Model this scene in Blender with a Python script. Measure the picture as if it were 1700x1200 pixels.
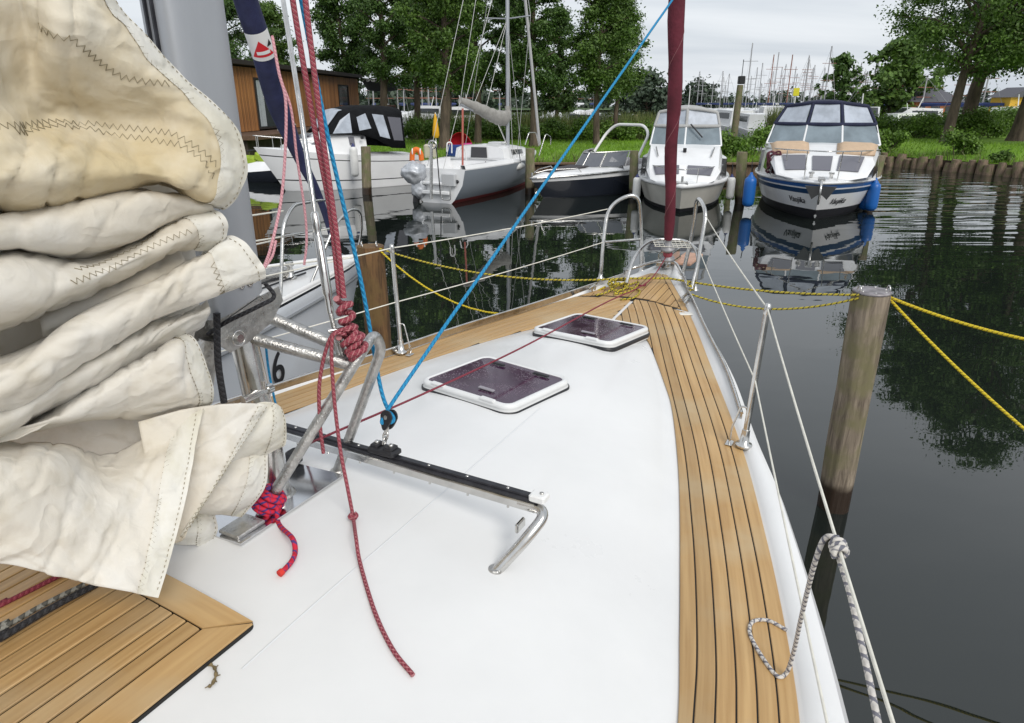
import bpy, bmesh, math, random
import numpy as np
from mathutils import Vector, Matrix, noise as mnoise

random.seed(7); np.random.seed(7)
for o in list(bpy.data.objects): bpy.data.objects.remove(o)
SC = bpy.context.scene
COL = SC.collection

# ------------------------------------------------------------------ camera
FPX, HCAM = 1130.0, 2.65
PITCH = math.atan(429.0 / FPX)
cam_d = bpy.data.cameras.new('camera'); cam = bpy.data.objects.new('camera', cam_d); COL.objects.link(cam)
cam_d.sensor_width = 36.0; cam_d.lens = FPX / 1700.0 * 36.0
cam_d.clip_start = 0.05; cam_d.clip_end = 3000
cam.location = (0, 0, HCAM); cam.rotation_euler = (math.pi / 2 - PITCH, 0, 0)
SC.camera = cam

# ------------------------------------------------------------------ sky, sun, exposure
W_ = bpy.data.worlds.new('World'); SC.world = W_; W_.use_nodes = True
SUN_EL, SUN_AZ = math.radians(40), math.radians(152)     # azimuth measured from +Y towards +X
def build_world():
    nt = W_.node_tree; N = nt.nodes; L = nt.links
    bg = N['Background']; bg.inputs['Strength'].default_value = 0.1
    sky = N.new('ShaderNodeTexSky'); sky.sky_type = 'NISHITA'; sky.sun_disc = False
    sky.sun_elevation = SUN_EL; sky.sun_rotation = SUN_AZ; sky.air_density = 1.2; sky.dust_density = 3.0
    tc = N.new('ShaderNodeTexCoord')
    sep = N.new('ShaderNodeSeparateXYZ'); L.new(tc.outputs['Generated'], sep.inputs[0])
    # project the view direction on a flat cloud deck
    mx = N.new('ShaderNodeMath'); mx.operation = 'MAXIMUM'; mx.inputs[1].default_value = 0.0; L.new(sep.outputs['Z'], mx.inputs[0])
    ad = N.new('ShaderNodeMath'); ad.operation = 'ADD'; ad.inputs[1].default_value = 0.13; L.new(mx.outputs[0], ad.inputs[0])
    dv = N.new('ShaderNodeVectorMath'); dv.operation = 'DIVIDE'; L.new(tc.outputs['Generated'], dv.inputs[0])
    cb = N.new('ShaderNodeCombineXYZ')
    for k in range(3): L.new(ad.outputs[0], cb.inputs[k])
    L.new(cb.outputs[0], dv.inputs[1])
    mp = N.new('ShaderNodeMapping'); mp.inputs['Scale'].default_value = (0.42, 0.85, 0.0); mp.inputs['Rotation'].default_value = (0, 0, 0.35); L.new(dv.outputs[0], mp.inputs[0])
    n1 = N.new('ShaderNodeTexNoise'); n1.inputs['Scale'].default_value = 1.1; n1.inputs['Detail'].default_value = 7; n1.inputs['Roughness'].default_value = 0.52; n1.inputs['Distortion'].default_value = 0.35
    L.new(mp.outputs[0], n1.inputs['Vector'])
    rp = N.new('ShaderNodeValToRGB'); L.new(n1.outputs['Fac'], rp.inputs[0])
    rp.color_ramp.elements[0].position = 0.33; rp.color_ramp.elements[0].color = (0.545, 0.59, 0.645, 1)
    rp.color_ramp.elements[1].position = 0.66; rp.color_ramp.elements[1].color = (0.74, 0.77, 0.805, 1)
    sc = N.new('ShaderNodeMix'); sc.data_type = 'RGBA'; sc.blend_type = 'MULTIPLY'; sc.inputs['Factor'].default_value = 1.0
    L.new(rp.outputs[0], sc.inputs['A']); sc.inputs['B'].default_value = (9.3, 9.3, 9.3, 1)
    mix = N.new('ShaderNodeMix'); mix.data_type = 'RGBA'; mix.inputs['Factor'].default_value = 0.93
    L.new(sky.outputs[0], mix.inputs['A']); L.new(sc.outputs['Result'], mix.inputs['B'])
    L.new(mix.outputs['Result'], bg.inputs['Color'])
build_world()
sun_d = bpy.data.lights.new('sun', 'SUN'); sun = bpy.data.objects.new('sun', sun_d); COL.objects.link(sun)
sun_d.energy = 1.5; sun_d.angle = math.radians(28); sun_d.color = (1.0, 0.965, 0.91)
sdir = Vector((math.sin(SUN_AZ) * math.cos(SUN_EL), math.cos(SUN_AZ) * math.cos(SUN_EL), math.sin(SUN_EL)))
sun.rotation_euler = sdir.to_track_quat('Z', 'Y').to_euler()
SC.view_settings.view_transform = 'Standard'; SC.view_settings.look = 'None'
SC.view_settings.gamma = 1.0; SC.view_settings.use_curve_mapping = False
SC.view_settings.exposure = 0.39

# ------------------------------------------------------------------ placing helpers (photo pixel + real depth or height -> metres)
_c, _s = math.cos(PITCH), math.sin(PITCH)
def ray(u, v): return Vector((u - 850.0, FPX * _c - (v - 600.0) * _s, -(FPX * _s + (v - 600.0) * _c)))
def pz(u, v, z): r = ray(u, v); t = (z - HCAM) / r.z; return Vector((r.x * t, r.y * t, z))
def py(u, v, Y): r = ray(u, v); t = Y / r.y; return Vector((r.x * t, Y, HCAM + r.z * t))

# ------------------------------------------------------------------ object helpers
def setmat(o, m):
    for x in (m if isinstance(m, (list, tuple)) else [m]): o.data.materials.append(x)
def tag(o, label=None, cat=None, group=None, kind=None):
    if label: o['label'] = label
    if cat: o['category'] = cat
    if group: o['group'] = group
    if kind: o['kind'] = kind
    return o
def thing(name, loc, label, cat, group=None, rz=0.0):
    o = bpy.data.objects.new(name, None); COL.objects.link(o); o.location = loc; o.rotation_euler = (0, 0, rz)
    o.empty_display_size = 0.2
    return tag(o, label, cat, group)
def link_mesh(name, me, m, parent=None, world=True):
    o = bpy.data.objects.new(name, me); COL.objects.link(o)
    if m is not None and len(me.materials) == 0: setmat(o, m)
    if parent is not None:
        o.parent = parent
        if world: o.matrix_parent_inverse = root_matrix(parent).inverted()
    return o
def root_matrix(o):
    M = Matrix.LocRotScale(o.location, o.rotation_euler, o.scale)
    if o.parent: M = root_matrix(o.parent) @ o.matrix_parent_inverse @ M
    return M

def catmull(P, n=8, closed=False):
    P = [Vector(p) for p in P]
    if len(P) < 3 and not closed: return [P[0].lerp(P[-1], i / n) for i in range(n + 1)]
    out = []; m = len(P)
    for i in range(m if closed else m - 1):
        if closed: a, b, c, d = P[i - 1], P[i], P[(i + 1) % m], P[(i + 2) % m]
        else:
            b, c = P[i], P[i + 1]
            a = P[i - 1] if i else b * 2 - c
            d = P[i + 2] if i + 2 < m else c * 2 - b
        for k in range(n):
            t = k / n
            out.append(0.5 * ((2 * b) + (c - a) * t + (2 * a - 5 * b + 4 * c - d) * t * t + (3 * b - a - 3 * c + d) * t ** 3))
    if not closed: out.append(P[-1])
    return out
def bend(P, rad, n=6):
    """polyline with rounded corners (bent tube)"""
    P = [Vector(p) for p in P]; out = [P[0]]
    for i in range(1, len(P) - 1):
        a, b, c = P[i - 1], P[i], P[i + 1]
        r = min(rad, (b - a).length * .48, (c - b).length * .48)
        p0 = b + (a - b).normalized() * r; p1 = b + (c - b).normalized() * r
        for k in range(n + 1):
            t = k / n; out.append((1 - t) ** 2 * p0 + 2 * t * (1 - t) * b + t * t * p1)
    out.append(P[-1]); return out
def interp(tab, x):
    if x <= tab[0][0]: return tab[0][1]
    for (a, b), (c, d) in zip(tab, tab[1:]):
        if x <= c: return b + (d - b) * (x - a) / (c - a)
    return tab[-1][1]
def sinterp(tab, x):
    """smooth (monotone-ish catmull) table lookup"""
    n = len(tab)
    if x <= tab[0][0]: return tab[0][1]
    if x >= tab[-1][0]: return tab[-1][1]
    for i in range(n - 1):
        if x <= tab[i + 1][0]:
            x0, y0 = tab[i]; x1, y1 = tab[i + 1]; h = x1 - x0; t = (x - x0) / h
            m0 = (y1 - tab[i - 1][1]) / (x1 - tab[i - 1][0]) if i else (y1 - y0) / h
            m1 = (tab[i + 2][1] - y0) / (tab[i + 2][0] - x0) if i + 2 < n else (y1 - y0) / h
            return (2*t**3-3*t*t+1)*y0 + (t**3-2*t*t+t)*h*m0 + (-2*t**3+3*t*t)*y1 + (t**3-t*t)*h*m1

class MB:
    def __init__(s): s.v = []; s.f = []; s.uv = []; s.mi = []; s.sm = []
    def quad(s, idx, uv=None, m=0, sm=False): s.f.append(tuple(idx)); s.uv.append(uv); s.mi.append(m); s.sm.append(sm)
    def grid(s, rows, m=0, sm=True, closed_u=False, closed_v=False, uv=None, flip=False):
        """rows: list of equal-length lists of points. m: int or function(i,j)"""
        b = len(s.v); R = len(rows); C = len(rows[0])
        for r in rows: s.v += [tuple(p) for p in r]
        for i in range(R if closed_u else R - 1):
            for j in range(C if closed_v else C - 1):
                i2, j2 = (i + 1) % R, (j + 1) % C
                q = (b + i * C + j, b + i * C + j2, b + i2 * C + j2, b + i2 * C + j)
                if uv: t = (uv(i, j), uv(i, j + 1), uv(i + 1, j + 1), uv(i + 1, j))
                else: t = None
                if flip: q = q[::-1]; t = t[::-1] if t else None
                s.quad(q, t, m(i, j) if callable(m) else m, sm)
        return s
    def fan(s, loop, m=0, flip=False, sm=False):
        b = len(s.v); s.v += [tuple(p) for p in loop]
        idx = tuple(range(b, b + len(loop))); s.quad(idx[::-1] if flip else idx, None, m, sm); return s
    def tube(s, P, r, n=8, m=0, cap=True, closed=False, flat=1.0, up=None):
        P = [Vector(p) for p in P]; k = len(P)
        if k < 2: return s
        rr = r if callable(r) else (lambda i: r[i]) if isinstance(r, (list, tuple)) else (lambda i: r)
        T = []
        for i in range(k):
            if closed: d = P[(i + 1) % k] - P[i - 1]
            else: d = P[min(i + 1, k - 1)] - P[max(i - 1, 0)]
            T.append(d.normalized() if d.length > 1e-9 else Vector((0, 0, 1)))
        nrm = Vector(up) if up is not None else (Vector((0, 0, 1)) if abs(T[0].z) < 0.9 else Vector((1, 0, 0)))
        nrm = (nrm - T[0] * nrm.dot(T[0])).normalized()
        rows = []; L = [0.0]
        for i in range(k):
            if i:
                L.append(L[-1] + (P[i] - P[i - 1]).length)
                nrm = (nrm - T[i] * nrm.dot(T[i]))
                nrm = nrm.normalized() if nrm.length > 1e-6 else T[i].orthogonal().normalized()
            bi = T[i].cross(nrm); q = rr(i)
            rows.append([P[i] + (nrm * math.cos(a) * flat + bi * math.sin(a)) * q for a in [2 * math.pi * j / n for j in range(n)]])
        L.append(L[-1] + (P[0] - P[-1]).length)
        s.grid(rows, m, True, closed, True, uv=lambda i, j: (j / n, L[i] ), flip=True)
        if cap and not closed: s.fan(rows[0], m, flip=False); s.fan(rows[-1], m, flip=True)
        return s
    def box(s, c, d, rot=None, m=0, bev=0.0):
        """box centre c, full dims d, optional 3x3 rot; bevelled with chamfer rings if bev"""
        c = Vector(c); x, y, z = d[0] / 2, d[1] / 2, d[2] / 2
        R = rot if rot is not None else Matrix.Identity(3)
        if bev <= 0:
            b = len(s.v)
            for a in (-1, 1):
                for e in (-1, 1):
                    for g in (-1, 1): s.v.append(tuple(c + R @ Vector((a * x, e * y, g * z))))
            for q in ((0, 1, 3, 2), (4, 6, 7, 5), (0, 4, 5, 1), (2, 3, 7, 6), (0, 2, 6, 4), (1, 5, 7, 3)):
                s.quad([b + i for i in q], None, m)
        else:
            def ring(ix, iy, zz):
                k = bev
                pts = [(-ix + k, -iy), (ix - k, -iy), (ix, -iy + k), (ix, iy - k), (ix - k, iy), (-ix + k, iy), (-ix, iy - k), (-ix, -iy + k)]
                return [c + R @ Vector((p[0], p[1], zz)) for p in pts]
            rows = [ring(x - bev, y - bev, -z), ring(x, y, -z + bev), ring(x, y, z - bev), ring(x - bev, y - bev, z)]
            s.grid(rows, m, False, False, True); s.fan(rows[0], m, flip=True); s.fan(rows[-1], m)
        return s
    def prism(s, loop, off, m=0):
        """extrude closed planar loop by vector"""
        off = Vector(off); A = [Vector(p) for p in loop]; B = [p + off for p in A]
        s.grid([A, B], m, False, False, True); s.fan(A, m, flip=True); s.fan(B, m); return s
    def lathe(s, prof, c=(0, 0, 0), n=16, m=0, axis=None, sm=True):
        c = Vector(c); ax = Vector(axis).normalized() if axis is not None else Vector((0, 0, 1))
        e1 = ax.orthogonal().normalized(); e2 = ax.cross(e1)
        rows = [[c + ax * z + (e1 * math.cos(t) + e2 * math.sin(t)) * r for t in [2 * math.pi * j / n for j in range(n)]] for r, z in prof]
        s.grid(rows, m, sm, False, True)
        if prof[0][0] > 1e-4: s.fan(rows[0], m, flip=True)
        if prof[-1][0] > 1e-4: s.fan(rows[-1], m)
        return s
    def build(s, name, mats, parent=None, fix=True):
        me = bpy.data.meshes.new(name)
        me.from_pydata(s.v, [], s.f)
        if any(u is not None for u in s.uv):
            ul = me.uv_layers.new(name='UVMap'); flat = []
            for f, u in zip(s.f, s.uv): flat += list(u) if u is not None else [(0.0, 0.0)] * len(f)
            ul.data.foreach_set('uv', [c for p in flat for c in p])
        me.polygons.foreach_set('use_smooth', s.sm)
        ml = mats if isinstance(mats, (list, tuple)) else [mats]
        for x in ml: me.materials.append(x)
        me.polygons.foreach_set('material_index', [min(i, len(ml) - 1) for i in s.mi])
        me.update()
        if fix:
            bm = bmesh.new(); bm.from_mesh(me); bmesh.ops.recalc_face_normals(bm, faces=bm.faces[:]); bm.to_mesh(me); bm.free()
        return link_mesh(name, me, None, parent)
def sheet_thick(rows, th):
    """offset a grid of points along its normals -> closed thin solid rows pair"""
    R, C = len(rows), len(rows[0]); out = []
    for i in range(R):
        q = []
        for j in range(C):
            du = rows[min(i + 1, R - 1)][j] - rows[max(i - 1, 0)][j]; dv = rows[i][min(j + 1, C - 1)] - rows[i][max(j - 1, 0)]
            n = du.cross(dv); n = n.normalized() if n.length > 1e-9 else Vector((0, 0, 1))
            q.append(rows[i][j] + n * th)
        out.append(q)
    return out
def solid_sheet(mb, rows, th, m=0, uv=None):
    """closed solid from a grid: front, back and rim"""
    back = sheet_thick(rows, th); R, C = len(rows), len(rows[0])
    b = len(mb.v)
    for r in rows: mb.v += [tuple(p) for p in r]
    for r in back: mb.v += [tuple(p) for p in r]
    o = R * C
    for i in range(R - 1):
        for j in range(C - 1):
            q = [b + i * C + j, b + i * C + j + 1, b + (i + 1) * C + j + 1, b + (i + 1) * C + j]
            t = [uv(i, j), uv(i, j + 1), uv(i + 1, j + 1), uv(i + 1, j)] if uv else None
            mb.quad(q, t, m, True); mb.quad([x + o for x in q[::-1]], t[::-1] if t else None, m, True)
    rim = [i for i in range(C)] + [k * C + C - 1 for k in range(1, R)] + [(R - 1) * C + j for j in range(C - 2, -1, -1)] + [k * C for k in range(R - 2, 0, -1)]
    for x, y in zip(rim, rim[1:] + rim[:1]): mb.quad([b + y, b + x, b + x + o, b + y + o], None, m, True)
    return mb
def copy_tree(o, parent=None):
    c = o.copy(); COL.objects.link(c)
    if parent is not None: c.parent = parent
    for ch in [x for x in bpy.data.objects if x.parent == o]: copy_tree(ch, c)
    return c

# ------------------------------------------------------------------ materials
MATS = {}
def mat(name, col, rough=0.5, metal=0.0, var=0.0, vscale=6.0, bump=0.0, bscale=40.0, coat=0.0, col2=None, rand=0.0, stretch=None, coords='Object', spec=0.5, trans=0.0, ior=1.45, detail=6.0, rvar=0.0):
    if name in MATS: return MATS[name]
    m = bpy.data.materials.new(name); m.use_nodes = True; nt = m.node_tree; N = nt.nodes; L = nt.links
    b = N['Principled BSDF']; b.inputs['Roughness'].default_value = rough; b.inputs['Metallic'].default_value = metal
    b.inputs['Base Color'].default_value = (*col, 1); b.inputs['Coat Weight'].default_value = coat
    b.inputs['Specular IOR Level'].default_value = spec; b.inputs['Transmission Weight'].default_value = trans; b.inputs['IOR'].default_value = ior
    tc = N.new('ShaderNodeTexCoord'); mp = N.new('ShaderNodeMapping'); L.new(tc.outputs[coords], mp.inputs[0])
    if stretch: mp.inputs['Scale'].default_value = stretch
    last = None
    if var > 0 or col2:
        n = N.new('ShaderNodeTexNoise'); n.inputs['Scale'].default_value = vscale; n.inputs['Detail'].default_value = detail; n.inputs['Roughness'].default_value = 0.6
        L.new(mp.outputs[0], n.inputs['Vector'])
        rp = N.new('ShaderNodeValToRGB'); L.new(n.outputs['Fac'], rp.inputs[0])
        c2 = col2 if col2 else tuple(max(0, x * (1 - var)) for x in col); c1 = col if col2 else tuple(min(1, x * (1 + var)) for x in col)
        rp.color_ramp.elements[0].position = 0.36; rp.color_ramp.elements[0].color = (*c2, 1)
        rp.color_ramp.elements[1].position = 0.64; rp.color_ramp.elements[1].color = (*c1, 1)
        last = rp.outputs[0]
        if rvar > 0:
            mr = N.new('ShaderNodeMapRange'); L.new(n.outputs['Fac'], mr.inputs[0]); mr.inputs[1].default_value = .3; mr.inputs[2].default_value = .7
            mr.inputs[3].default_value = rough - rvar; mr.inputs[4].default_value = rough + rvar; L.new(mr.outputs[0], b.inputs['Roughness'])
    if rand > 0:
        oi = N.new('ShaderNodeObjectInfo'); hs = N.new('ShaderNodeHueSaturation')
        mr = N.new('ShaderNodeMapRange'); L.new(oi.outputs['Random'], mr.inputs[0]); mr.inputs[3].default_value = 1 - rand; mr.inputs[4].default_value = 1 + rand
        L.new(mr.outputs[0], hs.inputs['Value'])
        if last: L.new(last, hs.inputs['Color'])
        else: hs.inputs['Color'].default_value = (*col, 1)
        last = hs.outputs[0]
    if last: L.new(last, b.inputs['Base Color'])
    if bump > 0:
        n2 = N.new('ShaderNodeTexNoise'); n2.inputs['Scale'].default_value = bscale; n2.inputs['Detail'].default_value = 4; L.new(mp.outputs[0], n2.inputs['Vector'])
        bp = N.new('ShaderNodeBump'); bp.inputs['Strength'].default_value = bump; bp.inputs['Distance'].default_value = 0.02; L.new(n2.outputs['Fac'], bp.inputs['Height']); L.new(bp.outputs[0], b.inputs['Normal'])
    MATS[name] = m; return m
def rope_mat(name, c1, c2, freq=60.0, share=0.25, twist=3.0, rough=0.8):
    """braided rope: flecks of a second colour spiralling on UV (u round, v metres)"""
    if name in MATS: return MATS[name]
    m = bpy.data.materials.new(name); m.use_nodes = True; nt = m.node_tree; N = nt.nodes; L = nt.links
    b = N['Principled BSDF']; b.inputs['Roughness'].default_value = rough
    uv = N.new('ShaderNodeUVMap'); sp = N.new('ShaderNodeSeparateXYZ'); L.new(uv.outputs[0], sp.inputs[0])
    def M(op, a, b_, third=None):
        n = N.new('ShaderNodeMath'); n.operation = op
        for i, x in enumerate((a, b_)):
            if x is None: continue
            if isinstance(x, (int, float)): n.inputs[i].default_value = x
            else: L.new(x, n.inputs[i])
        return n.outputs[0]
    v = M('MULTIPLY', sp.outputs['Y'], freq)
    p1 = M('FRACT', M('ADD', v, M('MULTIPLY', sp.outputs['X'], twist)), None)
    p2 = M('FRACT', M('SUBTRACT', v, M('MULTIPLY', sp.outputs['X'], twist)), None)
    k1 = M('LESS_THAN', p1, share); k2 = M('LESS_THAN', p2, share * 0.5)
    k = M('MAXIMUM', k1, M('MULTIPLY', k2, 0.7))
    mx = N.new('ShaderNodeMix'); mx.data_type = 'RGBA'; L.new(k, mx.inputs['Factor']); mx.inputs['A'].default_value = (*c1, 1); mx.inputs['B'].default_value = (*c2, 1)
    L.new(mx.outputs['Result'], b.inputs['Base Color'])
    h = M('ADD', M('SINE', M('MULTIPLY', p1, 6.283), None), M('SINE', M('MULTIPLY', p2, 6.283), None))
    bp = N.new('ShaderNodeBump'); bp.inputs['Strength'].default_value = 0.5; bp.inputs['Distance'].default_value = 0.002; L.new(h, bp.inputs['Height']); L.new(bp.outputs[0], b.inputs['Normal'])
    MATS[name] = m; return m
GEL = mat('gelcoat_white', (0.748, 0.748, 0.742), 0.36, var=0.035, vscale=1.6, coat=0.12, bump=0.03, bscale=5.0, rvar=.12, detail=9)
GEL2 = mat('gelcoat_cream', (0.76, 0.75, 0.70), 0.35, var=0.04, vscale=2.0, coat=0.2)
STEEL = mat('stainless', (0.62, 0.61, 0.59), 0.2, 1.0, var=0.12, vscale=14, rvar=0.1)
STEELB = mat('stainless_worn', (0.50, 0.49, 0.47), 0.34, 1.0, var=0.2, vscale=30, bump=0.25, bscale=160, rvar=0.12)
ALU = mat('anodised_aluminium', (0.395, 0.412, 0.44), 0.45, 0.35, var=0.06, vscale=5, stretch=(1, 1, .15))
BLK = mat('black_plastic', (0.018, 0.018, 0.021), 0.42)
BLKA = mat('black_anodised', (0.03, 0.03, 0.036), 0.35, 0.3, var=0.3, vscale=25)
RUB = mat('black_caulk', (0.012, 0.011, 0.010), 0.7)
WHT = mat('white_paint', (0.78, 0.78, 0.77), 0.4)
GLASS = mat('dark_glass', (0.03, 0.035, 0.04), 0.06, spec=0.8)
VINYL = mat('clear_vinyl', (0.40, 0.44, 0.50), 0.30, var=0.18, vscale=3, spec=.35, bump=.15, bscale=4)
def teak_mat():
    m = bpy.data.materials.new('teak'); m.use_nodes = True; nt = m.node_tree; N = nt.nodes; L = nt.links; b = N['Principled BSDF']
    tc = N.new('ShaderNodeTexCoord'); uv = tc.outputs['UV']
    mp = N.new('ShaderNodeMapping'); mp.inputs['Scale'].default_value = (60, 2.2, 1); L.new(uv, mp.inputs[0])
    oi = N.new('ShaderNodeObjectInfo')
    ad = N.new('ShaderNodeVectorMath'); ad.operation = 'ADD'; L.new(mp.outputs[0], ad.inputs[0])
    cb = N.new('ShaderNodeCombineXYZ'); ml = N.new('ShaderNodeMath'); ml.operation = 'MULTIPLY'; ml.inputs[1].default_value = 50; L.new(oi.outputs['Random'], ml.inputs[0]); L.new(ml.outputs[0], cb.inputs[0]); L.new(ml.outputs[0], cb.inputs[2]); L.new(cb.outputs[0], ad.inputs[1])
    n = N.new('ShaderNodeTexNoise'); n.inputs['Scale'].default_value = 1.0; n.inputs['Detail'].default_value = 5; L.new(ad.outputs[0], n.inputs['Vector'])
    rp = N.new('ShaderNodeValToRGB'); L.new(n.outputs['Fac'], rp.inputs[0])
    rp.color_ramp.elements[0].position = .30; rp.color_ramp.elements[0].color = (0.385, 0.228, 0.088, 1)
    rp.color_ramp.elements[1].position = .70; rp.color_ramp.elements[1].color = (0.525, 0.340, 0.150, 1)
    # weathering patches (greyer, greener)
    n3 = N.new('ShaderNodeTexNoise'); n3.inputs['Scale'].default_value = 3.2; n3.inputs['Detail'].default_value = 4; L.new(tc.outputs['Object'], n3.inputs['Vector'])
    r3 = N.new('ShaderNodeValToRGB'); L.new(n3.outputs['Fac'], r3.inputs[0]); r3.color_ramp.elements[0].position = .48; r3.color_ramp.elements[1].position = .70
    mw = N.new('ShaderNodeMix'); mw.data_type = 'RGBA'; L.new(r3.outputs[0], mw.inputs['Factor']); L.new(rp.outputs[0], mw.inputs['A']); mw.inputs['B'].default_value = (0.47, 0.345, 0.195, 1)
    hs = N.new('ShaderNodeHueSaturation'); mr = N.new('ShaderNodeMapRange'); L.new(oi.outputs['Random'], mr.inputs[0]); mr.inputs[3].default_value = .88; mr.inputs[4].default_value = 1.1
    L.new(mr.outputs[0], hs.inputs['Value']); L.new(mw.outputs['Result'], hs.inputs['Color']); L.new(hs.outputs[0], b.inputs['Base Color'])
    b.inputs['Roughness'].default_value = .5
    r4 = N.new('ShaderNodeMapRange'); L.new(n3.outputs['Fac'], r4.inputs[0]); r4.inputs[1].default_value = .35; r4.inputs[2].default_value = .6; r4.inputs[3].default_value = .32; r4.inputs[4].default_value = .62; L.new(r4.outputs[0], b.inputs['Roughness'])
    bp = N.new('ShaderNodeBump'); bp.inputs['Strength'].default_value = .15; bp.inputs['Distance'].default_value = .004; L.new(n.outputs['Fac'], bp.inputs['Height']); L.new(bp.outputs[0], b.inputs['Normal'])
    MATS['teak'] = m; return m
TEAK = teak_mat()
R_BLUE = rope_mat('rope_blue', (0.010, 0.20, 0.42), (0.02, 0.30, 0.55), 45, .3)
R_MAR = rope_mat('rope_maroon', (0.25, 0.035, 0.055), (0.42, 0.17, 0.18), 70, .24)
R_RED = rope_mat('rope_red_navy', (0.55, 0.012, 0.04), (0.07, 0.03, 0.16), 34, .24, 1.0)
R_DRED = rope_mat('rope_dark_red', (0.20, 0.02, 0.04), (0.30, 0.06, 0.08), 80, .3)
R_PINK = rope_mat('rope_pink', (0.62, 0.27, 0.31), (0.75, 0.45, 0.46), 70, .3)
R_YEL = rope_mat('rope_yellow_black', (0.52, 0.42, 0.035), (0.05, 0.045, 0.03), 30, .26, 1.0)
R_YEL2 = rope_mat('rope_yellow', (0.68, 0.52, 0.02), (0.30, 0.22, 0.02), 40, .22, 1.0)
R_GREY = rope_mat('rope_grey', (0.60, 0.57, 0.53), (0.16, 0.16, 0.19), 42, .30, 1.0)
R_WIRE = mat('lifeline_white', (0.72, 0.70, 0.62), 0.4, var=.1, vscale=20)
R_BLACK = rope_mat('rope_black', (0.015, 0.015, 0.018), (0.04, 0.04, 0.045), 60, .3)
def rope(name, P, r, m, parent=None, n=8, cat=8, smooth=True):
    pts = catmull(P, cat) if smooth and len(P) > 2 else catmull(P, 12) if len(P) == 2 else P
    return MB().tube(pts, r, n).build(name, m, parent, fix=False)

# ------------------------------------------------------------------ water
def water_mat():
    m = bpy.data.materials.new('water'); m.use_nodes = True; nt = m.node_tree; N = nt.nodes; L = nt.links; b = N['Principled BSDF']
    b.inputs['Base Color'].default_value = (0.010, 0.0135, 0.0115, 1); b.inputs['Roughness'].default_value = 0.012; b.inputs['IOR'].default_value = 1.60
    tc = N.new('ShaderNodeTexCoord'); mp = N.new('ShaderNodeMapping'); mp.inputs['Scale'].default_value = (0.55, 1.0, 1); L.new(tc.outputs['Object'], mp.inputs[0])
    n = N.new('ShaderNodeTexNoise'); n.inputs['Scale'].default_value = .9; n.inputs['Detail'].default_value = 2; L.new(mp.outputs[0], n.inputs['Vector'])
    n2 = N.new('ShaderNodeTexNoise'); n2.inputs['Scale'].default_value = 3.2; n2.inputs['Detail'].default_value = 1.5; L.new(mp.outputs[0], n2.inputs['Vector'])
    # a breeze patch off to starboard, where the surface carries wider ripples
    sp = N.new('ShaderNodeSeparateXYZ'); L.new(tc.outputs['Object'], sp.inputs[0])
    mr = N.new('ShaderNodeMapRange'); L.new(sp.outputs['X'], mr.inputs[0]); mr.inputs[1].default_value = 7.0; mr.inputs[2].default_value = 10; mr.inputs[3].default_value = 0.0; mr.inputs[4].default_value = 1.0
    my = N.new('ShaderNodeMapRange'); L.new(sp.outputs['Y'], my.inputs[0]); my.inputs[1].default_value = 9; my.inputs[2].default_value = 17; my.inputs[3].default_value = 0.0; my.inputs[4].default_value = 1.0
    mm = N.new('ShaderNodeMath'); mm.operation = 'MULTIPLY'; L.new(mr.outputs[0], mm.inputs[0]); L.new(my.outputs[0], mm.inputs[1])
    mp3 = N.new('ShaderNodeMapping'); mp3.inputs['Scale'].default_value = (.22, 1.3, 1); mp3.inputs['Rotation'].default_value = (0, 0, -.1); L.new(tc.outputs['Object'], mp3.inputs[0])
    n3 = N.new('ShaderNodeTexNoise'); n3.inputs['Scale'].default_value = 1.6; n3.inputs['Detail'].default_value = 1; L.new(mp3.outputs[0], n3.inputs['Vector'])
    m3 = N.new('ShaderNodeMath'); m3.operation = 'MULTIPLY'; L.new(n3.outputs['Fac'], m3.inputs[0]); L.new(mm.outputs[0], m3.inputs[1])
    k3 = N.new('ShaderNodeMath'); k3.operation = 'MULTIPLY'; L.new(m3.outputs[0], k3.inputs[0]); k3.inputs[1].default_value = 11.0
    a = N.new('ShaderNodeMath'); a.operation = 'MULTIPLY_ADD'; L.new(n2.outputs['Fac'], a.inputs[0]); a.inputs[1].default_value = .22; L.new(n.outputs['Fac'], a.inputs[2])
    a2 = N.new('ShaderNodeMath'); a2.operation = 'ADD'; L.new(a.outputs[0], a2.inputs[0]); L.new(k3.outputs[0], a2.inputs[1])
    bp = N.new('ShaderNodeBump'); bp.inputs['Strength'].default_value = 1.0; bp.inputs['Distance'].default_value = 0.005; L.new(a2.outputs[0], bp.inputs['Height']); L.new(bp.outputs[0], b.inputs['Normal'])
    return m
WATER = water_mat()
wmb = MB(); xs = [-900, -60, 60, 900]; ys = [-60, 0, 60, 900]
wmb.grid([[Vector((x, y, 0)) for x in xs] for y in ys], 0, False)
tag(wmb.build('water', WATER), kind='structure')
bedm = mat('lake_bed_mud', (0.05, 0.045, 0.03), .9, var=.3, vscale=.6)
tag(MB().grid([[Vector((x, y, -2.2)) for x in (-900, 900)] for y in (-60, 900)], 0, False).build('lake_bed', bedm), kind='structure')

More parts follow.
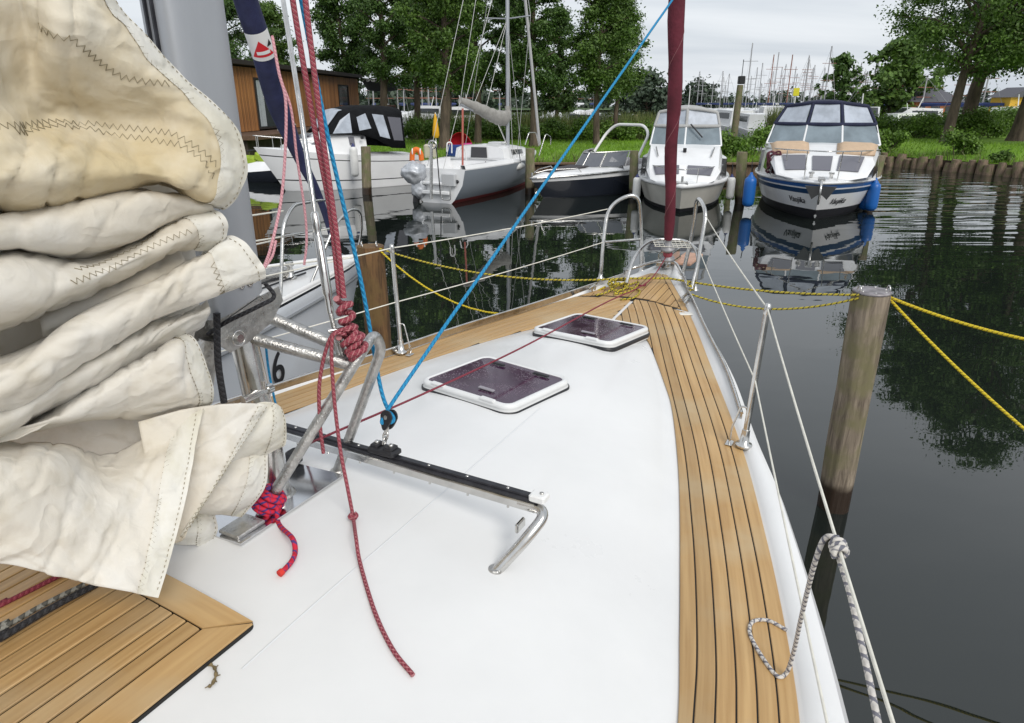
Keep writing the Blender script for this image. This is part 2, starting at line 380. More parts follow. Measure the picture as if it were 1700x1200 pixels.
# ================================================================== OUR SAILING YACHT
AX = math.radians(27.5); T0 = -1.36
aV = Vector((math.sin(AX), math.cos(AX), 0)); rV = Vector((math.cos(AX), -math.sin(AX), 0)); ZV = Vector((0, 0, 1))
OUTER = [(-3.0, 1.74), (-1.0, 1.80), (0.3, 1.72), (1.0, 1.615), (1.49, 1.506), (1.92, 1.394), (2.27, 1.29), (2.54, 1.204), (2.87, 1.08), (3.49, .863), (4.05, .62), (4.6, .385), (5.0, .205), (5.25, .10), (5.40, .035), (5.46, 0.0)]
TEAKO = {1: [(-3, 1.58), (-1, 1.66), (.6, 1.55), (1.44, 1.412), (1.75, 1.342), (2.16, 1.23), (2.78, 1.036), (3.61, .717), (4.337, .422), (4.96, .115), (5.1, 0.04)],
         -1: [(-3, 1.58), (-1, 1.66), (.6, 1.55), (1.44, 1.43), (2.16, 1.25), (2.9, 1.025), (3.1, .955), (3.765, .735), (4.475, .38), (4.96, .115), (5.1, 0.04)]}
INNER = {1: [(-3, 1.28), (-1, 1.34), (.6, 1.27), (1.297, 1.134), (1.572, 1.066), (2.2, .903), (2.58, .793), (3.02, .647), (3.27, .539), (3.63, .37), (3.80, .275), (3.90, .17), (3.96, 0.0)],
         -1: [(-3, 1.28), (-1, 1.34), (.6, 1.29), (1.297, 1.18), (2.2, .965), (2.69, .85), (3.16, .68), (3.60, .46), (3.80, .31), (3.90, .18), (3.96, 0.0)]}
HC = [(-3, .28), (.6, .275), (1.2, .262), (2.5, .192), (3.2, .128), (3.55, .095), (3.85, .05), (3.96, .022), (4.2, .02), (5.5, .01)]
def zsheer(s): return 1.22 + 0.012 * max(0, s - 1.2) ** 2
def inner_w(s, side):
    return sinterp(INNER[side], s) if s < 3.96 else 0.0
def field(s, t):
    side = 1 if t >= 0 else -1
    w = max(inner_w(s, side), 0.02) if s < 3.96 else 0.02
    x = min(1.0, abs(t) / w); h = sinterp(HC, s)
    o = max(sinterp(OUTER, s), .02); crown = 0.03 * (1 - min(1, abs(t) / o) ** 2)
    return zsheer(s) + crown + max(0, h - .02) * (1 - x ** 2.3)
def W(s, t, h=0.0):
    p = aV * s + rV * (T0 + t); return Vector((p.x, p.y, field(s, t) + h))
def flatW(s, t, z): p = aV * s + rV * (T0 + t); return Vector((p.x, p.y, z))
def to_st(P): return P.x * aV.x + P.y * aV.y, P.x * rV.x + P.y * rV.y - T0
def deck(u, v, h=0.0):
    """photo pixel -> point h above the deck surface"""
    z = 1.4
    for _ in range(40):
        P = pz(u, v, z); s, t = to_st(P); z = z * .4 + .6 * (field(s, t) + h)
    P = pz(u, v, z); return P
def dst(u, v, h=0.0): return to_st(deck(u, v, h))

yacht = thing('sailing_yacht', flatW(1.5, 0, 0), 'white sailing yacht with teak side decks we are standing on', 'yacht')
HULLW = mat('hull_white', (0.78, 0.78, 0.78), .28, var=.03, vscale=1.5, coat=.3)
STRIPE = mat('maroon_stripe', (0.30, 0.03, 0.09), .35)
# hull shell -------------------------------------------------------
def yacht_hull():
    mb = MB(); rows = []
    S = [-3 + 8.46 * (1 - (1 - i / 46) ** 1.6) for i in range(47)]
    prof = [(1.0, 0.012, 0), (1.0, -.006, 0), (1.012, -.022, 0), (1.008, -.05, 1), (1.004, -.075, 1), (1.0, -.11, 0), (.985, -.35, 0), (.95, -.7, 0), (.88, -1.05, 0), (.80, -1.30, 0), (.5, -1.6, 0)]
    for s in S:
        o = sinterp(OUTER, s); z = zsheer(s); row = []
        tip = max(0.0, min(1, (5.46 - s) / 1.2))
        for side in (1,):
            for k, (q, dz, _) in enumerate(prof):
                back = (-dz) * .22 * (1 - tip)          # raked stem
                row.append(flatW(s - back, side * (o * q + (.004 if q > 1 else 0)), z + dz))
        rows.append(row)
    def mi(i, j): return 1 if prof[j][2] == 1 else 0
    mb.grid(rows, mi, True)
    rows2 = []
    for row in rows:
        r2 = []
        for p in row:
            s, t = to_st(p); r2.append(flatW(s, -t, p.z))
        rows2.append(r2)
    mb.grid(rows2, mi, True, flip=True)
    mb.build('hull', [HULLW, STRIPE], yacht)
yacht_hull()
# deck and coachroof in one moulding --------------------------------
def yacht_deck():
    rows = []
    S = [-3.0, -2.0, -1.2, -.6] + [-.2 + i * .09 for i in range(63)]
    S = [s for s in S if s < 5.44] + [5.445]
    for s in S:
        o = sinterp(OUTER, s); row = []
        ts = []
        for side in (-1, 1):
            w = inner_w(s, side) if s < 3.96 else 0
            to_ = min(sinterp(TEAKO[side], s) + .004, o * .97) if s < 5.05 else o * .5
            w = min(w, to_ * .98)
            inner = [w * k / 12 for k in range(13)]
            outer = [w + (to_ - w) * k / 5 for k in range(1, 6)]
            lip = [to_ + (o - to_) * k for k in (.06, .3, .62, .9, 1.0)]
            lh = [.006, .018, .022, .016, .012]
            L_ = [(x, 0) for x in inner + outer] + [(x, y) for x, y in zip(lip, lh)]
            ts.append([(side * x, y) for x, y in L_])
        seq = ts[0][::-1] + ts[1][1:]
        for t, h in seq: row.append(W(s, t, h))
        rows.append(row)
    MB().grid(rows, 0, True).build('deck', GEL, yacht)
yacht_deck()

# teak laid decks ----------------------------------------------------
ARC = lambda t: 4.44 + .02 - .35 * (abs(t) ** 1.5) * (1 if t > 0 else .55)          # aft edge of the locker lid
teak_part = thing('teak_deck', flatW(2, 1, 1.2), None, None); teak_part.parent = yacht; teak_part.matrix_parent_inverse = root_matrix(yacht).inverted()
def strip_plank(name, st, th, m, parent, h0=0.001, uvoff=0.0):
    """st: list of (s, lo, hi) lateral limits; a proud plank that follows the deck"""
    if len(st) < 2: return None
    mb = MB(); rows = []
    L = 0.0
    for i, (s, lo, hi) in enumerate(st):
        b = min(.0022, (hi - lo) * .25)
        rows.append([W(s, lo, h0), W(s, lo, th - .0018), W(s, lo + b, th), W(s, hi - b, th), W(s, hi, th - .0018), W(s, hi, h0)])
    s0 = st[0][0]
    mid = [(a[1] + a[2]) / 2 for a in st]
    us = [0, .0, .002, .046, .05, .05]
    mb.grid(rows, 0, False, uv=lambda i, j: (us[j], st[i][0] + uvoff))
    mb.fan(rows[0], 0, flip=False); mb.fan(rows[-1], 0, flip=True)
    return mb.build(name, m, parent)
def caulk_sheet(name, st, parent, h=.0026):
    MB().grid([[W(s, lo + (hi - lo) * k / 4, h) for k in range(5)] for s, lo, hi in st], 0, True).build(name, RUB, parent)
PW, GAP = .0505, .0046
def lay_side(side):
    S = [-2.6 + i * .05 for i in range(53)] + [.05 + i * .03 for i in range(150)]
    S = [s for s in S if s < 4.46]
    def lim(s):
        hi = sinterp(TEAKO[side], s) - .003
        lo = inner_w(s, side) + .010 if s < 3.955 else .0
        lo = max(lo, .012)
        return lo, hi
    cs = []
    for s in S:
        lo, hi = lim(s)
        # stop at the lid arc
        cs.append((s, lo, hi))
    def clip_arc(s, lo, hi):
        # keep only the lateral span where s is aft of the lid arc
        if s < 4.05: return lo, hi
        n = 24; ok = [lo + (hi - lo) * k / n for k in range(n + 1) if s < ARC(side * (lo + (hi - lo) * k / n)) - .006]
        if len(ok) < 2: return None
        return min(ok), max(ok)
    cst = []
    for s, lo, hi in cs:
        c = clip_arc(s, lo, hi)
        if c: cst.append((s, side * c[0], side * c[1]) if side > 0 else (s, -c[1], -c[0]))
    caulk_sheet('caulking', cst, teak_part)
    k = 0
    while k < 22:
        runs = []; cur = []
        for s, lo, hi in cs:
            sl = abs((sinterp(TEAKO[side], s + .05) - sinterp(TEAKO[side], s - .05)) / .1); f = math.sqrt(1 + sl * sl)
            a = hi - (k + 1) * PW * f + GAP * f; b = hi - k * PW * f
            if k > 0: b -= 0
            a2 = max(a, lo); c = None
            if b - a2 > .004:
                c = clip_arc(s, lo, hi)
                if c: a2 = max(a2, c[0]); b = min(b, c[1])
                if not c or b - a2 < .004: c = None
            if c: cur.append((s, side * a2, side * b) if side > 0 else (s, -b, -a2))
            else:
                if len(cur) > 3: runs.append(cur)
                cur = []
        if len(cur) > 3: runs.append(cur)
        for r_ in runs: strip_plank('plank', r_, .0062, TEAK, teak_part, uvoff=k * 1.7)
        k += 1
lay_side(1); lay_side(-1)
# locker lid at the bow: fore-and-aft planks with a margin plank along each edge
def lid():
    sts = []
    for i in range(60):
        s = 4.10 + i * .017
        if s > 5.02: break
        lo, hi = -sinterp(TEAKO[-1], s) + .004, sinterp(TEAKO[1], s) - .004
        n = 60; ok = [lo + (hi - lo) * k / n for k in range(n + 1) if s > ARC(lo + (hi - lo) * k / n) + .002]
        if len(ok) > 1 and ok[-1] - ok[0] > .01: sts.append((s, ok))
    # caulk under the lid
    MB().grid([[W(s, max(-sinterp(TEAKO[-1], s), -.5) * (1 - k / 8) + sinterp(TEAKO[1], s) * k / 8, .0026) for k in range(9)] for s in [4.40 + .02 * i for i in range(31)]], 0, True).build('lid_caulking', RUB, teak_part)
    MW = .045
    for side in (-1, 1):
        run = []
        for i in range(56):
            s = 4.16 + i * .016; e = sinterp(TEAKO[side], s) - .004
            lo = e - MW
            if s < ARC(side * e) + .004 or e < .03: continue
            lo = max(lo, .008 if side > 0 else 0.0)
            if s < ARC(side * lo) + .004:
                continue
            if e - lo > .005: run.append((s, lo, e) if side > 0 else (s, -e, -lo))
        strip_plank('margin_plank', run, .0062, TEAK, teak_part, uvoff=side)
    w = .052
    for j in range(-8, 9):
        lo, hi = j * w + GAP / 2, (j + 1) * w - GAP / 2; run = []
        for i in range(75):
            s = 4.12 + i * .0125
            b = sinterp(TEAKO[1], s) - .004 - MW - .006; a = -(sinterp(TEAKO[-1], s) - .004 - MW - .006)
            l2, h2 = max(lo, a), min(hi, b)
            if h2 - l2 < .006 or s < max(ARC(l2), ARC(h2)) + .004: 
                if len(run) > 2: break
                run = []; continue
            run.append((s, l2, h2))
        if len(run) > 2: strip_plank('plank', run, .0062, TEAK, teak_part, uvoff=j * .77)
lid()
# bow fitting, king seam ------------------------------------------------
# sliding-hatch cover with teak (lower left of the picture) ------------
c0 = dst(420, 1025, .035); c1 = dst(285, 950, .035)
hatch_cover = thing('hatch_cover', W(.4, -.2, 0), None, None); hatch_cover.parent = yacht; hatch_cover.matrix_parent_inverse = root_matrix(yacht).inverted()
SE, TE = c0[0] + .012, c0[1] - .004              # front edge, starboard edge
TP = TE - 1.02
def pan(s, t, h): return flatW(s, t, 0) + ZV * (field(s, TE) + .006 + .035 * (1 - ((t - (TE + TP) / 2) / .52) ** 2) + h)
def cover():
    mb = MB(); loop = []
    rad = .022; sF, sA = SE, -1.3
    def rr(inset):
        pts = []
        for (cs, ct, a0) in ((sF - rad, TE - rad, 0), (sF - rad, TP + rad, 90), (sA + rad, TP + rad, 180), (sA + rad, TE - rad, 270)):
            for k in range(5):
                a = math.radians(a0 + k * 22.5); q = rad - inset
                # angle 0 points to starboard (t+), 90 to forward?  build explicitly
                ds, dt = {0: (math.sin(a), math.cos(a)), 90: (math.sin(a), math.cos(a)), 180: (math.sin(a), math.cos(a)), 270: (math.sin(a), math.cos(a))}[a0]
                pts.append((cs + ds * q, ct + dt * q))
        return pts
    rings = [[pan(s, t, h) for s, t in rr(i)] for i, h in ((-.0, -.05), (0, -.004), (.003, 0))]
    mb.grid(rings, 0, False, False, True); mb.fan(rings[-1], 0)
    mb.build('cover_board', RUB, hatch_cover)
    def pl(name, s0, s1, t0, t1, mit=None, k=0):
        """flat plank between limits; mit = list of 4 (s,t) corners"""
        q = mit or [(s0, t0), (s1, t0), (s1, t1), (s0, t1)]
        n = 10; m2 = MB()
        A, B, C, D = [Vector((x, y, 0)) for x, y in q]
        rows = []
        for i in range(n + 1):
            f = i / n; lo = A.lerp(B, f); hi = D.lerp(C, f)
            b = .0018
            d = (hi - lo).normalized() * b
            rows.append([pan(lo.x, lo.y, 0.0005), pan(lo.x, lo.y, .004), pan(lo.x + d.x, lo.y + d.y, .0055), pan(hi.x - d.x, hi.y - d.y, .0055), pan(hi.x, hi.y, .004), pan(hi.x, hi.y, 0.0005)])
        us = [0, .0, .002, .058, .06, .06]; Ln = (B - A).length
        m2.grid(rows, 0, False, uv=lambda i, j: (us[j], Ln * i / n + k * 1.31)); m2.fan(rows[0], 0); m2.fan(rows[-1], 0, flip=True)
        m2.build(name, TEAK, hatch_cover)
    mw, g = .078, .0058
    # margin planks with a mitre at the corner
    i0 = (SE - .004, TE - .004)
    pl('margin_plank', 0, 0, 0, 0, [(-1.29, TE - .004 - mw), (SE - .004 - mw - g * .7, TE - .004 - mw), (SE - .004 - g, TE - .004), (-1.29, TE - .004)], 1)
    pl('margin_plank', 0, 0, 0, 0, [(SE - .004, TP + .01), (SE - .004, TE - .004 - g), (SE - .004 - mw, TE - .004 - mw - g * .3), (SE - .004 - mw, TP + .01)], 2)
    t = TE - .004 - mw - g; k = 0
    while t - .040 > TP:
        pl('plank', -1.29, SE - .004 - mw - g, t - .040, t, None, 3 + k); t -= .040 + g; k += 1
cover()

# deck hatches ----------------------------------------------------------
ACR = None
def acrylic():
    m = bpy.data.materials.new('smoked_acrylic'); m.use_nodes = True; nt = m.node_tree; N = nt.nodes; L = nt.links; b = N['Principled BSDF']
    b.inputs['Base Color'].default_value = (0.045, 0.02, 0.045, 1); b.inputs['Roughness'].default_value = .1
    tc = N.new('ShaderNodeTexCoord')
    vo = N.new('ShaderNodeTexVoronoi'); vo.inputs['Scale'].default_value = 105; L.new(tc.outputs['Object'], vo.inputs['Vector'])
    n = N.new('ShaderNodeTexNoise'); n.inputs['Scale'].default_value = 9; n.inputs['Detail'].default_value = 5; L.new(tc.outputs['Object'], n.inputs['Vector'])
    lt = N.new('ShaderNodeMapRange'); L.new(vo.outputs['Distance'], lt.inputs[0]); lt.inputs[1].default_value = .0; lt.inputs[2].default_value = .34; lt.inputs[3].default_value = 1; lt.inputs[4].default_value = 0
    th = N.new('ShaderNodeMapRange'); L.new(n.outputs['Fac'], th.inputs[0]); th.inputs[1].default_value = .42; th.inputs[2].default_value = .58
    ml = N.new('ShaderNodeMath'); ml.operation = 'MULTIPLY'; L.new(lt.outputs[0], ml.inputs[0]); L.new(th.outputs[0], ml.inputs[1])
    bp = N.new('ShaderNodeBump'); bp.inputs['Strength'].default_value = .9; bp.inputs['Distance'].default_value = .0025; L.new(ml.outputs[0], bp.inputs['Height']); L.new(bp.outputs[0], b.inputs['Normal'])
    mx = N.new('ShaderNodeMix'); mx.data_type = 'RGBA'; L.new(n.outputs['Fac'], mx.inputs['Factor']); mx.inputs['A'].default_value = (.024, .006, .024, 1); mx.inputs['B'].default_value = (.075, .030, .068, 1); m2 = N.new('ShaderNodeMix'); m2.data_type = 'RGBA'; mm = N.new('ShaderNodeMath'); mm.operation = 'MULTIPLY'; mm.inputs[1].default_value = .75; L.new(ml.outputs[0], mm.inputs[0]); L.new(mm.outputs[0], m2.inputs['Factor']); L.new(mx.outputs['Result'], m2.inputs['A']); m2.inputs['B'].default_value = (.42, .38, .42, 1); L.new(m2.outputs['Result'], b.inputs['Base Color'])  # pale dots put the glint of water drops into the base colour
    return m
ACR = acrylic()
HFRAME = mat('hatch_frame', (0.74, 0.745, 0.74), .38, var=.03, vscale=9)
def deck_hatch(sc_, tc_, ls, lt, yaw=0.0, rad=.06):
    root = thing('deck_hatch', W(sc_, tc_, 0), None, None); root.parent = yacht; root.matrix_parent_inverse = root_matrix(yacht).inverted()
    z0 = field(sc_, tc_)
    ds = (field(sc_ + .2, tc_) - field(sc_ - .2, tc_)) / .4
    cy, sy = math.cos(yaw), math.sin(yaw)
    def Q(a, b, h):     # local: a fore-aft, b to starboard
        s = sc_ + a * cy - b * sy; t = tc_ + a * sy + b * cy
        return flatW(s, t, z0 + ds * (s - sc_) + h - .10 * (t - tc_) ** 2)
    def loop(inset, h, r=rad):
        out = []; x, y = ls / 2 - inset, lt / 2 - inset; q = max(r - inset, .012)
        for cx, cy_, a0 in ((x - q, y - q, 0), (-x + q, y - q, 90), (-x + q, -y + q, 180), (x - q, -y + q, 270)):
            for k in range(7):
                a = math.radians(a0 + k * 15); out.append(Q(cx + math.cos(a) * q, cy_ + math.sin(a) * q, h))
        return out
    mb = MB(); rings = [loop(-.004, -.03), loop(-.004, .004), loop(.002, .012), loop(.000, .014), loop(0, .026), loop(.006, .034), loop(.016, .036), loop(.023, .034), loop(.027, .028)]
    mb.grid(rings, 0, True, False, True); fr = mb.build('hatch_frame', HFRAME, root)
    MB().grid([loop(-.009, -.02), loop(-.009, .003), loop(-.003, .004)], 0, True, False, True).build('gasket', BLK, root)
    mb = MB(); lp = loop(.024, .031); mb.fan(lp, 0); mb.build('pane', ACR, root)
    for k in (-.27, .27):
        mb = MB(); c = Q(-ls / 2 + .008, k * lt, .034); R = Matrix((-(aV * cy + rV * sy), rV * cy - aV * sy, ZV)).transposed()
        mb.box(c, (.022, .075, .012), R, bev=.003); mb.build('hinge', HFRAME, root)
    for a, b in ((-.30, .12), (.33, -.22), (.36, .25)):
        mb = MB(); mb.box(Q(ls * a, lt * b, .0355), (.020, .085, .008), Matrix(((aV * cy + rV * sy), rV * cy - aV * sy, ZV)).transposed(), bev=.003)
        mb.build('handle', mat('handle_grey', (.30, .28, .31), .4) if a < 0 else BLK, root)
    return root
def fit_hatch(px, h):
    q = [dst(u, v, h) for u, v in px]                   # aft-port, fwd-port, fwd-stbd, aft-stbd
    s = sum(a for a, _ in q) / 4; t = sum(b for _, b in q) / 4
    ls = ((q[1][0] - q[0][0]) + (q[2][0] - q[3][0])) / 2; lt = ((q[3][1] - q[0][1]) + (q[2][1] - q[1][1])) / 2
    yaw = math.atan2((q[3][0] - q[0][0] + q[2][0] - q[1][0]) / 2, -lt) ; yaw = math.atan2(-(q[3][0] - q[0][0] + q[2][0] - q[1][0]) / 2, lt)
    return s, t, ls, lt, yaw
for px in ([(700, 637), (797, 591), (940, 629), (860, 684)], [(892, 549), (944, 525), (1067, 548), (1030, 585)]):
    s_, t_, ls_, lt_, yw = fit_hatch(px, .03)
    deck_hatch(s_, t_, ls_, lt_, yw)

# toe rails ---------------------------------------------------------------
for side in (-1, 1):
    mb = MB(); rows = []
    S = [-2.5 + i * .12 for i in range(1, 63)]
    S = [s for s in S if s < 4.95]
    for s in S:
        t = sinterp(OUTER, s) - (.045 if s < 3 else .045 - .02 * (s - 3) / 2)
        t *= side
        rows.append([W(s, t - .006 * side, .012), W(s, t - .004 * side, .045), W(s, t - .009 * side, .050), W(s, t - .004 * side, .055), W(s, t + .006 * side, .055), W(s, t + .009 * side, .050), W(s, t + .004 * side, .045), W(s, t + .006 * side, .012)])
    mb.grid(rows, 0, True); mb.fan(rows[0]); mb.fan(rows[-1], flip=True)
    if side < 0: mb.build('toe_rail', STEEL, yacht)
    else:
        S2 = [i for i, s in enumerate(S) if s > 2.95]
        m2 = MB(); m2.grid([rows[i] for i in S2], 0, True); m2.fan(rows[S2[0]]); m2.fan(rows[-1], flip=True); m2.build('toe_rail', STEEL, yacht)
# stanchions ----------------------------------------------------------------
def stanchion(s, side, top=None, bracket=True):
    t = side * (sinterp(OUTER, s) - .075)
    b = W(s, t, .018); tp = top if top is not None else b + ZV * .61 + rV * side * .02
    root = thing('stanchion', b, None, None); root.parent = yacht; root.matrix_parent_inverse = root_matrix(yacht).inverted()
    mb = MB(); mb.tube([b, b.lerp(tp, .5), tp], .0125, 14); mb.lathe([(.0125, 0), (.0145, .004), (.0145, .03), (.010, .045), (0, .048)], tp - (tp - b).normalized() * .02, 14, axis=(tp - b)); mb.build('stanchion_tube', STEEL, root)
    mb = MB(); mb.lathe([(.034, -.004), (.036, .004), (.034, .008), (.02, .012), (.017, .06), (.0165, .075)], b, 18, axis=(tp - b)); mb.build('stanchion_socket', STEEL, root)
    if bracket:
        mb = MB(); d = rV * -side
        e1 = b + (tp - b).normalized() * .17; e2 = b + d * .06
        mb.tube(bend([e1, e1 + d * .035 + ZV * .012, e2 + ZV * .06, e2 + ZV * -.005], .03), .0042, 8)
        mb.tube(bend([e2 + aV * .012 + ZV * .05, e2 + aV * .02 + ZV * .02, e2 + aV * .004], .01), .003, 8); mb.box(e2 - ZV * .004, (.05, .03, .006), Matrix((aV, rV, ZV)).transposed(), bev=.002)
        mb.build('brace', STEEL, root)
    return b, tp
SB_b = deck(1246, 748); s_sb = to_st(SB_b)[0]
sbB, sbT = stanchion(s_sb, 1)
PB_b = deck(655, 588); s_pb = to_st(PB_b)[0]
pbB, pbT = stanchion(s_pb, -1)
sb2T_ = sbT + (pz(1486, 1200, 1.845) - sbT) * 1.25; sb2B, sb2T = stanchion(to_st(sb2T_)[0], 1, top=sb2T_); pb2B, pb2T = stanchion(s_pb - 2.1, -1)
# pulpit ----------------------------------------------------------------------
def ss(s, side, h, inset=.05): return W(s, side * max(sinterp(OUTER, s) - inset, 0.0), h)
pul = thing('pulpit', W(4.9, 0, 0), None, None); pul.parent = yacht; pul.matrix_parent_inverse = root_matrix(yacht).inverted()
PUL_TOP = {}
for side in (-1, 1):
    aft = deck(997, 463) if side < 0 else deck(1153, 482)
    sa, ta = to_st(aft)
    fs, ft = 5.12, side * .16
    top_f = flatW(5.10, side * .22, 2.03); top_a = flatW(sa + .12, side * abs(ta) * 1.02, 1.93)
    P = [W(sa, ta, .0), flatW(sa + .03, ta * 1.01, 1.68), top_a, top_f, flatW(5.17, side * .20, 1.75), W(fs, ft, .0)]
    MB().tube(bend(P, .16, 8), .0145, 14).build('pulpit_rail', STEEL, pul)
    MB().lathe([(.03, 0), (.03, .006), (.018, .012), (.016, .05)], W(sa, ta, .002), 14).build('pulpit_foot', STEEL, pul)
    MB().lathe([(.03, 0), (.03, .006), (.018, .012), (.016, .05)], W(fs, ft, .002), 14).build('pulpit_foot', STEEL, pul)
    mb = MB(); mb.tube([flatW(sa + .03, ta * 1.01, 1.66), flatW(5.155, side * .195, 1.66)], .009, 10); mb.build('pulpit_crossbar', STEEL, pul)
    PUL_TOP[side] = (flatW(sa + .10, side * abs(ta) * 1.02, 1.90), flatW(sa + .03, ta * 1.01, 1.66))
# bow hoop with netted seat
hp = [py(1040, 470, 4.72), py(1052, 425, 4.86), py(1080, 396, 5.02), py(1145, 399, 5.02), py(1161, 425, 4.84), py(1148, 480, 4.68)]
MB().tube(bend(hp, .12, 7), .011, 12).build('bow_hoop', STEEL, pul)
hp2 = [deck(1034, 458), py(1042, 447, 4.9), py(1094, 432, 5.05), py(1122, 434, 5.05), py(1140, 470, 4.75), deck(1147, 492)]
MB().tube(bend(hp2, .1, 6), .010, 10).build('bow_hoop', STEEL, pul)
mb = MB()
for k in range(9):
    f = (k + .5) / 9; a = hp[2].lerp(hp[3], f); b = hp[1].lerp(hp[4], f) * .0 + hp[2].lerp(hp[3], f) + (hp[1] - hp[2]) * .62 * Vector((0, 1, 1)).y * 0 + Vector((0, -.12, -.03))
    mb.tube([a, b], .0022, 5)
for k in range(4):
    o_ = Vector((0, -.03 * (k + 1), -.008 * (k + 1))); mb.tube([hp[2].lerp(hp[3], .03) + o_, hp[2].lerp(hp[3], .97) + o_], .0022, 5)
mb.build('seat_net', R_WIRE, pul)
# bow fitting and anchor plank
mb = MB(); mb.box(W(5.30, 0, .03), (.34, .12, .05), Matrix((aV, rV, ZV)).transposed(), bev=.012); mb.box(W(5.30, .05, .08), (.26, .008, .08), Matrix((aV, rV, ZV)).transposed(), bev=.003); mb.box(W(5.30, -.05, .08), (.26, .008, .08), Matrix((aV, rV, ZV)).transposed(), bev=.003)
mb.build('bow_roller', STEEL, yacht)
PLK = mat('weathered_plank', (0.46, 0.28, 0.20), .7, var=.25, vscale=8, stretch=(1, 6, 1))
mb = MB(); mb.box(W(5.52, .10, .02), (.42, .15, .025), Matrix((aV, rV, ZV)).transposed(), bev=.006); mb.build('bow_plank', PLK, yacht)
# cleats
for (u, v) in ((1140, 505), (985, 482)):
    c = deck(u, v, .012); R = Matrix((aV, rV, ZV)).transposed(); mb = MB()
    mb.tube([c + aV * -.085 + ZV * .028, c + aV * -.05 + ZV * .032, c + aV * .05 + ZV * .032, c + aV * .085 + ZV * .028], [.005, .010, .010, .005], 10)
    mb.tube([c + aV * -.03, c + aV * -.03 + ZV * .03], .009, 8); mb.tube([c + aV * .03, c + aV * .03 + ZV * .03], .009, 8); mb.build('mooring_cleat', STEEL, yacht)
mb = MB(); c = deck(1140, 521, .006); mb.box(c, (.10, .05, .010), Matrix((aV * .5 + rV * .86, aV * .86 - rV * .5, ZV)).transposed(), bev=.004); mb.build('lid_latch', GEL2, yacht)

# jib track on bent legs ---------------------------------------------------------
trk = thing('jib_track', W(1.5, 0, 0), None, None); trk.parent = yacht; trk.matrix_parent_inverse = root_matrix(yacht).inverted()
ZT = field(1.5, .1) + .115
tA, tB = pz(452, 700, ZT), pz(893, 826, ZT)
dT = (tB - tA).normalized(); nT = ZV.cross(dT).normalized()
tA2 = tA - dT * .25
R_T = Matrix((dT, nT, ZV)).transposed()
mid = (tA2 + tB) / 2; LT = (tB - tA2).length
MB().box(mid - ZV * .034, (LT, .028, .030), R_T, bev=.004).build('track_beam', STEEL, trk)
mb = MB(); mb.box(mid - ZV * .008, (LT, .034, .013), R_T, bev=.003); mb.box(mid - ZV * .0, (LT, .022, .010), R_T, bev=.002); mb.build('track_rail', BLKA, trk)
for k in range(9):
    p = tA2 + dT * (LT * (k + .6) / 9.3) + ZV * .0052
    MB().lathe([(.0052, -.001), (.005, .0012), (0, .0022)], p, 10).build('track_screw', STEEL, trk)
    MB().lathe([(.004, -.012), (.004, .0)], p - ZV * .055, 8).build('track_bolt', STEEL, trk)
mb = MB(); mb.box(tB + dT * .004 + ZV * .004, (.05, .044, .024), R_T, bev=.005); mb.build('end_cap', WHT, trk)
MB().lathe([(.006, 0), (.006, .004), (0, .005)], tB + dT * .012 + ZV * .0155, 10).build('end_screw', STEELB, trk)
foot = deck(822, 945)
e = tB + dT * .012 - ZV * .028
leg_pts = bend([tB - dT * .06 - ZV * .034, e + dT * .022 - ZV * .005, e.lerp(foot, .5) + dT * .03 + ZV * .012, foot - ZV * .01], .06, 8)
MB().tube(leg_pts, .0165, 16, flat=1.0).build('track_leg', STEEL, trk)
MB().lathe([(.021, -.006), (.021, .003), (.018, .006)], foot, 16).build('leg_ring', STEELB, trk)
mb = MB(); mb.box(e.lerp(foot, .28) - dT * .028 + ZV * -.012, (.012, .05, .03), R_T, bev=.004); mb.build('stop_tab', STEEL, trk)
foot2 = W(1.30, -.62, 0); e2 = tA2 - ZV * .03
MB().tube(bend([tA2 + dT * .05 - ZV * .034, tA2 - dT * .03 - ZV * .034, foot2], .05, 6), .0165, 12).build('track_leg', STEEL, trk)
# traveller car and sheet block
car = pz(632, 752, ZT + .012)
car = tA + dT * ((car - tA).dot(dT)) + ZV * .004
crt = thing('traveller_car', car, None, None); crt.parent = yacht; crt.matrix_parent_inverse = root_matrix(yacht).inverted()
mb = MB(); mb.box(car + ZV * .010, (.105, .052, .022), R_T, bev=.006); mb.box(car + ZV * .024 - dT * .028, (.030, .040, .014), R_T, bev=.004); mb.box(car + ZV * .024 + dT * .028, (.030, .040, .014), R_T, bev=.004); mb.build('car_body', BLK, crt)
for q in (-.028, .028): MB().lathe([(.008, 0), (.008, .005), (.004, .008), (0, .008)], car + dT * q + ZV * .031, 10).build('car_bolt', STEEL, crt)
blk = py(646, 692, car.y + .015)
sh = []
for k in range(13): 
    a = math.pi * 2 * k / 12; sh.append((math.cos(a), math.sin(a)))
up = (blk - (car + ZV * .03)); 
for k in range(3):
    c = (car + ZV * .03) + up * (.12 + .2 * k); nrm = dT if k % 2 else nT
    w_ = up.normalized(); mb = MB()
    mb.tube([c + nrm * (x * .009) + w_ * (y * .014) for x, y in sh[:-1]], .0034, 7, closed=True); mb.build('shackle', STEEL, crt)
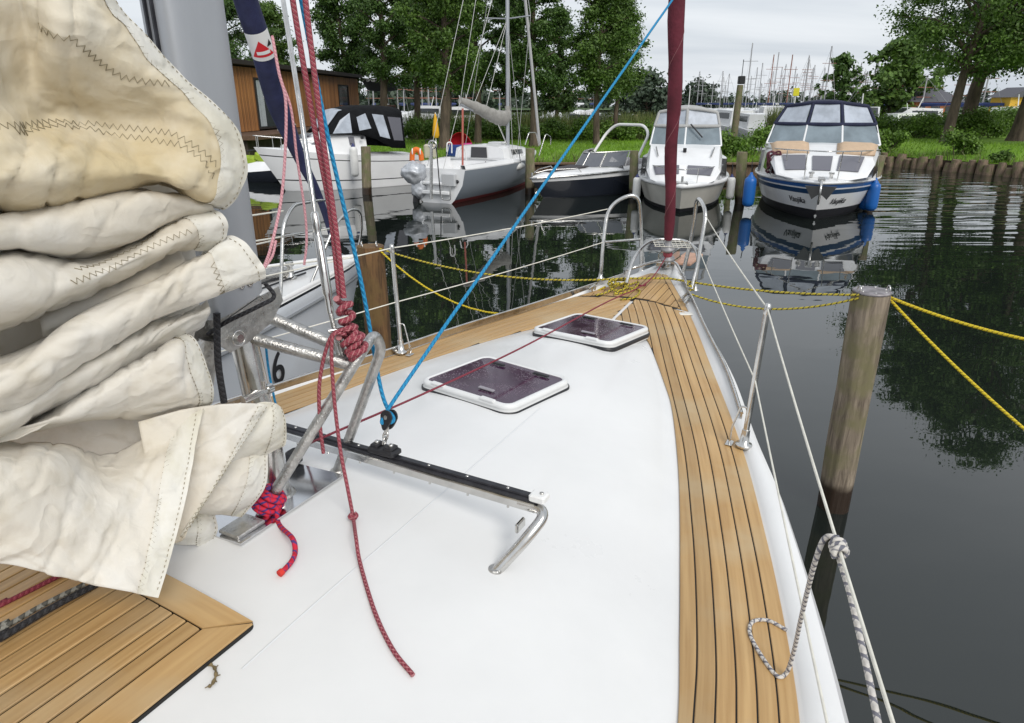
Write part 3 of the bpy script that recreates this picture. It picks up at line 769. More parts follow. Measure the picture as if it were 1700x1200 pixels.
# block (sheave between cheeks)
w_ = up.normalized(); vdir = (blk - cam.location).normalized(); side_n = (vdir * .8 + dT * .5); side_n = (side_n - w_ * side_n.dot(w_)).normalized(); fw = w_.cross(side_n)
mb = MB()
for q in (-1, 1):
    lp = []
    for k in range(18):
        a = 2 * math.pi * k / 18; x = math.cos(a) * .023; y = math.sin(a) * .023
        if y < 0: y *= 1.9; x *= (1 - .35 * (-y / .044))
        lp.append(blk + fw * x + w_ * y + side_n * q * .010)
    mb.prism(lp, side_n * q * .006)
mb.build('block_cheek', BLK, crt)
MB().lathe([(.014, -.009), (.010, 0), (.014, .009)], blk, 14, axis=side_n).build('sheave', mat('sheave_grey', (.2, .2, .2), .4), crt)
MB().lathe([(.0075, -.0175), (.0075, .0175)], blk, 12, axis=side_n).build('sheave_pin', STEEL, crt)
MB().tube([blk - w_ * .036, blk - w_ * .060], .006, 8).build('swivel', STEEL, crt)

# mast, foot, tabernacle frame ---------------------------------------------------
mast = thing('mast', (-.81, 1.88, 2.1), None, None); mast.parent = yacht; mast.matrix_parent_inverse = root_matrix(yacht).inverted()
MX, MY = -.812, 1.885
def mast_loop(z, k=1.0, chop=0.0):
    out = []
    for i in range(28):
        a = 2 * math.pi * i / 28; ca, sa = math.cos(a), math.sin(a)
        x = math.copysign(abs(ca) ** .5, ca) * .095 * k; y = math.copysign(abs(sa) ** .5, sa) * .060 * k
        p = Vector((MX, MY, 0)) + aV * x + rV * y; out.append(Vector((p.x, p.y, z + chop * x)))
    return out
mb = MB(); mb.grid([mast_loop(2.115, 1.0, .25), mast_loop(2.3), mast_loop(4), mast_loop(8), mast_loop(13)], 0, True, False, True); mb.fan(mast_loop(13)); mb.build('mast_tube', ALU, mast)
mb = MB()
for q in (-.012, .012): mb.box(Vector((MX, MY, 5.6)) - aV * .097 + rV * q, (.010, .006, 6.6), Matrix((aV, rV, ZV)).transposed())
mb.build('luff_groove', BLKA, mast)
mb = MB(); lp = mast_loop(2.112, .9, .25); mb.fan(lp, flip=True); mb.build('mast_end', BLK, mast)  # black plate stands in for the shade inside the hollow mast
for q in (.02, .05):
    p = Vector((MX, MY, 2.17)) + rV * .0615 + aV * (q - .02); MB().lathe([(.008, 0), (.008, .004), (.003, .006), (0, .006)], p, 10, axis=rV).build('mast_bolt', STEEL, mast)
# heel bracket: two cheek plates reaching forward, a cross pin
for q in (-1, 1):
    c = Vector((MX, MY, 2.06)) + rV * q * .045
    lp = [c + aV * x + ZV * z for x, z in ((-.10, -.03), (-.08, .02), (.06, .06), (.145, .075), (.155, .03), (.10, -.025), (0, -.06), (-.06, -.07))]
    MB().prism(lp, rV * q * .006).build('heel_plate', STEELB, mast)
MB().tube([Vector((MX, MY, 2.03)) - rV * .075 - aV * .04, Vector((MX, MY, 2.03)) + rV * .075 - aV * .04], .012, 12).build('heel_pin', STEEL, mast)
mb = MB(); c = Vector((MX, MY, 2.03)) + rV * .068 - aV * .04; mb.tube([c + aV * math.cos(t) * .022 + ZV * math.sin(t) * .022 for t in [2 * math.pi * k / 14 for k in range(14)]], .0025, 6, closed=True); mb.build('split_ring', STEEL, mast)
# pedestal tubes
PF = deck(464, 822)
pb_ = Vector((MX, MY, 2.02))
MB().tube([PF, pb_ + aV * .03], .040, 20).build('pedestal', STEEL, mast)
MB().lathe([(.052, -.002), (.052, .006), (.044, .012)], PF, 22).build('pedestal_ring', STEELB, mast)
p2 = W(1.12, -.36, 0); MB().tube([p2, pb_ - aV * .06 - rV * .03], .030, 16).build('pedestal', STEELB, mast)
p3 = pb_ - aV * .02 + rV * .03; MB().box((p3 + PF) / 2 + Vector((-.06, -.03, -.03)), (.03, .10, .07), Matrix((aV, rV, ZV)).transposed(), bev=.006).build('hinge_block', STEELB, mast)
mb = MB(); c = py(425, 655, 1.86); mb.tube([c - aV * .05, c + aV * .05], .012, 10); mb.tube([c + aV * .03 - ZV * .03, c + aV * .03 + ZV * .035], .010, 10); mb.lathe([(.016, -.01), (.016, .01)], c + aV * .05, 12, axis=aV); mb.build('winch_pin', STEEL, mast)
# inverted U frame
f1, f2 = deck(434, 852), deck(560, 782)
apx = py(622, 553, 1.98); apL = py(598, 588, 1.90)
MB().tube(bend([f1, apL, apx, py(634, 578, 2.0), f2], .045, 8), .0165, 16).build('mast_frame', STEELB, mast)
MB().lathe([(.024, -.003), (.024, .004), (.018, .008)], f2, 16).build('frame_ring', STEELB, mast)
for a_, b_ in ((py(398, 556, 1.90), py(585, 606, 1.90)), (py(448, 527, 1.98), py(600, 590, 1.96))):
    MB().tube([a_, a_.lerp(b_, .5), b_], .0185, 16).build('frame_tube', STEELB, mast)
# deck plate
q = [dst(u, v, .003) for u, v in ((400, 906), (571, 791))]
mb = MB(); pts = [W(q[0][0], q[0][1], .004), W(q[1][0], q[1][1], .004), W(q[1][0] + .02, q[1][1] - .42, .004), W(q[0][0], q[0][1] - .42, .004)]
mb.prism(pts, ZV * .006); mb.build('deck_plate', mat('polished_plate', (.66, .66, .67), .16, 1.0, var=.06, vscale=5), mast)
mb = MB(); R = Matrix((aV, rV, ZV)).transposed(); c = W(q[0][0] + .06, q[0][1] - .06, .014); mb.box(c, (.10, .08, .012), R, bev=.003); mb.build('frame_foot_plate', STEELB, mast)
mb = MB(); c = deck(488, 758, .03); mb.box(c, (.05, .04, .05), R, bev=.006); mb.build('deck_block', BLK, mast)
# inner forestay with turnbuckle
sty = [py(470, 0, 2.35), py(500, 190, 2.14), py(520, 335, 2.04)]
MB().tube(sty + [py(524, 365, 2.03)], .0075, 10).build('inner_stay', STEEL, mast)
tb0, tb1 = py(522, 352, 2.03), py(549, 520, 1.95)
d_ = tb1 - tb0
MB().tube([tb0 + d_ * k for k in (0, .02, .16, .18, .24, .26, .8, .83, 1.0)], [.009, .0135, .0135, .0105, .0105, .0145, .0145, .011, .010], 14).build('turnbuckle', STEEL, mast)
tg = [tb1, py(556, 548, 1.94), py(570, 592, 1.92)]
MB().tube(tg, .008, 10).build('threaded_rod', STEELB, mast)
for q in (-1, 1):
    o_ = Vector((q * .013, 0, 0)); MB().tube([py(557, 545, 1.94) + o_, py(574, 598, 1.92) + o_], .006, 8, flat=1.6).build('toggle', STEEL, mast)
MB().tube([py(545, 550, 1.93), py(570, 545, 1.95)], .008, 10).build('clevis_pin', STEEL, mast)
MB().tube([py(560, 600, 1.90), py(590, 592, 1.94)], .010, 12).build('clevis_pin', STEEL, mast)
# lifelines
for side, B in ((1, (sbB, sbT, sb2B, sb2T)), (-1, (pbB, pbT, pb2B, pb2T))):
    b0, t0_, b1, t1_ = B
    def sag(a, b, s): return [a.lerp(b, k / 8) - ZV * s * 4 * (k / 8) * (1 - k / 8) for k in range(9)]
    MB().tube(sag(PUL_TOP[side][0], t0_ + ZV * .004, .012) + sag(t0_ + ZV * .004, t1_, .012)[1:], .0034, 8).build('lifeline', R_WIRE, yacht)
    m0, m1 = b0.lerp(t0_, .5), b1.lerp(t1_, .5)
    MB().tube(sag(PUL_TOP[side][1], m0, .01) + sag(m0, m1, .01)[1:], .0032, 8).build('lifeline', R_WIRE, yacht)
# furler at the stem
furl = thing('furler', W(5.2, 0, 0), None, None); furl.parent = yacht; furl.matrix_parent_inverse = root_matrix(yacht).inverted()
FB = W(5.14, .0, .03); FD = py(1109, 412, 4.93); FT = py(1125, 0, 4.62)
fx = (FT - FD).normalized()
MB().lathe([(.018, -.10), (.050, -.09), (.052, -.075), (.030, -.068), (.030, -.02), (.052, -.012), (.050, .004), (.026, .012), (.022, .06), (.014, .075)], FD, 20, axis=fx).build('furler_drum', mat('drum_grey', (.28, .28, .29), .45, .2), furl)
MB().lathe([(.029, -.064), (.034, -.05), (.034, -.036), (.029, -.024)], FD, 16, axis=fx).build('furling_line_turns', R_DRED, furl)
MB().tube([FB, FB.lerp(FD, .5), FD - fx * .09], [.012, .014, .012], 10).build('furler_link', mat('bronze_dark', (.10, .08, .07), .4, .8), furl)
for q in (-1, 1): MB().tube([FB + rV * q * .02, FD - fx * .09 + rV * q * .012], .007, 8).build('furler_toggle', STEELB, furl)
MB().tube([FD, FD + fx * 9], .010, 10).build('forestay_foil', ALU, furl)
# faint moulding ridge and mooring-chock on the starboard bow
mb = MB(); c = deck(1136, 492, .02); mb.tube([c - aV * .10, c + aV * .10], .012, 10); mb.build('fairlead', STEEL, yacht)

# moulding seam in the coachroof beside the hatches, drying marks
mb = MB(); mb.grid([[W(.75 + .05 * i, .33 - .035 * (.75 + .05 * i) + q, h) for q, h in ((-.003, .0002), (-.001, .0012), (.001, .0012), (.003, .0002))] for i in range(34)], 0, True); mb.build('moulding_seam', mat('seam_grey', (.69, .70, .71), .4), yacht)

# boom running aft inside the sail stack
g0 = Vector((MX, MY, 2.36)) - aV * .10 - rV * .10
boom = thing('boom', g0, None, None); boom.parent = yacht; boom.matrix_parent_inverse = root_matrix(yacht).inverted()
MB().tube([g0, g0 - aV * 1.6 + ZV * .02, g0 - aV * 3.6 + ZV * .05], .055, 16, flat=1.4).build('boom_tube', ALU, boom)
MB().box(g0 + aV * .02 + rV * .04, (.10, .10, .09), Matrix((aV, rV, ZV)).transposed(), bev=.01).build('gooseneck', STEELB, boom)

# ================================================================== DRAPED MAINSAIL
def sail_mat(name, base, stain, amt, sc=3.0):
    m = bpy.data.materials.new(name); m.use_nodes = True; nt = m.node_tree; N = nt.nodes; L = nt.links; b = N['Principled BSDF']
    tc = N.new('ShaderNodeTexCoord')
    n = N.new('ShaderNodeTexNoise'); n.inputs['Scale'].default_value = sc; n.inputs['Detail'].default_value = 5; n.inputs['Roughness'].default_value = .6; L.new(tc.outputs['Object'], n.inputs['Vector'])
    rp = N.new('ShaderNodeValToRGB'); L.new(n.outputs['Fac'], rp.inputs[0]); rp.color_ramp.elements[0].position = .38; rp.color_ramp.elements[1].position = .38 + amt
    rp.color_ramp.elements[0].color = (*stain, 1); rp.color_ramp.elements[1].color = (*base, 1)
    n2 = N.new('ShaderNodeTexNoise'); n2.inputs['Scale'].default_value = 17; n2.inputs['Detail'].default_value = 6; L.new(tc.outputs['Object'], n2.inputs['Vector'])
    r2 = N.new('ShaderNodeValToRGB'); L.new(n2.outputs['Fac'], r2.inputs[0]); r2.color_ramp.elements[0].position = .30; r2.color_ramp.elements[0].color = (.80, .77, .70, 1); r2.color_ramp.elements[1].position = .48; r2.color_ramp.elements[1].color = (1, 1, 1, 1)
    mx = N.new('ShaderNodeMix'); mx.data_type = 'RGBA'; mx.blend_type = 'MULTIPLY'; mx.inputs['Factor'].default_value = .55; L.new(rp.outputs[0], mx.inputs['A']); L.new(r2.outputs[0], mx.inputs['B'])
    L.new(mx.outputs['Result'], b.inputs['Base Color']); b.inputs['Roughness'].default_value = .72; b.inputs['Sheen Weight'].default_value = .15
    w = N.new('ShaderNodeTexNoise'); w.inputs['Scale'].default_value = 26; w.inputs['Detail'].default_value = 6; w.inputs['Distortion'].default_value = .6; L.new(tc.outputs['Object'], w.inputs['Vector'])
    bp = N.new('ShaderNodeBump'); bp.inputs['Strength'].default_value = .28; bp.inputs['Distance'].default_value = .012; L.new(w.outputs['Fac'], bp.inputs['Height']); L.new(bp.outputs[0], b.inputs['Normal'])
    dm = N.new('ShaderNodeTexNoise'); dm.inputs['Scale'].default_value = 6; dm.inputs['Detail'].default_value = 3; L.new(tc.outputs['Object'], dm.inputs['Vector'])
    vm = N.new('ShaderNodeVectorMath'); vm.operation = 'MULTIPLY_ADD'; L.new(dm.outputs['Color'], vm.inputs[0]); vm.inputs[1].default_value = (.22, .22, .22); L.new(tc.outputs['Object'], vm.inputs[2])
    vs = N.new('ShaderNodeMapping'); vs.inputs['Scale'].default_value = (5.5, 5.5, 10); vs.inputs['Rotation'].default_value = (.2, .35, .2); L.new(vm.outputs[0], vs.inputs[0])
    ve = N.new('ShaderNodeTexVoronoi'); ve.feature = 'DISTANCE_TO_EDGE'; ve.inputs['Scale'].default_value = 1.0; L.new(vs.outputs[0], ve.inputs['Vector'])
    vr = N.new('ShaderNodeMapRange'); L.new(ve.outputs['Distance'], vr.inputs[0]); vr.inputs[1].default_value = 0; vr.inputs[2].default_value = .30; vr.interpolation_type = 'SMOOTHERSTEP'
    b2 = N.new('ShaderNodeBump'); b2.inputs['Strength'].default_value = .42; b2.inputs['Distance'].default_value = .010; L.new(vr.outputs[0], b2.inputs['Height']); L.new(bp.outputs[0], b2.inputs['Normal']); L.new(b2.outputs[0], b.inputs['Normal'])
    # light filtering through the cloth
    tr = N.new('ShaderNodeBsdfTranslucent'); L.new(mx.outputs['Result'], tr.inputs['Color']); ms = N.new('ShaderNodeMixShader'); ms.inputs[0].default_value = .16
    out = N['Material Output']; L.new(b.outputs[0], ms.inputs[1]); L.new(tr.outputs[0], ms.inputs[2]); L.new(ms.outputs[0], out.inputs['Surface'])
    return m
SAILM = sail_mat('sailcloth', (.83, .805, .75), (.77, .715, .61), .22, 2.4)
SAILY = sail_mat('sailcloth_stained', (.82, .755, .62), (.66, .545, .33), .26, 3.4)
TAPEM = sail_mat('sail_edge_tape', (.84, .82, .755), (.74, .71, .60), .2, 6)
STITCH = mat('stitch_thread', (.30, .255, .165), .8)
sail = thing('mainsail', (-1.1, 1.5, 1.5), 'cream mainsail hanging in loose stitched folds beside the grey mast', 'sail')
YB = lambda u: 1.28 + .00085 * u
def eval_sheet(ctrl, n=13):
    P = [[py(u, v, YB(u) + d) for u, v, d in row] for row in ctrl]
    if len(P[0]) == 6 and ctrl[0][0][0] <= -200: P = [[r[0] - aV * .95 + ZV * .02 * math.sin(i * 2.1)] + r for i, r in enumerate(P)]      # the stack goes on aft along the boom
    elif ctrl[0][0][0] == -260: P = [[r[0] - aV * .95] + r for r in P]
    H = [catmull(r, n) for r in P]                       # dense along each row
    colsn = len(H[0]); V = [catmull([H[i][j] for i in range(len(H))], n) for j in range(colsn)]
    return [[V[j][i] for j in range(colsn)] for i in range(len(V[0]))]
def wrinkle(rows, amp, f, seed, ani=2.6):
    """long soft creases that run with the cloth, plus a few crossing pull lines"""
    R, C = len(rows), len(rows[0]); base = sheet_thick(rows, 1.0); out = []
    LJ = sum((rows[R // 2][j + 1] - rows[R // 2][j]).length for j in range(C - 1)); LI = sum((rows[i + 1][C // 2] - rows[i][C // 2]).length for i in range(R - 1))
    for i in range(R):
        q = []
        for j in range(C):
            p = rows[i][j]; n = base[i][j] - p; x = LJ * j / (C - 1); y = LI * i / (R - 1)
            wv = mnoise.noise(Vector((x * 2.2 + seed, y * 2.0, seed * 1.7)))
            long_ = mnoise.noise(Vector((x * 2.0 + seed * 3, y * 11 + wv * 1.6 + x * 2.5, 5.3)))
            fine = mnoise.noise(Vector((x * 4.5 + seed * 5, y * 24 - x * 7 + wv * 2, 1.1)))
            pull = 1 - abs(mnoise.noise(Vector((x * 6.5 + y * 4 + seed, y * 2.2 - x * 1.5, 9.4)))) * 3.2
            edge = min(1.0, (C - 1 - j) / (C * .10))
            q.append(p + n * amp * 1.3 * (wv * 1.3 + long_ * .75 * (.35 + .65 * edge) + fine * .28 - .55 * max(0, pull) ** 3 * edge))
        out.append(q)
    return out
def at_grid(rows, fi, fj):
    R, C = len(rows) - 1, len(rows[0]) - 1
    i = min(max(fi, 0), 1) * R; j = min(max(fj, 0), 1) * C; i0, j0 = min(int(i), R - 1), min(int(j), C - 1); a, b = i - i0, j - j0
    return (rows[i0][j0] * (1 - a) + rows[i0 + 1][j0] * a) * (1 - b) + (rows[i0][j0 + 1] * (1 - a) + rows[i0 + 1][j0 + 1] * a) * b
def to_cam(p, d): return p + (cam.location - p).normalized() * d
def zigzag(rows, f0, f1, width, step, r=.0009, lift=.0035, wave=True, parent=None, name='stitching'):
    """thread running between param points f0->f1 (list of (i,j)) across a sheet"""
    pts = []; N_ = 160
    base = []
    for k in range(N_ + 1):
        t = k / N_ * (len(f0) - 1); a = min(int(t), len(f0) - 2); q = t - a
        base.append((f0[a][0] * (1 - q) + f0[a + 1][0] * q, f0[a][1] * (1 - q) + f0[a + 1][1] * q))
    W_p = [at_grid(rows, *b) for b in base]
    # normals from neighbours
    Ls = [0]
    for a, b in zip(W_p, W_p[1:]): Ls.append(Ls[-1] + (b - a).length)
    tot = Ls[-1]; n = max(2, int(tot / step)); mb = MB(); out = []
    for k in range(n + 1):
        d = tot * k / n; i = 0
        while i < len(Ls) - 2 and Ls[i + 1] < d: i += 1
        q = (d - Ls[i]) / max(Ls[i + 1] - Ls[i], 1e-9)
        fi = base[i][0] * (1 - q) + base[i + 1][0] * q; fj = base[i][1] * (1 - q) + base[i + 1][1] * q
        p = at_grid(rows, fi, fj)
        tan = (at_grid(rows, min(fi + .01, 1), fj) - at_grid(rows, max(fi - .01, 0), fj)); tan2 = (at_grid(rows, fi, min(fj + .01, 1)) - at_grid(rows, fi, max(fj - .01, 0)))
        nn = tan.cross(tan2); nn = nn.normalized() if nn.length > 1e-9 else Vector((0, -1, 0))
        if nn.dot(cam.location - p) < 0: nn = -nn
        T_ = (W_p[min(i + 1, N_)] - W_p[i]).normalized(); sd = T_.cross(nn)
        out.append(p + nn * lift + sd * (width * (.5 if k % 2 else -.5)))
    if wave: mb.tube(out, r, 4, cap=False)
    else:
        for k in range(0, len(out) - 1, 2): mb.tube([out[k], out[k].lerp(out[k + 1], .9)], r, 4, cap=False)
    mb.build(name, STITCH, parent or sail, fix=False)
FOLDS = {}
def fold(key, ctrl, m, amp=.006, f=5.0, seed=0.0, tape=None, th=.0022):
    rows = wrinkle(eval_sheet(ctrl), amp, f, seed)
    FOLDS[key] = rows; mb = MB(); solid_sheet(mb, rows, th); o = mb.build('sail_fold', m, sail)
    if tape:
        # edge tape along the free (right-hand) end
        w = tape; R, C = len(rows), len(rows[0])
        for sgn in (1, -1):
            tr = []
            for i in range(R):
                tr.append([at_grid(rows, i / (R - 1), 1 - w * (1 - k / 8)) for k in range(9)])
            nrm = sheet_thick(tr, 1.0); s2 = 0.0022 if sgn > 0 else -.0012
            fr = [[p + (q - p) * (s2 + (.002 if sgn > 0 else -.002)) for p, q in zip(a, b)] for a, b in zip(tr, nrm)]
            mb = MB(); mb.grid(fr, 0, True); mb.build('edge_tape', TAPEM, o)
        zigzag(rows, [(0.02, 1 - w * .93), (.98, 1 - w * .93)], None, .011, .0065, parent=o)
        zigzag(rows, [(0.02, 1 - w * .18), (.98, 1 - w * .18)], None, .0, .006, wave=False, lift=.0062, parent=o)
    return rows
A_ = [
 [(-260,-150,.06),(-80,-150,.02),(20,-150,.04),(80,-150,.02),(130,-150,.03),(150,-150,.08)],
 [(-260,-20,.05),(-80,-20,0),(20,-10,.03),(90,0,-.03),(150,-10,0),(180,-20,.06)],
 [(-260,70,.04),(-60,80,-.04),(40,80,.04),(110,60,-.03),(185,50,-.01),(232,55,.05)],
 [(-260,150,.03),(-40,150,-.02),(50,150,.06),(140,140,.015),(240,130,.0),(300,132,.05)],
 [(-260,215,.0),(-20,212,-.03),(80,205,.045),(190,200,.045),(310,190,.0),(378,205,.04)],
 [(-260,270,-.05),(0,250,-.06),(100,245,-.03),(220,245,.0),(335,255,-.02),(402,268,.03)],
 [(-260,330,-.06),(0,305,-.09),(100,300,-.06),(230,290,-.05),(330,310,-.04),(392,318,.02)],
 [(-260,370,.04),(0,352,.0),(110,335,.0),(250,312,.02),(320,325,.03),(372,346,.03)],
 [(-260,360,.14),(0,340,.10),(110,325,.10),(250,305,.11),(320,318,.12),(366,338,.08)]]
B1_ = [
 [(-260,360,.10),(0,345,.06),(120,325,.06),(230,310,.07),(300,318,.08),(340,330,.08)],
 [(-260,385,-.02),(0,365,-.05),(120,350,-.04),(230,325,-.02),(300,330,.0),(352,342,.02)],
 [(-260,430,-.03),(0,405,-.06),(110,410,-.05),(220,385,-.03),(300,360,.01),(362,358,.04)],
 [(-260,450,.06),(0,425,.04),(110,432,.05),(220,402,.06),(300,372,.07),(366,372,.08)]]
B2_ = [
 [(-260,430,.08),(0,415,.06),(80,428,.05),(160,420,.06),(250,385,.07),(325,355,.08)],
 [(-260,470,-.04),(0,450,-.07),(90,455,-.05),(170,440,-.03),(270,395,-.01),(368,358,.01)],
 [(-260,540,-.05),(0,510,-.09),(100,490,-.07),(190,455,-.04),(285,412,-.01),(372,385,.02)],
 [(-260,590,.04),(0,552,.02),(100,515,.03),(190,470,.04),(285,425,.05),(350,408,.05)]]
S_ = [
 [(60,510,.09),(160,470,.09),(230,440,.09),(300,415,.10)],
 [(70,550,.05),(180,500,.04),(250,468,.04),(310,445,.06)],
 [(80,600,.10),(190,540,.10),(260,510,.10),(320,480,.11)]]
C1_ = [
 [(-260,640,.08),(0,590,.06),(130,525,.06),(230,480,.06),(310,430,.06),(362,393,.07)],
 [(-260,660,-.03),(0,605,-.08),(130,540,-.07),(235,490,-.05),(320,435,-.02),(402,400,.01)],
 [(-260,710,-.06),(0,650,-.11),(130,580,-.10),(235,520,-.08),(330,470,-.04),(434,440,.00)],
 [(-260,760,-.02),(0,690,-.06),(130,610,-.06),(235,545,-.05),(335,497,-.02),(436,458,.02)],
 [(-260,770,.10),(0,690,.06),(130,610,.05),(235,550,.05),(330,500,.06),(415,468,.07)]]
C2_ = [
 [(-260,720,.08),(0,660,.05),(130,585,.05),(230,540,.06),(300,515,.07),(345,500,.08)],
 [(-260,760,-.04),(0,690,-.06),(120,620,-.05),(220,570,-.03),(290,535,.0),(348,512,.03)],
 [(-260,830,-.05),(0,725,-.05),(110,655,-.04),(200,605,-.02),(270,565,.01),(345,525,.05)],
 [(-260,830,.08),(0,735,.07),(110,680,.07),(200,630,.07),(270,585,.08),(335,545,.10)]]
D_ = [
 [(-200,760,.08),(0,720,.08),(120,650,.08),(210,595,.08),(270,565,.07),(300,558,.08)],
 [(-200,770,.02),(0,725,.0),(130,660,-.01),(220,600,-.03),(285,572,-.03),(325,570,.02)],
 [(-200,780,.0),(0,730,-.03),(140,675,-.04),(230,630,-.06),(300,610,-.06),(346,618,.0)],
 [(-200,790,.04),(0,732,.03),(140,690,.0),(240,675,-.03),(315,668,-.03),(353,665,.02)],
 [(-200,790,.12),(0,735,.10),(140,697,.08),(240,697,.05),(300,688,.05),(335,680,.06)]]
E_ = [
 [(-220,740,.05),(0,735,.05),(90,735,.04),(180,757,.06),(260,718,.02),(336,678,-.02)],
 [(-220,780,-.10),(0,765,-.12),(90,765,-.10),(180,790,-.04),(255,770,-.06),(325,735,-.06)],
 [(-220,850,-.14),(0,835,-.17),(90,840,-.16),(170,840,-.13),(240,840,-.12),(312,810,-.12)],
 [(-220,920,-.15),(0,900,-.18),(90,915,-.19),(160,920,-.19),(225,920,-.19),(290,900,-.19)],
 [(-220,960,-.14),(0,935,-.18),(90,955,-.20),(150,970,-.22),(210,983,-.24),(263,992,-.26)]]
F_ = [
 [(230,700,.02),(300,680,.0),(350,672,.0),(400,669,.01),(430,670,.02),(442,672,.03)],
 [(240,760,-.02),(300,740,-.02),(340,725,-.02),(375,720,-.02),(400,725,-.02),(418,710,.0)],
 [(250,830,-.06),(290,815,-.05),(320,800,-.05),(345,795,-.06),(365,790,-.06),(378,775,-.05)],
 [(250,930,-.12),(270,915,-.11),(285,905,-.10),(297,900,-.10),(303,892,-.10),(308,885,-.09)]]
F2_ = [
 [(405,680,.03),(430,668,.05),(452,668,.05),(466,676,.06)],
 [(395,710,.02),(425,705,.03),(455,700,.03),(473,700,.06)],
 [(385,740,.02),(415,735,.03),(450,728,.04),(474,735,.07)],
 [(368,775,.04),(405,763,.06),(440,753,.07),(465,742,.09)]]
F3_ = [
 [(340,790,.05),(380,768,.05),(415,757,.06),(443,752,.08)],
 [(335,815,.0),(375,805,.0),(410,795,.02),(440,800,.06)],
 [(325,845,.0),(365,842,.0),(395,835,.02),(420,835,.06)],
 [(320,855,.05),(360,856,.05),(385,857,.06),(400,856,.08)]]
F4_ = [
 [(290,860,.04),(315,853,.04),(335,852,.05),(354,853,.07)],
 [(290,885,.0),(315,880,.0),(338,878,.01),(358,880,.05)],
 [(290,902,.03),(315,903,.03),(335,902,.04),(350,896,.07)]]
CORE_ = [[(-260, v, .17), (0, v - 8, .15), (150, v - 20, .15), (e_, v - 25, .16)] for v, e_ in ((-150, 120), (100, 230), (250, 330), (400, 320), (520, 330), (650, 310), (760, 320), (860, 330))]
fold('core', CORE_, SAILM, .010, 4, 9)
A_r = fold('A', A_, SAILY, .013, 5.5, 1.0, tape=.118)
fold('B1', B1_, SAILM, .008, 5, 2.0)
B2_r = fold('B2', B2_, SAILM, .009, 5, 3.0, tape=.083)
fold('S', S_, SAILM, .006, 7, 3.7)
C1_r = fold('C1', C1_, SAILM, .009, 4, 4.0, tape=.108)
fold('C2', C2_, SAILM, .008, 5, 5.0)
D_r = fold('D', D_, SAILM, .009, 6, 6.0, tape=.10)
E_r = fold('E', E_, SAILM, .011, 4.5, 7.0, tape=.118)
fold('F', F_, SAILM, .004, 6, 8.0, tape=.20)
fold('F2', F2_, TAPEM, .003, 9, 8.5, tape=.35)
fold('F3', F3_, SAILM, .005, 9, 9.5, tape=.35)
fold('F4', F4_, TAPEM, .003, 9, 10.5, tape=.5)
# panel seams: double rows of zigzag across the big folds
for rows, path in ((A_r, [(.50, .20), (.50, .46), (.515, .63), (.56, .77), (.66, .87)]), (A_r, [(.53, .38), (.535, .58), (.60, .78), (.70, .87)]),
                   (A_r, [(.20, .58), (.25, .68), (.36, .77), (.40, .87)]),
                   (B2_r, [(.32, .58), (.22, .72), (.20, .90)]), (B2_r, [(.52, .54), (.45, .72), (.42, .90)]),
                   (C1_r, [(.35, .885), (.60, .885), (.8, .885)])):
    zigzag(rows, path, None, .012, .0075, lift=.003)
mb = MB()
# ================================================================== FURLED HEADSAIL
GEN = mat('maroon_sailcover', (0.118, 0.017, 0.030), .75, var=.25, vscale=7, bump=.2, bscale=60)
gp = []; gr = []
for k in range(70):
    q = k / 69; p = FD + fx * (.07 + 8.2 * q)
    gp.append(p + rV * (.006 * math.sin(k * .9))); gr.append((.030 if k == 0 else .034 + .03 * min(1, q * 3.0)) * (1 + .05 * math.sin(k * 1.7)))
genoa = MB().tube(gp, gr, 18).build('furled_headsail', GEN)
tag(genoa, 'maroon headsail rolled tight around the forestay at the bow', 'sail')
mb = MB(); sp = []
for k in range(200):
    q = k / 199; i = q * 69; i0 = min(int(i), 68); r_ = gr[i0] * (1 - i + i0) + gr[i0 + 1] * (i - i0); a = q * 2 * math.pi * 17
    e1 = fx.orthogonal().normalized(); e2 = fx.cross(e1)
    sp.append(gp[i0].lerp(gp[i0 + 1], i - i0) + (e1 * math.cos(a) + e2 * math.sin(a)) * (r_ + .001))
mb.tube(sp[3:], .0022, 5).build('seam', mat('maroon_seam', (.25, .10, .11), .8), genoa)

# ================================================================== RUNNING RIGGING
bp0 = blk + fw * .016
o = rope('jib_sheet', [py(1116, 0, 4.50).lerp(blk, -.4)] + [py(1116, 0, 4.50).lerp(blk + fw * .02 + w_ * .01, k / 10) for k in range(10)] + [blk + fw * .018 + w_ * .004, blk - w_ * .018 + fw * .004, blk - fw * .018 + w_ * .002, py(633, 648, 2.03), py(600, 470, 2.06), py(545, 230, 2.10), py(500, 0, 2.12), py(470, -160, 2.14)], .0064, R_BLUE, cat=10)
tag(o, 'bright blue jib sheet led through the black track block', 'rope')
o = rope('control_line', [deck(500, 742, .02), py(545, 722, 2.0), py(700, 655, 2.45), py(870, 575, 3.1), py(1000, 505, 4.0), py(1075, 468, 4.75), FD - fx * .05], .0042, R_DRED)
tag(o, 'thin dark red furling line running over the hatches to the bow drum', 'rope')
hal = thing('halyard', py(560, 500, 1.93), 'maroon halyard knotted and coiled round the top of the mast frame', 'rope')
rope('halyard_line', [py(466, -150, 2.12), py(486, 0, 2.08), py(520, 200, 2.04), py(548, 350, 2.0), py(564, 495, 1.94)], .0083, R_MAR, hal)
rope('halyard_line', [py(492, -150, 2.10), py(507, 0, 2.06), py(532, 200, 2.02), py(556, 370, 1.98), py(571, 495, 1.93)], .0083, R_MAR, hal)
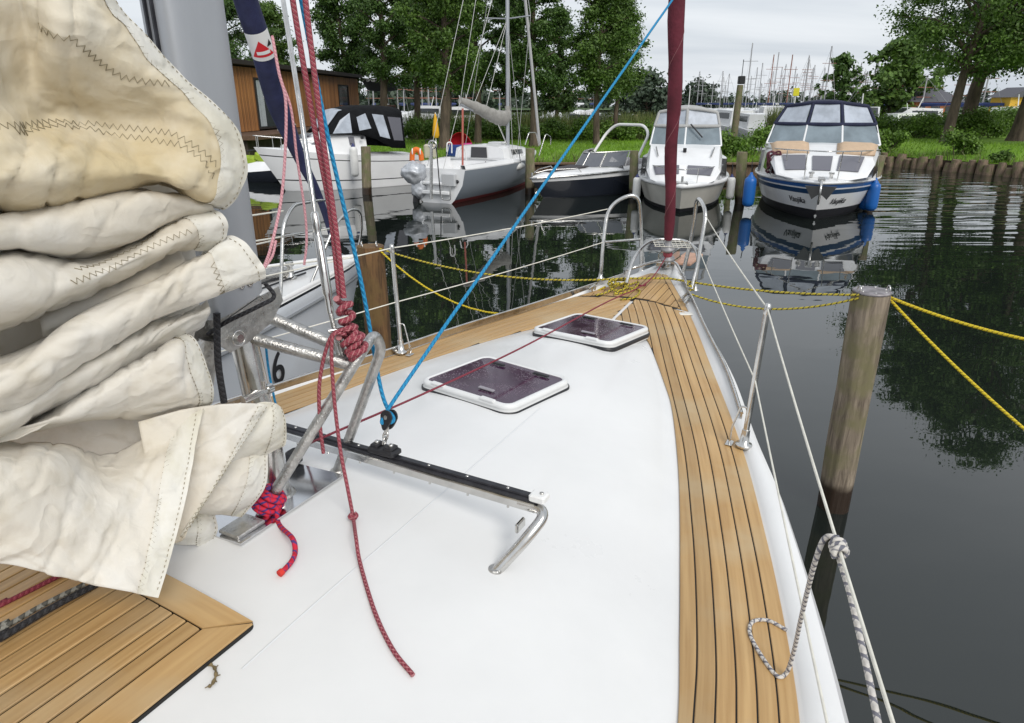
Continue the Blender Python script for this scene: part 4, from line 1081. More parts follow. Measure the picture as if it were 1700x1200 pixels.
def helix(P0, P1, r0, r1, turns, n=16, sq=.8):
    d = (P1 - P0); ax = d.normalized(); e1 = ax.orthogonal().normalized(); e2 = ax.cross(e1); out = []
    for k in range(int(turns * n) + 1):
        t = k / (turns * n); a = 2 * math.pi * k / n; r_ = r0 + (r1 - r0) * t
        out.append(P0 + d * t + (e1 * math.cos(a) + e2 * math.sin(a) * sq) * r_)
    return out
kn0, kn1 = py(568, 496, 1.93), py(580, 560, 1.91)
rope('knot_turns', [p + Vector((math.sin(i * .8) * .004, 0, math.cos(i * .55) * .004)) for i, p in enumerate(helix(kn0, kn1, .019, .021, 3.5))], .0095, R_MAR, hal, smooth=False)
rope('knot_turns', helix(py(574, 552, 1.90), py(598, 588, 1.90), .026, .031, 3.2), .0093, R_MAR, hal, smooth=False)
rope('knot_turns', helix(py(588, 545, 1.91), py(592, 590, 1.88), .023, .027, 2.0), .0093, R_MAR, hal, smooth=False)
rope('halyard_tail', [py(572, 545, 1.89), py(548, 562, 1.87), py(531, 630, 1.85), py(531, 700, 1.84), py(537, 752, 1.84)], .0057, R_MAR, hal)
tail = [py(574, 555, 1.89), py(552, 560, 1.86), py(553, 640, 1.83), py(564, 740, 1.80), py(577, 810, 1.76), py(586, 857, 1.73)] 
tl2 = [deck(598, 935, .008), deck(622, 1015, .006), deck(652, 1078, .006), deck(686, 1121, .006)]
rope('halyard_tail', tail + [deck(591, 893, .035)] + tl2, .0055, R_MAR, hal)
k_ = py(586, 857, 1.728); rope('stopper_knot', helix(k_ - ZV * .006 + Vector((-.004, 0, 0)), k_ + ZV * .006 + Vector((.004, 0, 0)), .0095, .0095, 2.2, 12), .0060, R_MAR, hal, smooth=False)
# red/navy lashing round the frame foot
lash = thing('lashing', f1, 'bright red and navy lashing wound round the foot of the steel frame', 'rope')
dl = (apL - f1).normalized()
rope('lashing_turns', helix(f1 + dl * .008, f1 + dl * .085, .034, .026, 5.5, 18, 1.0), .0078, R_RED, lash, smooth=False)
rope('lashing_turns', helix(f1 + dl * .02, f1 + dl * .075, .042, .036, 3.2, 18, 1.0), .0078, R_RED, lash, smooth=False)
rope('lashing_tail', [f1 + dl * .05 + rV * .03, py(462, 868, 1.71), deck(485, 893, .03), deck(490, 915, .010), deck(484, 932, .009), deck(468, 950, .009)], .0072, R_RED, lash)
rope('frayed_end', [deck(469, 948, .010), deck(463, 953, .008)], .0095, mat('frayed_red', (.62, .04, .03), .9), lash)
# pink ropes by the mast
pk = thing('pink_halyard', py(470, 300, 2.6), 'faded pink halyard with two falls hanging beside the mast', 'rope')
rope('fall', [py(452, 60, 2.55), py(463, 120, 2.5), py(474, 165, 2.46), py(474, 240, 2.4), py(467, 330, 2.3), py(450, 410, 2.15), py(437, 447, 2.02)], .0052, R_PINK, pk)
rope('fall', [py(452, 60, 2.56), py(464, 125, 2.5), py(483, 180, 2.46), py(493, 262, 2.44), py(506, 350, 2.42), py(509, 400, 2.4), py(505, 440, 2.38)], .0044, R_PINK, pk)
rope('fall', [py(437, 447, 2.02), py(452, 425, 2.1), py(458, 400, 2.16)], .0042, R_PINK, pk)
# black line at the mast heel
o = rope('heel_cord', [py(345, 555, 1.80), py(375, 535, 1.79), py(430, 508, 1.80), py(455, 492, 1.84), py(440, 470, 1.84)], .006, R_BLACK); tag(o, 'charcoal cord tied across the underside of the mast heel', 'rope')
o = rope('vang_line', [py(360, 520, 1.78), py(362, 600, 1.77), py(372, 668, 1.76)], .010, R_BLACK); tag(o, 'thick black line dropping from the mast heel behind the sail', 'rope')
o = rope('blue_tail', [py(440, 560, 1.98), py(447, 620, 1.99), py(462, 690, 2.0), py(470, 720, 2.0)], .004, R_BLUE); tag(o, 'thin blue line dropping behind the steel mast pedestal', 'rope')
# grey-flecked rope made fast to the starboard lifeline
gl0 = thing('grey_mooring_rope', py(1392, 905, 1.9), 'white rope with grey flecks hitched to the starboard lifeline', 'rope')
kY = sbT.lerp(sb2T, .5)
# lifeline point that projects nearest to the hitch
best = None
for k in range(101):
    p = sbT.lerp(sb2T, k / 100) - ZV * .012 * 4 * (k / 100) * (1 - k / 100); d = p - cam.location
    zc = d.y * _c - d.z * _s; vv = 600 - FPX * (d.y * _s + d.z * _c) / zc
    if best is None or abs(vv - 905) < best[0]: best = (abs(vv - 905), p, 850 + FPX * d.x / zc)
HK = best[1]
dl2 = (sb2T - sbT).normalized()
rope('hitch_turns', helix(HK - dl2 * .016, HK + dl2 * .022, .012, .012, 3, 14, 1.0), .0060, R_GREY, gl0, smooth=False)
hu = best[2]
rope('rope_end', [HK - dl2 * .012 + ZV * .014, py(hu - 22, 893, HK.y + .03), py(hu - 38, 930, HK.y + .04), *[HK.lerp(deck(1312, 1108, .02), q) * 0 + py(hu - 38 + (1312 - hu + 38) * q ** .9, 930 + 178 * q, (HK.y + .04) * (1 - q) + deck(1312, 1108, .02).y * q) for q in (.3, .6, .85)], deck(1306, 1116, .02), deck(1290, 1122, .011), deck(1265, 1090, .010), deck(1245, 1052, .010), deck(1250, 1032, .010), deck(1275, 1030, .010), deck(1306, 1046, .010)], .0056, R_GREY, gl0)
rope('rope_part', [HK + dl2 * .015 - ZV * .012, py(1412, 990, HK.y - .11), py(1435, 1090, HK.y - .22), py(1458, 1200, HK.y - .32), py(1480, 1300, HK.y - .40)], .0058, R_GREY, gl0)
# dry twig lying on the coachroof
tw = thing('dry_twig', deck(352, 1120), 'small brown bit of dry twig lying on the white coachroof', 'twig')
TWM = mat('twig_brown', (.16, .12, .06), .9, var=.4, vscale=60)
mb = MB(); mb.tube(catmull([deck(345, 1140, .004), deck(352, 1136, .005), deck(358, 1122, .006), deck(357, 1110, .006), deck(350, 1103, .005)], 5), [.002 + .0025 * math.sin(k * .7) ** 2 for k in range(21)], 7)
for a, b in (((358, 1122), (366, 1120)), ((352, 1136), (340, 1142)), ((357, 1110), (362, 1104)), ((350, 1103), (345, 1106)), ((356, 1128), (360, 1132))): mb.tube([deck(*a, .005), deck(*b, .004)], [.002, .001], 5)
mb.build('twig_stem', TWM, tw)
# dark lines lying on the teak cover
for P, r_, m_, lab in (([deck(-60, 1035, .055), deck(0, 1005, .055), deck(60, 975, .055), deck(110, 950, .055)], .006, R_DRED, 'dark red line lying on the teak hatch cover under the sail'),
                 ([deck(-60, 1090, .06), deck(0, 1060, .06), deck(80, 1012, .06), deck(160, 970, .06)], .008, R_BLACK, 'thick black line lying on the teak hatch cover'),
                 ([deck(-60, 1072, .06), deck(0, 1045, .06), deck(70, 1005, .06), deck(140, 970, .06)], .006, rope_mat('rope_charcoal_fleck', (.09, .09, .08), (.30, .30, .27), 40, .4, 1.0), 'grey-flecked charcoal line beside the black line on the hatch cover')):
    o = rope('deck_line', [P[0] - aV * .95] + P, r_, m_); tag(o, lab, 'rope')

# ================================================================== NEIGHBOURING YACHT TO PORT
NA = math.radians(34); na = Vector((math.sin(NA), math.cos(NA), 0)); nr = Vector((math.cos(NA), -math.sin(NA), 0))
NB = Vector((-1.40, 6.22, 0))
nb = thing('moored_yacht', NB - na * 4, 'white yacht with navy furled sail moored close on our port side', 'yacht')
NBO = [(0, .0), (.12, .09), (.35, .22), (1.0, .48), (2, .85), (3, 1.14), (4.5, 1.42), (6.5, 1.5), (9, 1.3)]
def nW(d, t, z): p = NB - na * d + nr * t; return Vector((p.x, p.y, z))
def nz(d): return 1.30 - .018 * d + .0012 * d * d
mb = MB(); D = [0, .05, .12, .22, .35, .6, 1, 1.4, 2, 2.5, 3, 4, 5, 6.5, 8, 9]
NP = [(1, 0), (1.01, -.03), (1.0, -.09), (.98, -.12), (.95, -.45), (.88, -.85), (.75, -1.15), (.6, -1.5)]
for sd in (1, -1):
    mb.grid([[nW(d + .35 * (-dz) * max(0, 1 - d / 1.2), sd * sinterp(NBO, d) * q, nz(d) + dz) for q, dz in NP] for d in D], 0, True, flip=sd < 0)
mb.build('hull', mat('neighbour_hull', (.66, .69, .73), .3, var=.03, vscale=2, coat=.3), nb)
mb = MB(); mb.grid([[nW(d, sinterp(NBO, d) * k / 8, nz(d) + .02 + .05 * (1 - (k / 8) ** 2) * min(1, d)) for k in range(-8, 9)] for d in D], 0, True); mb.build('deck', GEL, nb)
for sd in (1, -1): MB().tube([nW(d, sd * (sinterp(NBO, d) - .03), nz(d) + .035) for d in D[1:]], .022, 8).build('gunwale_rail', WHT, nb)
for sd in (1, -1): MB().tube([nW(d, sd * (sinterp(NBO, d) * 1.0 + .006), nz(d) - .10) for d in D[1:]], .014, 6).build('rubbing_strip', mat('grey_rubber', (.2, .21, .22), .6), nb)
WOODR = mat('mahogany', (.20, .075, .045), .35, var=.3, vscale=14, stretch=(1, 1, 5))
MB().tube(catmull([py(440, 655, 3.55), py(520, 628, 3.85), py(615, 597, 4.20), py(640, 588, 4.3)], 4), .026, 12).build('wooden_fender_bar', WOODR, nb)
# pulpit
def npipe(P, r=.0135): MB().tube(bend(P, .12, 7), r, 12).build('pulpit_rail', STEEL, nb)
npipe([nW(1.3, .50, nz(1.3)), py(470, 372, 5.05), py(486, 340, 5.2), py(530, 332, 5.7), py(548, 332, 5.9)])
npipe([nW(.95, .40, nz(.95)), py(556, 372, 5.45), py(582, 346, 5.75), py(600, 350, 5.95), py(600, 396, 6.0), nW(.15, .05, nz(.1))], .011)
npipe([py(470, 392, 5.0), py(530, 382, 5.6), py(560, 378, 5.8)], .010)
for P in ([py(360, 366, 4.2), py(470, 350, 5.0)], [py(360, 410, 4.2), py(455, 395, 4.95), py(545, 380, 5.7)], [py(360, 420, 4.1), py(450, 400, 4.9)], [py(380, 452, 4.4), py(470, 440, 5.0), py(600, 425, 5.95)]):
    MB().tube(catmull(P, 6), .006, 6).build('lifeline', R_WIRE, nb)
for P in ([nW(2.6, .3, nz(2.6) + .09), nW(1.6, .36, nz(1.6) + .08), nW(.8, .2, nz(.8) + .07)], [nW(2.6, .5, nz(2.6) + .09), nW(1.5, .28, nz(1.5) + .09), nW(.6, .1, nz(.6) + .07)]):
    MB().tube(catmull(P, 6), .008, 6).build('deck_line', BLK, nb)
MB().lathe([(.05, 0), (.05, .01), (.02, .03), (.02, .09), (.035, .1), (.03, .13)], nW(.95, .2, nz(.95) + .06), 14).build('bow_cleat', STEEL, nb)
mb = MB(); mb.box(nW(1.15, .1, nz(1) + .1), (.5, .18, .06), Matrix((na, nr, ZV)).transposed(), bev=.01); mb.build('anchor', STEELB, nb)
mb = MB(); rows = []
for d_, w_n, h_n in ((2.9, .25, .06), (3.2, .50, .20), (3.8, .72, .30), (5.2, .90, .36), (7.0, .92, .38), (7.6, .9, .38)):
    rows.append([nW(d_, t_ * w_n, nz(d_) + .05 + h_n * k_) for t_, k_ in ((-1.1, 0), (-1, .8), (-.8, 1), (0, 1.12), (.8, 1), (1, .8), (1.1, 0))])
mb.grid(rows, 0, True); mb.fan(rows[-1]); mb.build('coachroof', GEL, nb)
for d_ in (4.4, 5.4, 6.4): MB().box(nW(d_, .955, nz(d_) + .22), (.55, .012, .12), Matrix((na, nr, ZV)).transposed(), bev=.004).build('cabin_window', GLASS, nb)
MB().tube([nW(4.6, 0, nz(4.6) + .3), nW(4.6, 0, 13)], .075, 12).build('mast', ALU, nb)
# rolled navy headsail
NAVY = mat('navy_sailcover', (.022, .026, .075), .7, var=.25, vscale=9, bump=.2, bscale=50)
NSP = catmull([py(553, 400, 5.95), py(531, 330, 5.75), py(498, 262, 5.55), py(462, 175, 5.3), py(436, 85, 5.05), py(408, 0, 4.85), py(380, -110, 4.6), py(330, -300, 4.2)], 10)
nrd = [interp([(0, .022), (.15, .03), (.3, .05), (.42, .078), (.6, .078), (1, .07)], k / (len(NSP) - 1)) for k in range(len(NSP))]
ns = MB().tube(NSP, nrd, 16).build('furled_sail', NAVY); tag(ns, 'navy blue furled headsail with a white and red maker patch', 'sail')
# maker patch wrapped on the side that faces us
i0 = min(range(len(NSP)), key=lambda i: (NSP[i] - py(433, 72, 5.0)).length)
def npatch(f0, f1, a0, a1, lift, m, name, tri=None):
    mb = MB(); rows = []
    for a in range(9):
        q = a / 8; i = i0 + f0 + (f1 - f0) * q; k = int(math.floor(i)); fr = i - k; c = NSP[k].lerp(NSP[k + 1], fr); r_ = nrd[k] + lift
        T_ = (NSP[k + 1] - NSP[k]).normalized(); v_ = (cam.location - c); v_ = (v_ - T_ * v_.dot(T_)).normalized(); s_ = T_.cross(v_)
        lo, hi = (a0, a1) if not tri else (a0 + (tri - a0) * (q), a1 + (tri - a1) * (q))
        rows.append([c + (v_ * math.cos(lo + (hi - lo) * b / 10) + s_ * math.sin(lo + (hi - lo) * b / 10)) * r_ for b in range(11)])
    mb.grid(rows, 0, True); mb.build(name, m, ns)
npatch(-2.6, 2.6, -1.25, 1.25, .002, WHT, 'patch')
npatch(-1.9, 1.2, -.95, 1.0, .004, mat('patch_red', (.62, .02, .03), .6), 'patch_triangle', tri=-.1)
npatch(-1.4, -.8, -.5, .6, .006, WHT, 'patch_stripe')
npatch(-.2, .9, .45, .95, .006, mat('patch_black', (.02, .02, .02), .6), 'patch_triangle', tri=.8)
for k in (30, 38, 46): MB().tube([NSP[len(NSP) * k // 100] + Vector((math.cos(t), math.sin(t) * .7, .35 * math.cos(t + .6))) * (nrd[len(NSP) * k // 100] + .003) for t in [2 * math.pi * q / 20 for q in range(20)]], .003, 5, closed=True).build('tie_cord', R_WIRE, ns)
# hull lettering
def text_mesh(name, body, size, M, m, parent, shear=0.0, th=.004):
    cu = bpy.data.curves.new(name, 'FONT'); cu.body = body; cu.size = size; cu.shear = shear; cu.extrude = th; cu.align_x = 'CENTER'; cu.align_y = 'CENTER'
    to = bpy.data.objects.new(name + '_c', cu); COL.objects.link(to); dg = bpy.context.evaluated_depsgraph_get()
    me = bpy.data.meshes.new_from_object(to.evaluated_get(dg)); bpy.data.objects.remove(to)
    me.transform(M); me.materials.clear(); return link_mesh(name, me, m, parent, world=False)
bst = None
for i in range(60):
    for k in range(30):
        d_ = 1.2 + i * .05; dz_ = -.2 - k * .02; q_ = interp([(-.85, .88), (-.45, .95), (-.12, .98)], dz_); P_ = nW(d_, sinterp(NBO, d_) * q_ + .008, nz(d_) + dz_); D_ = P_ - cam.location; zc_ = D_.y * _c - D_.z * _s
        e_ = abs(850 + FPX * D_.x / zc_ - 463) + abs(600 - FPX * (D_.y * _s + D_.z * _c) / zc_ - 612)
        if bst is None or e_ < bst[0]: bst = (e_, d_, P_)
d1 = bst[1]; ctr = bst[2]; ex = (nW(d1 - .3, sinterp(NBO, d1 - .3), 0) - nW(d1 + .3, sinterp(NBO, d1 + .3), 0)).normalized(); ez = ZV; en = ex.cross(ez)
pm = root_matrix(nb).inverted() @ Matrix((( *ex, 0), (*ez, 0), (*en, 0), (*ctr, 1))).transposed()
text_mesh('hull_number', '6', .34, pm, BLK, nb)

# ================================================================== MOORING POSTS
def wood_mat(name, c1, c2, moss=None, wet=True):
    m = bpy.data.materials.new(name); m.use_nodes = True; nt = m.node_tree; N = nt.nodes; L = nt.links; b = N['Principled BSDF']
    tc = N.new('ShaderNodeTexCoord'); mp = N.new('ShaderNodeMapping'); mp.inputs['Scale'].default_value = (9, 9, .9); L.new(tc.outputs['Object'], mp.inputs[0])
    n = N.new('ShaderNodeTexNoise'); n.inputs['Scale'].default_value = 3; n.inputs['Detail'].default_value = 9; n.inputs['Roughness'].default_value = .72; n.inputs['Distortion'].default_value = .7; L.new(mp.outputs[0], n.inputs['Vector'])
    rp = N.new('ShaderNodeValToRGB'); L.new(n.outputs['Fac'], rp.inputs[0]); rp.color_ramp.elements[0].position = .34; rp.color_ramp.elements[0].color = (*c2, 1); rp.color_ramp.elements[1].position = .62; rp.color_ramp.elements[1].color = (*c1, 1)
    last = rp.outputs[0]
    n2 = N.new('ShaderNodeTexNoise'); n2.inputs['Scale'].default_value = 5; n2.inputs['Detail'].default_value = 6; L.new(tc.outputs['Object'], n2.inputs['Vector'])
    sp = N.new('ShaderNodeSeparateXYZ'); L.new(tc.outputs['Object'], sp.inputs[0])
    if moss:
        r2 = N.new('ShaderNodeValToRGB'); L.new(n2.outputs['Fac'], r2.inputs[0]); r2.color_ramp.elements[0].position = .46; r2.color_ramp.elements[1].position = .62
        mx = N.new('ShaderNodeMix'); mx.data_type = 'RGBA'; L.new(r2.outputs[0], mx.inputs['Factor']); L.new(last, mx.inputs['A']); mx.inputs['B'].default_value = (*moss, 1); last = mx.outputs['Result']
    if wet:
        ad = N.new('ShaderNodeMath'); ad.operation = 'MULTIPLY_ADD'; L.new(n2.outputs['Fac'], ad.inputs[0]); ad.inputs[1].default_value = -.16; L.new(sp.outputs['Z'], ad.inputs[2])
        mr = N.new('ShaderNodeMapRange'); L.new(ad.outputs[0], mr.inputs[0]); mr.inputs[1].default_value = .10; mr.inputs[2].default_value = .17; mr.inputs[3].default_value = 1; mr.inputs[4].default_value = 0
        m2 = N.new('ShaderNodeMix'); m2.data_type = 'RGBA'; L.new(mr.outputs[0], m2.inputs['Factor']); L.new(last, m2.inputs['A']); m2.inputs['B'].default_value = (.035, .022, .014, 1); last = m2.outputs['Result']
        mr2 = N.new('ShaderNodeMapRange'); L.new(mr.outputs[0], mr2.inputs[0]); mr2.inputs[3].default_value = .85; mr2.inputs[4].default_value = .3; L.new(mr2.outputs[0], b.inputs['Roughness'])
    else: b.inputs['Roughness'].default_value = .8
    L.new(last, b.inputs['Base Color'])
    bp = N.new('ShaderNodeBump'); bp.inputs['Strength'].default_value = .7; bp.inputs['Distance'].default_value = .012; L.new(n.outputs['Fac'], bp.inputs['Height']); L.new(bp.outputs[0], b.inputs['Normal'])
    return m
PGREY = wood_mat('post_grey', (.335, .275, .205), (.095, .072, .052), (.19, .17, .09))
PBRN = wood_mat('post_brown', (.205, .108, .042), (.045, .025, .012), (.165, .10, .035), wet=False)
PFAR = wood_mat('post_far', (.26, .22, .14), (.11, .09, .06), (.15, .16, .07))
def post(p0, p1, r, m, label, seed, cap=None, n=20, group=None):
    """round timber pile from p0 (below water) to p1 (top)"""
    base = Vector((p0.x, p0.y, 0)); root = thing('mooring_post', base, label, 'post', group)
    mb = MB(); rows = []; d = p1 - p0; N_ = 30
    for i in range(N_ + 1):
        f = i / N_; c = p0 + d * f; row = []
        for j in range(n):
            a = 2 * math.pi * j / n
            k = 1 + .075 * mnoise.noise(Vector((math.cos(a) * 1.3 + seed, math.sin(a) * 1.3, f * 4))) + .035 * mnoise.noise(Vector((math.cos(a) * 6 + seed, math.sin(a) * 6, f * 5))) - .05 * max(0, 1 - abs(mnoise.noise(Vector((math.cos(a) * 3 + seed, math.sin(a) * 3, f * 1.2)))) * 9)
            row.append(c + Vector((math.cos(a), math.sin(a), 0)) * r * k * (1.03 - .06 * f if r > .105 else .90 + .22 * f))
        rows.append(row)
    mb.grid([[p - base for p in r_] for r_ in rows], 0, True, False, True); mb.fan([p - base for p in rows[-1]])
    o = mb.build('pile', m, None); o.parent = root
    return root, rows[-1], p1
WTOP = pz(1388, 842, 0)
rt = py(1447, 486, WTOP.y + .02)
pr, top_r, pc = post(WTOP + Vector((0, 0, -1.6)) - (rt - WTOP) * .6 * Vector((1, 1, 0)).x * 0, rt, .100, PGREY, 'weathered grey mooring post standing in the water to starboard', 3.1, n=64)
lead = MB().lathe([(.108, .002), (.113, .012), (.104, .018), (.0, .022)], pc - Vector((0, 0, 0)), 28).build('metal_cap', mat('post_cap', (.30, .28, .29), .55, .6, var=.3, vscale=20), pr)
for k in range(7):
    a = k * .9; MB().lathe([(.008, 0), (.006, .006), (0, .007)], pc + Vector((math.cos(a) * .085, math.sin(a) * .085, .018)), 8).build('nail', STEELB, pr)
for sx in (-1, 1):
    c = pc + Vector((sx * .09, -.02, -.005)); MB().tube([c + Vector((0, math.cos(t) * .02, .028 + math.sin(t) * .028)) for t in [2 * math.pi * k / 14 for k in range(14)]], .005, 7, closed=True).build('mooring_ring', STEEL, pr)
lt = pz(615, 408, 1.55)
plft, top_l, plc = post(Vector((lt.x + .02, lt.y, -1.2)), lt, .112, PBRN, 'honey brown mooring post off our port bow', 5.7, n=26)
for sx in (-1, 1):
    c = plc + Vector((sx * .06, -.05, .0)); MB().tube([c + Vector((0, math.cos(t) * .02, .022 + math.sin(t) * .024)) for t in [2 * math.pi * k / 14 for k in range(14)]], .005, 7, closed=True).build('mooring_ring', STEEL, plft)
for u, vt, vb, r, lab, lean in ((607, 243, 322, .15, 'greenish mooring post in front of the black canopied motorboat', -.12), (880, 246, 322, .15, 'mooring post between the grey hulled sailboat and the navy speedboat', 0),
                             (1053, 250, 326, .13, 'mooring post beside the navy speedboat stern', 0), (1232, 252, 338, .14, 'mooring post between the two white cabin cruisers', .1), (1462, 258, 346, .13, 'mooring post on the right of the blue striped cruiser', .3)):
    b = pz(u - 4 * (u > 1400) * 6, vb, 0); t = py(u, vt, b.y)
    post(Vector((b.x, b.y, -1)), t, r, PFAR, lab, u * .1, n=16)

# ================================================================== MOORING LINES
cl_p = deck(1030, 474, .03); 
rl = pc + Vector((-.10, -.05, .0)); rr_ = pc + Vector((.10, -.03, -.02))
lt2 = plc + Vector((.08, -.06, -.01))
def sagl(a, b, s, n=14): return [a.lerp(b, k / n) - ZV * s * 4 * (k / n) * (1 - k / n) for k in range(n + 1)]
bowS = deck(1112, 462, .05)
for nm, P, r_, m_, lab in (
    ('mooring_line', sagl(lt2, deck(1036, 462, .07), .10) , .0075, R_YEL, 'yellow and black mooring line from the brown post to the bow, upper strand'),
    ('mooring_line', sagl(lt2 - ZV * .01, deck(1005, 476, .03), .36), .0075, R_YEL2, 'slack yellow mooring line drooping from the brown post to the port bow'),
    ('mooring_line', sagl(deck(1036, 462, .07), bowS, .0) + sagl(bowS, rl, .03)[1:], .0075, R_YEL, 'yellow and black mooring line from the bow to the grey post, upper strand'),
    ('mooring_line', sagl(deck(1146, 488, .02), rl - ZV * .02, .09), .0070, R_YEL, 'sagging lower yellow and black line between starboard bow and grey post'),
    ('mooring_line', sagl(rr_, rr_ + (py(1700, 545, 3.62) - rr_) * 1.8, .06), .0095, R_YEL2, 'yellow line leaving the grey post for the right, upper of two'),
    ('mooring_line', sagl(rr_ - ZV * .01, rr_ - ZV * .01 + (py(1700, 692, 3.34) - rr_) * 1.6, .05), .0090, R_YEL2, 'yellow line slanting down from the grey post to the lower right')):
    o = MB().tube(P, r_, 8).build(nm, m_, None, fix=False); tag(o, lab, 'rope')
# heap of yellow-black rope on the port bow cleat
random.seed(4); coil = thing('rope_heap', deck(1035, 482), 'tangled yellow and black rope heaped on the port bow cleat', 'rope')
hc = deck(1026, 476, .02)
pts = []
for k in range(46):
    a = k * .55 + random.uniform(-.3, .3); r_ = .05 + .03 * math.sin(k * .37); s_, t_ = to_st(hc); pts.append(W(s_ + math.cos(a) * r_ * 1.3, t_ + math.sin(a) * r_, .015 + .05 * (k / 46) + random.uniform(0, .015)))
rope('turns', pts, .0068, R_YEL, coil, cat=5)
rope('loose_bight', [deck(1035, 476, .03), deck(1060, 468, .02), deck(1048, 482, .014), deck(1020, 488, .014), deck(1040, 478, .02), deck(1062, 482, .013), deck(1052, 494, .012), deck(1030, 497, .012)], .0065, R_YEL, coil)
rope('loose_bight', [deck(1020, 478, .03), deck(1005, 486, .016), deck(988, 490, .02)], .0065, R_YEL, coil)
rope('loose_bight', [deck(1055, 472, .012), deck(1070, 474, .012), deck(1072, 470, .012)], .005, R_DRED, coil)
s_, t_ = to_st(deck(1145, 488)); 
rope('chock_turns', [W(s_ + .05 * math.cos(k * .9), t_ + .02 * math.sin(k * .9), .03 + .004 * k) for k in range(14)], .006, R_YEL, coil, cat=5)
# ================================================================== MOORED BOATS (local frame: x to the bow, y to port)
def L_build(mb, name, mats, parent): 
    o = mb.build(name, mats, None); o.parent = parent; return o
def boat_root(name, bow, direction, L, label, cat):
    d = Vector((direction[0], direction[1], 0)).normalized(); c = Vector((bow.x, bow.y, 0)) - d * (L / 2)
    return thing(name, c, label, cat, rz=math.atan2(d.y, d.x))
def make_hull(root, L, B, fb, fs, bands, rake=.5, flare=.35, full=.45, pw=2.2, stern=.88, draft=.35, mats=None, wl=.92, rnd=0.0, tm=None):
    """bands: [(height fraction from top 0..1 of gunwale-to-waterline, material index)...]; returns half-beam and sheer functions"""
    def hb(u): 
        q = max(0.0, (u - full) / (1 - full)); f = (1 - q ** pw); s = stern + (1 - stern) * min(1, u / .35) ** .8
        return B / 2 * f * s
    def sh(u): return fs + (fb - fs) * u ** 1.7
    U = [0, .08, .2, .3, .4, .5, .58, .66, .73, .79, .84, .88, .915, .945, .97, .988, 1.0]
    fr = []
    for (a, m), (b, _) in zip(bands, bands[1:] + [(1.0, 0)]): fr += [(a, m)] + [(a + (b - a) * k, m) for k in (.5,) if b - a > .12]
    fr.append((1.0, bands[-1][1])); fr.append((1.0 + draft, bands[-1][1]))
    mb = MB()
    for sd in (1, -1):
        rows = []
        for u in U:
            h, z = hb(u), sh(u); row = []
            for q, m in fr:
                k = min(q, 1.0); fl = 1 - (1 - wl) * k - flare * k ** 1.5 * u ** 2.5
                y = h * max(fl, .0) * (1 - rnd * k ** 3) * (1 - .55 * max(0, q - 1) / draft); x = -L / 2 + L * u - rake * q * u ** 4
                row.append(Vector((x, sd * y, z * (1 - q) if q <= 1 else -(q - 1))))
            rows.append(row)
        mb.grid(rows, lambda i, j: fr[j][1], True, flip=sd < 0)
        if sd > 0: st = rows[0]
        else: mb.grid([st, rows[0]], (lambda i, j: fr[j][1]) if tm is None else tm, False)
    L_build(mb, 'hull', mats, root)
    return hb, sh, lambda u: -L / 2 + L * u
def make_deck(root, hb, sh, xf, m, u0=0.0, u1=1.0, dz=.0, crown=.05, name='deck', ins=1.0):
    U = [u0 + (u1 - u0) * k / 14 for k in range(15)]
    L_build(MB().grid([[Vector((xf(u), hb(u) * ins * k / 6, sh(u) + dz + crown * (1 - (k / 6) ** 2) * min(1, hb(u) * 2))) for k in range(-6, 7)] for u in U], 0, True), name, m, root)
def rail_strip(root, hb, sh, xf, r, m, dz=.0, name='rub_rail', u0=0.0, out=.01):
    U = [u0 + (1 - u0) * k / 30 for k in range(31)]
    P = [Vector((xf(u), hb(u) + out, sh(u) + dz)) for u in U] + [Vector((xf(u), -hb(u) - out, sh(u) + dz)) for u in U[::-1][1:]]
    L_build(MB().tube(P, r, 8), name, m, root)
def panel(mb, q, th=.02, m=0):
    """thin raised quad panel from 4 corners"""
    a, b, c, d = [Vector(x) for x in q]; n = (b - a).cross(d - a).normalized() * th; mb.prism([a, b, c, d], n, m); return mb
def fender(loc, r, h, m, cap, label, group=None, rope_to=None):
    root = thing('fender', loc, label, 'fender', group)
    o = MB().lathe([(0, -h / 2), (r * .55, -h / 2 + r * .12), (r * .92, -h / 2 + r * .5), (r, -h / 2 + r), (r, h / 2 - r), (r * .92, h / 2 - r * .5), (r * .5, h / 2 - r * .1), (.0, h / 2)], (0, 0, 0), 16).build('fender_body', m, None); o.parent = root
    o = MB().lathe([(r * .62, h / 2 - r * .25), (r * .5, h / 2), (r * .28, h / 2 + r * .25), (r * .2, h / 2 + r * .6), (0, h / 2 + r * .62)], (0, 0, 0), 12).build('fender_cap', cap, None); o.parent = root
    o = MB().tube([Vector((0, 0, h / 2 + r * .5)), (Vector(rope_to) - Vector(loc)) if rope_to else Vector((0, .02, h / 2 + .45))], .012, 6).build('lanyard', R_BLACK, None); o.parent = root
    return root
FWH = mat('fender_white', (.72, .72, .70), .4, var=.06, vscale=9); FNV = mat('fender_navy', (.03, .04, .14), .4); FBL = mat('fender_blue', (.012, .12, .42), .35)
NAVYC = mat('navy_canvas', (.016, .02, .05), .8, var=.2, vscale=6); BLKC = mat('black_canvas', (.010, .0105, .012), .85, spec=.15, var=.25, vscale=6, bump=.2, bscale=25); GRYC = mat('grey_canvas', (.40, .40, .39), .8, var=.08, vscale=6)
BEIGE = mat('beige_cushion', (.55, .40, .27), .7, var=.06, vscale=8); WGLASS = mat('tinted_glass', (.20, .245, .275), .10, var=.25, vscale=1.2, spec=.4); DWIN = mat('cabin_window', (.16, .16, .185), .12)
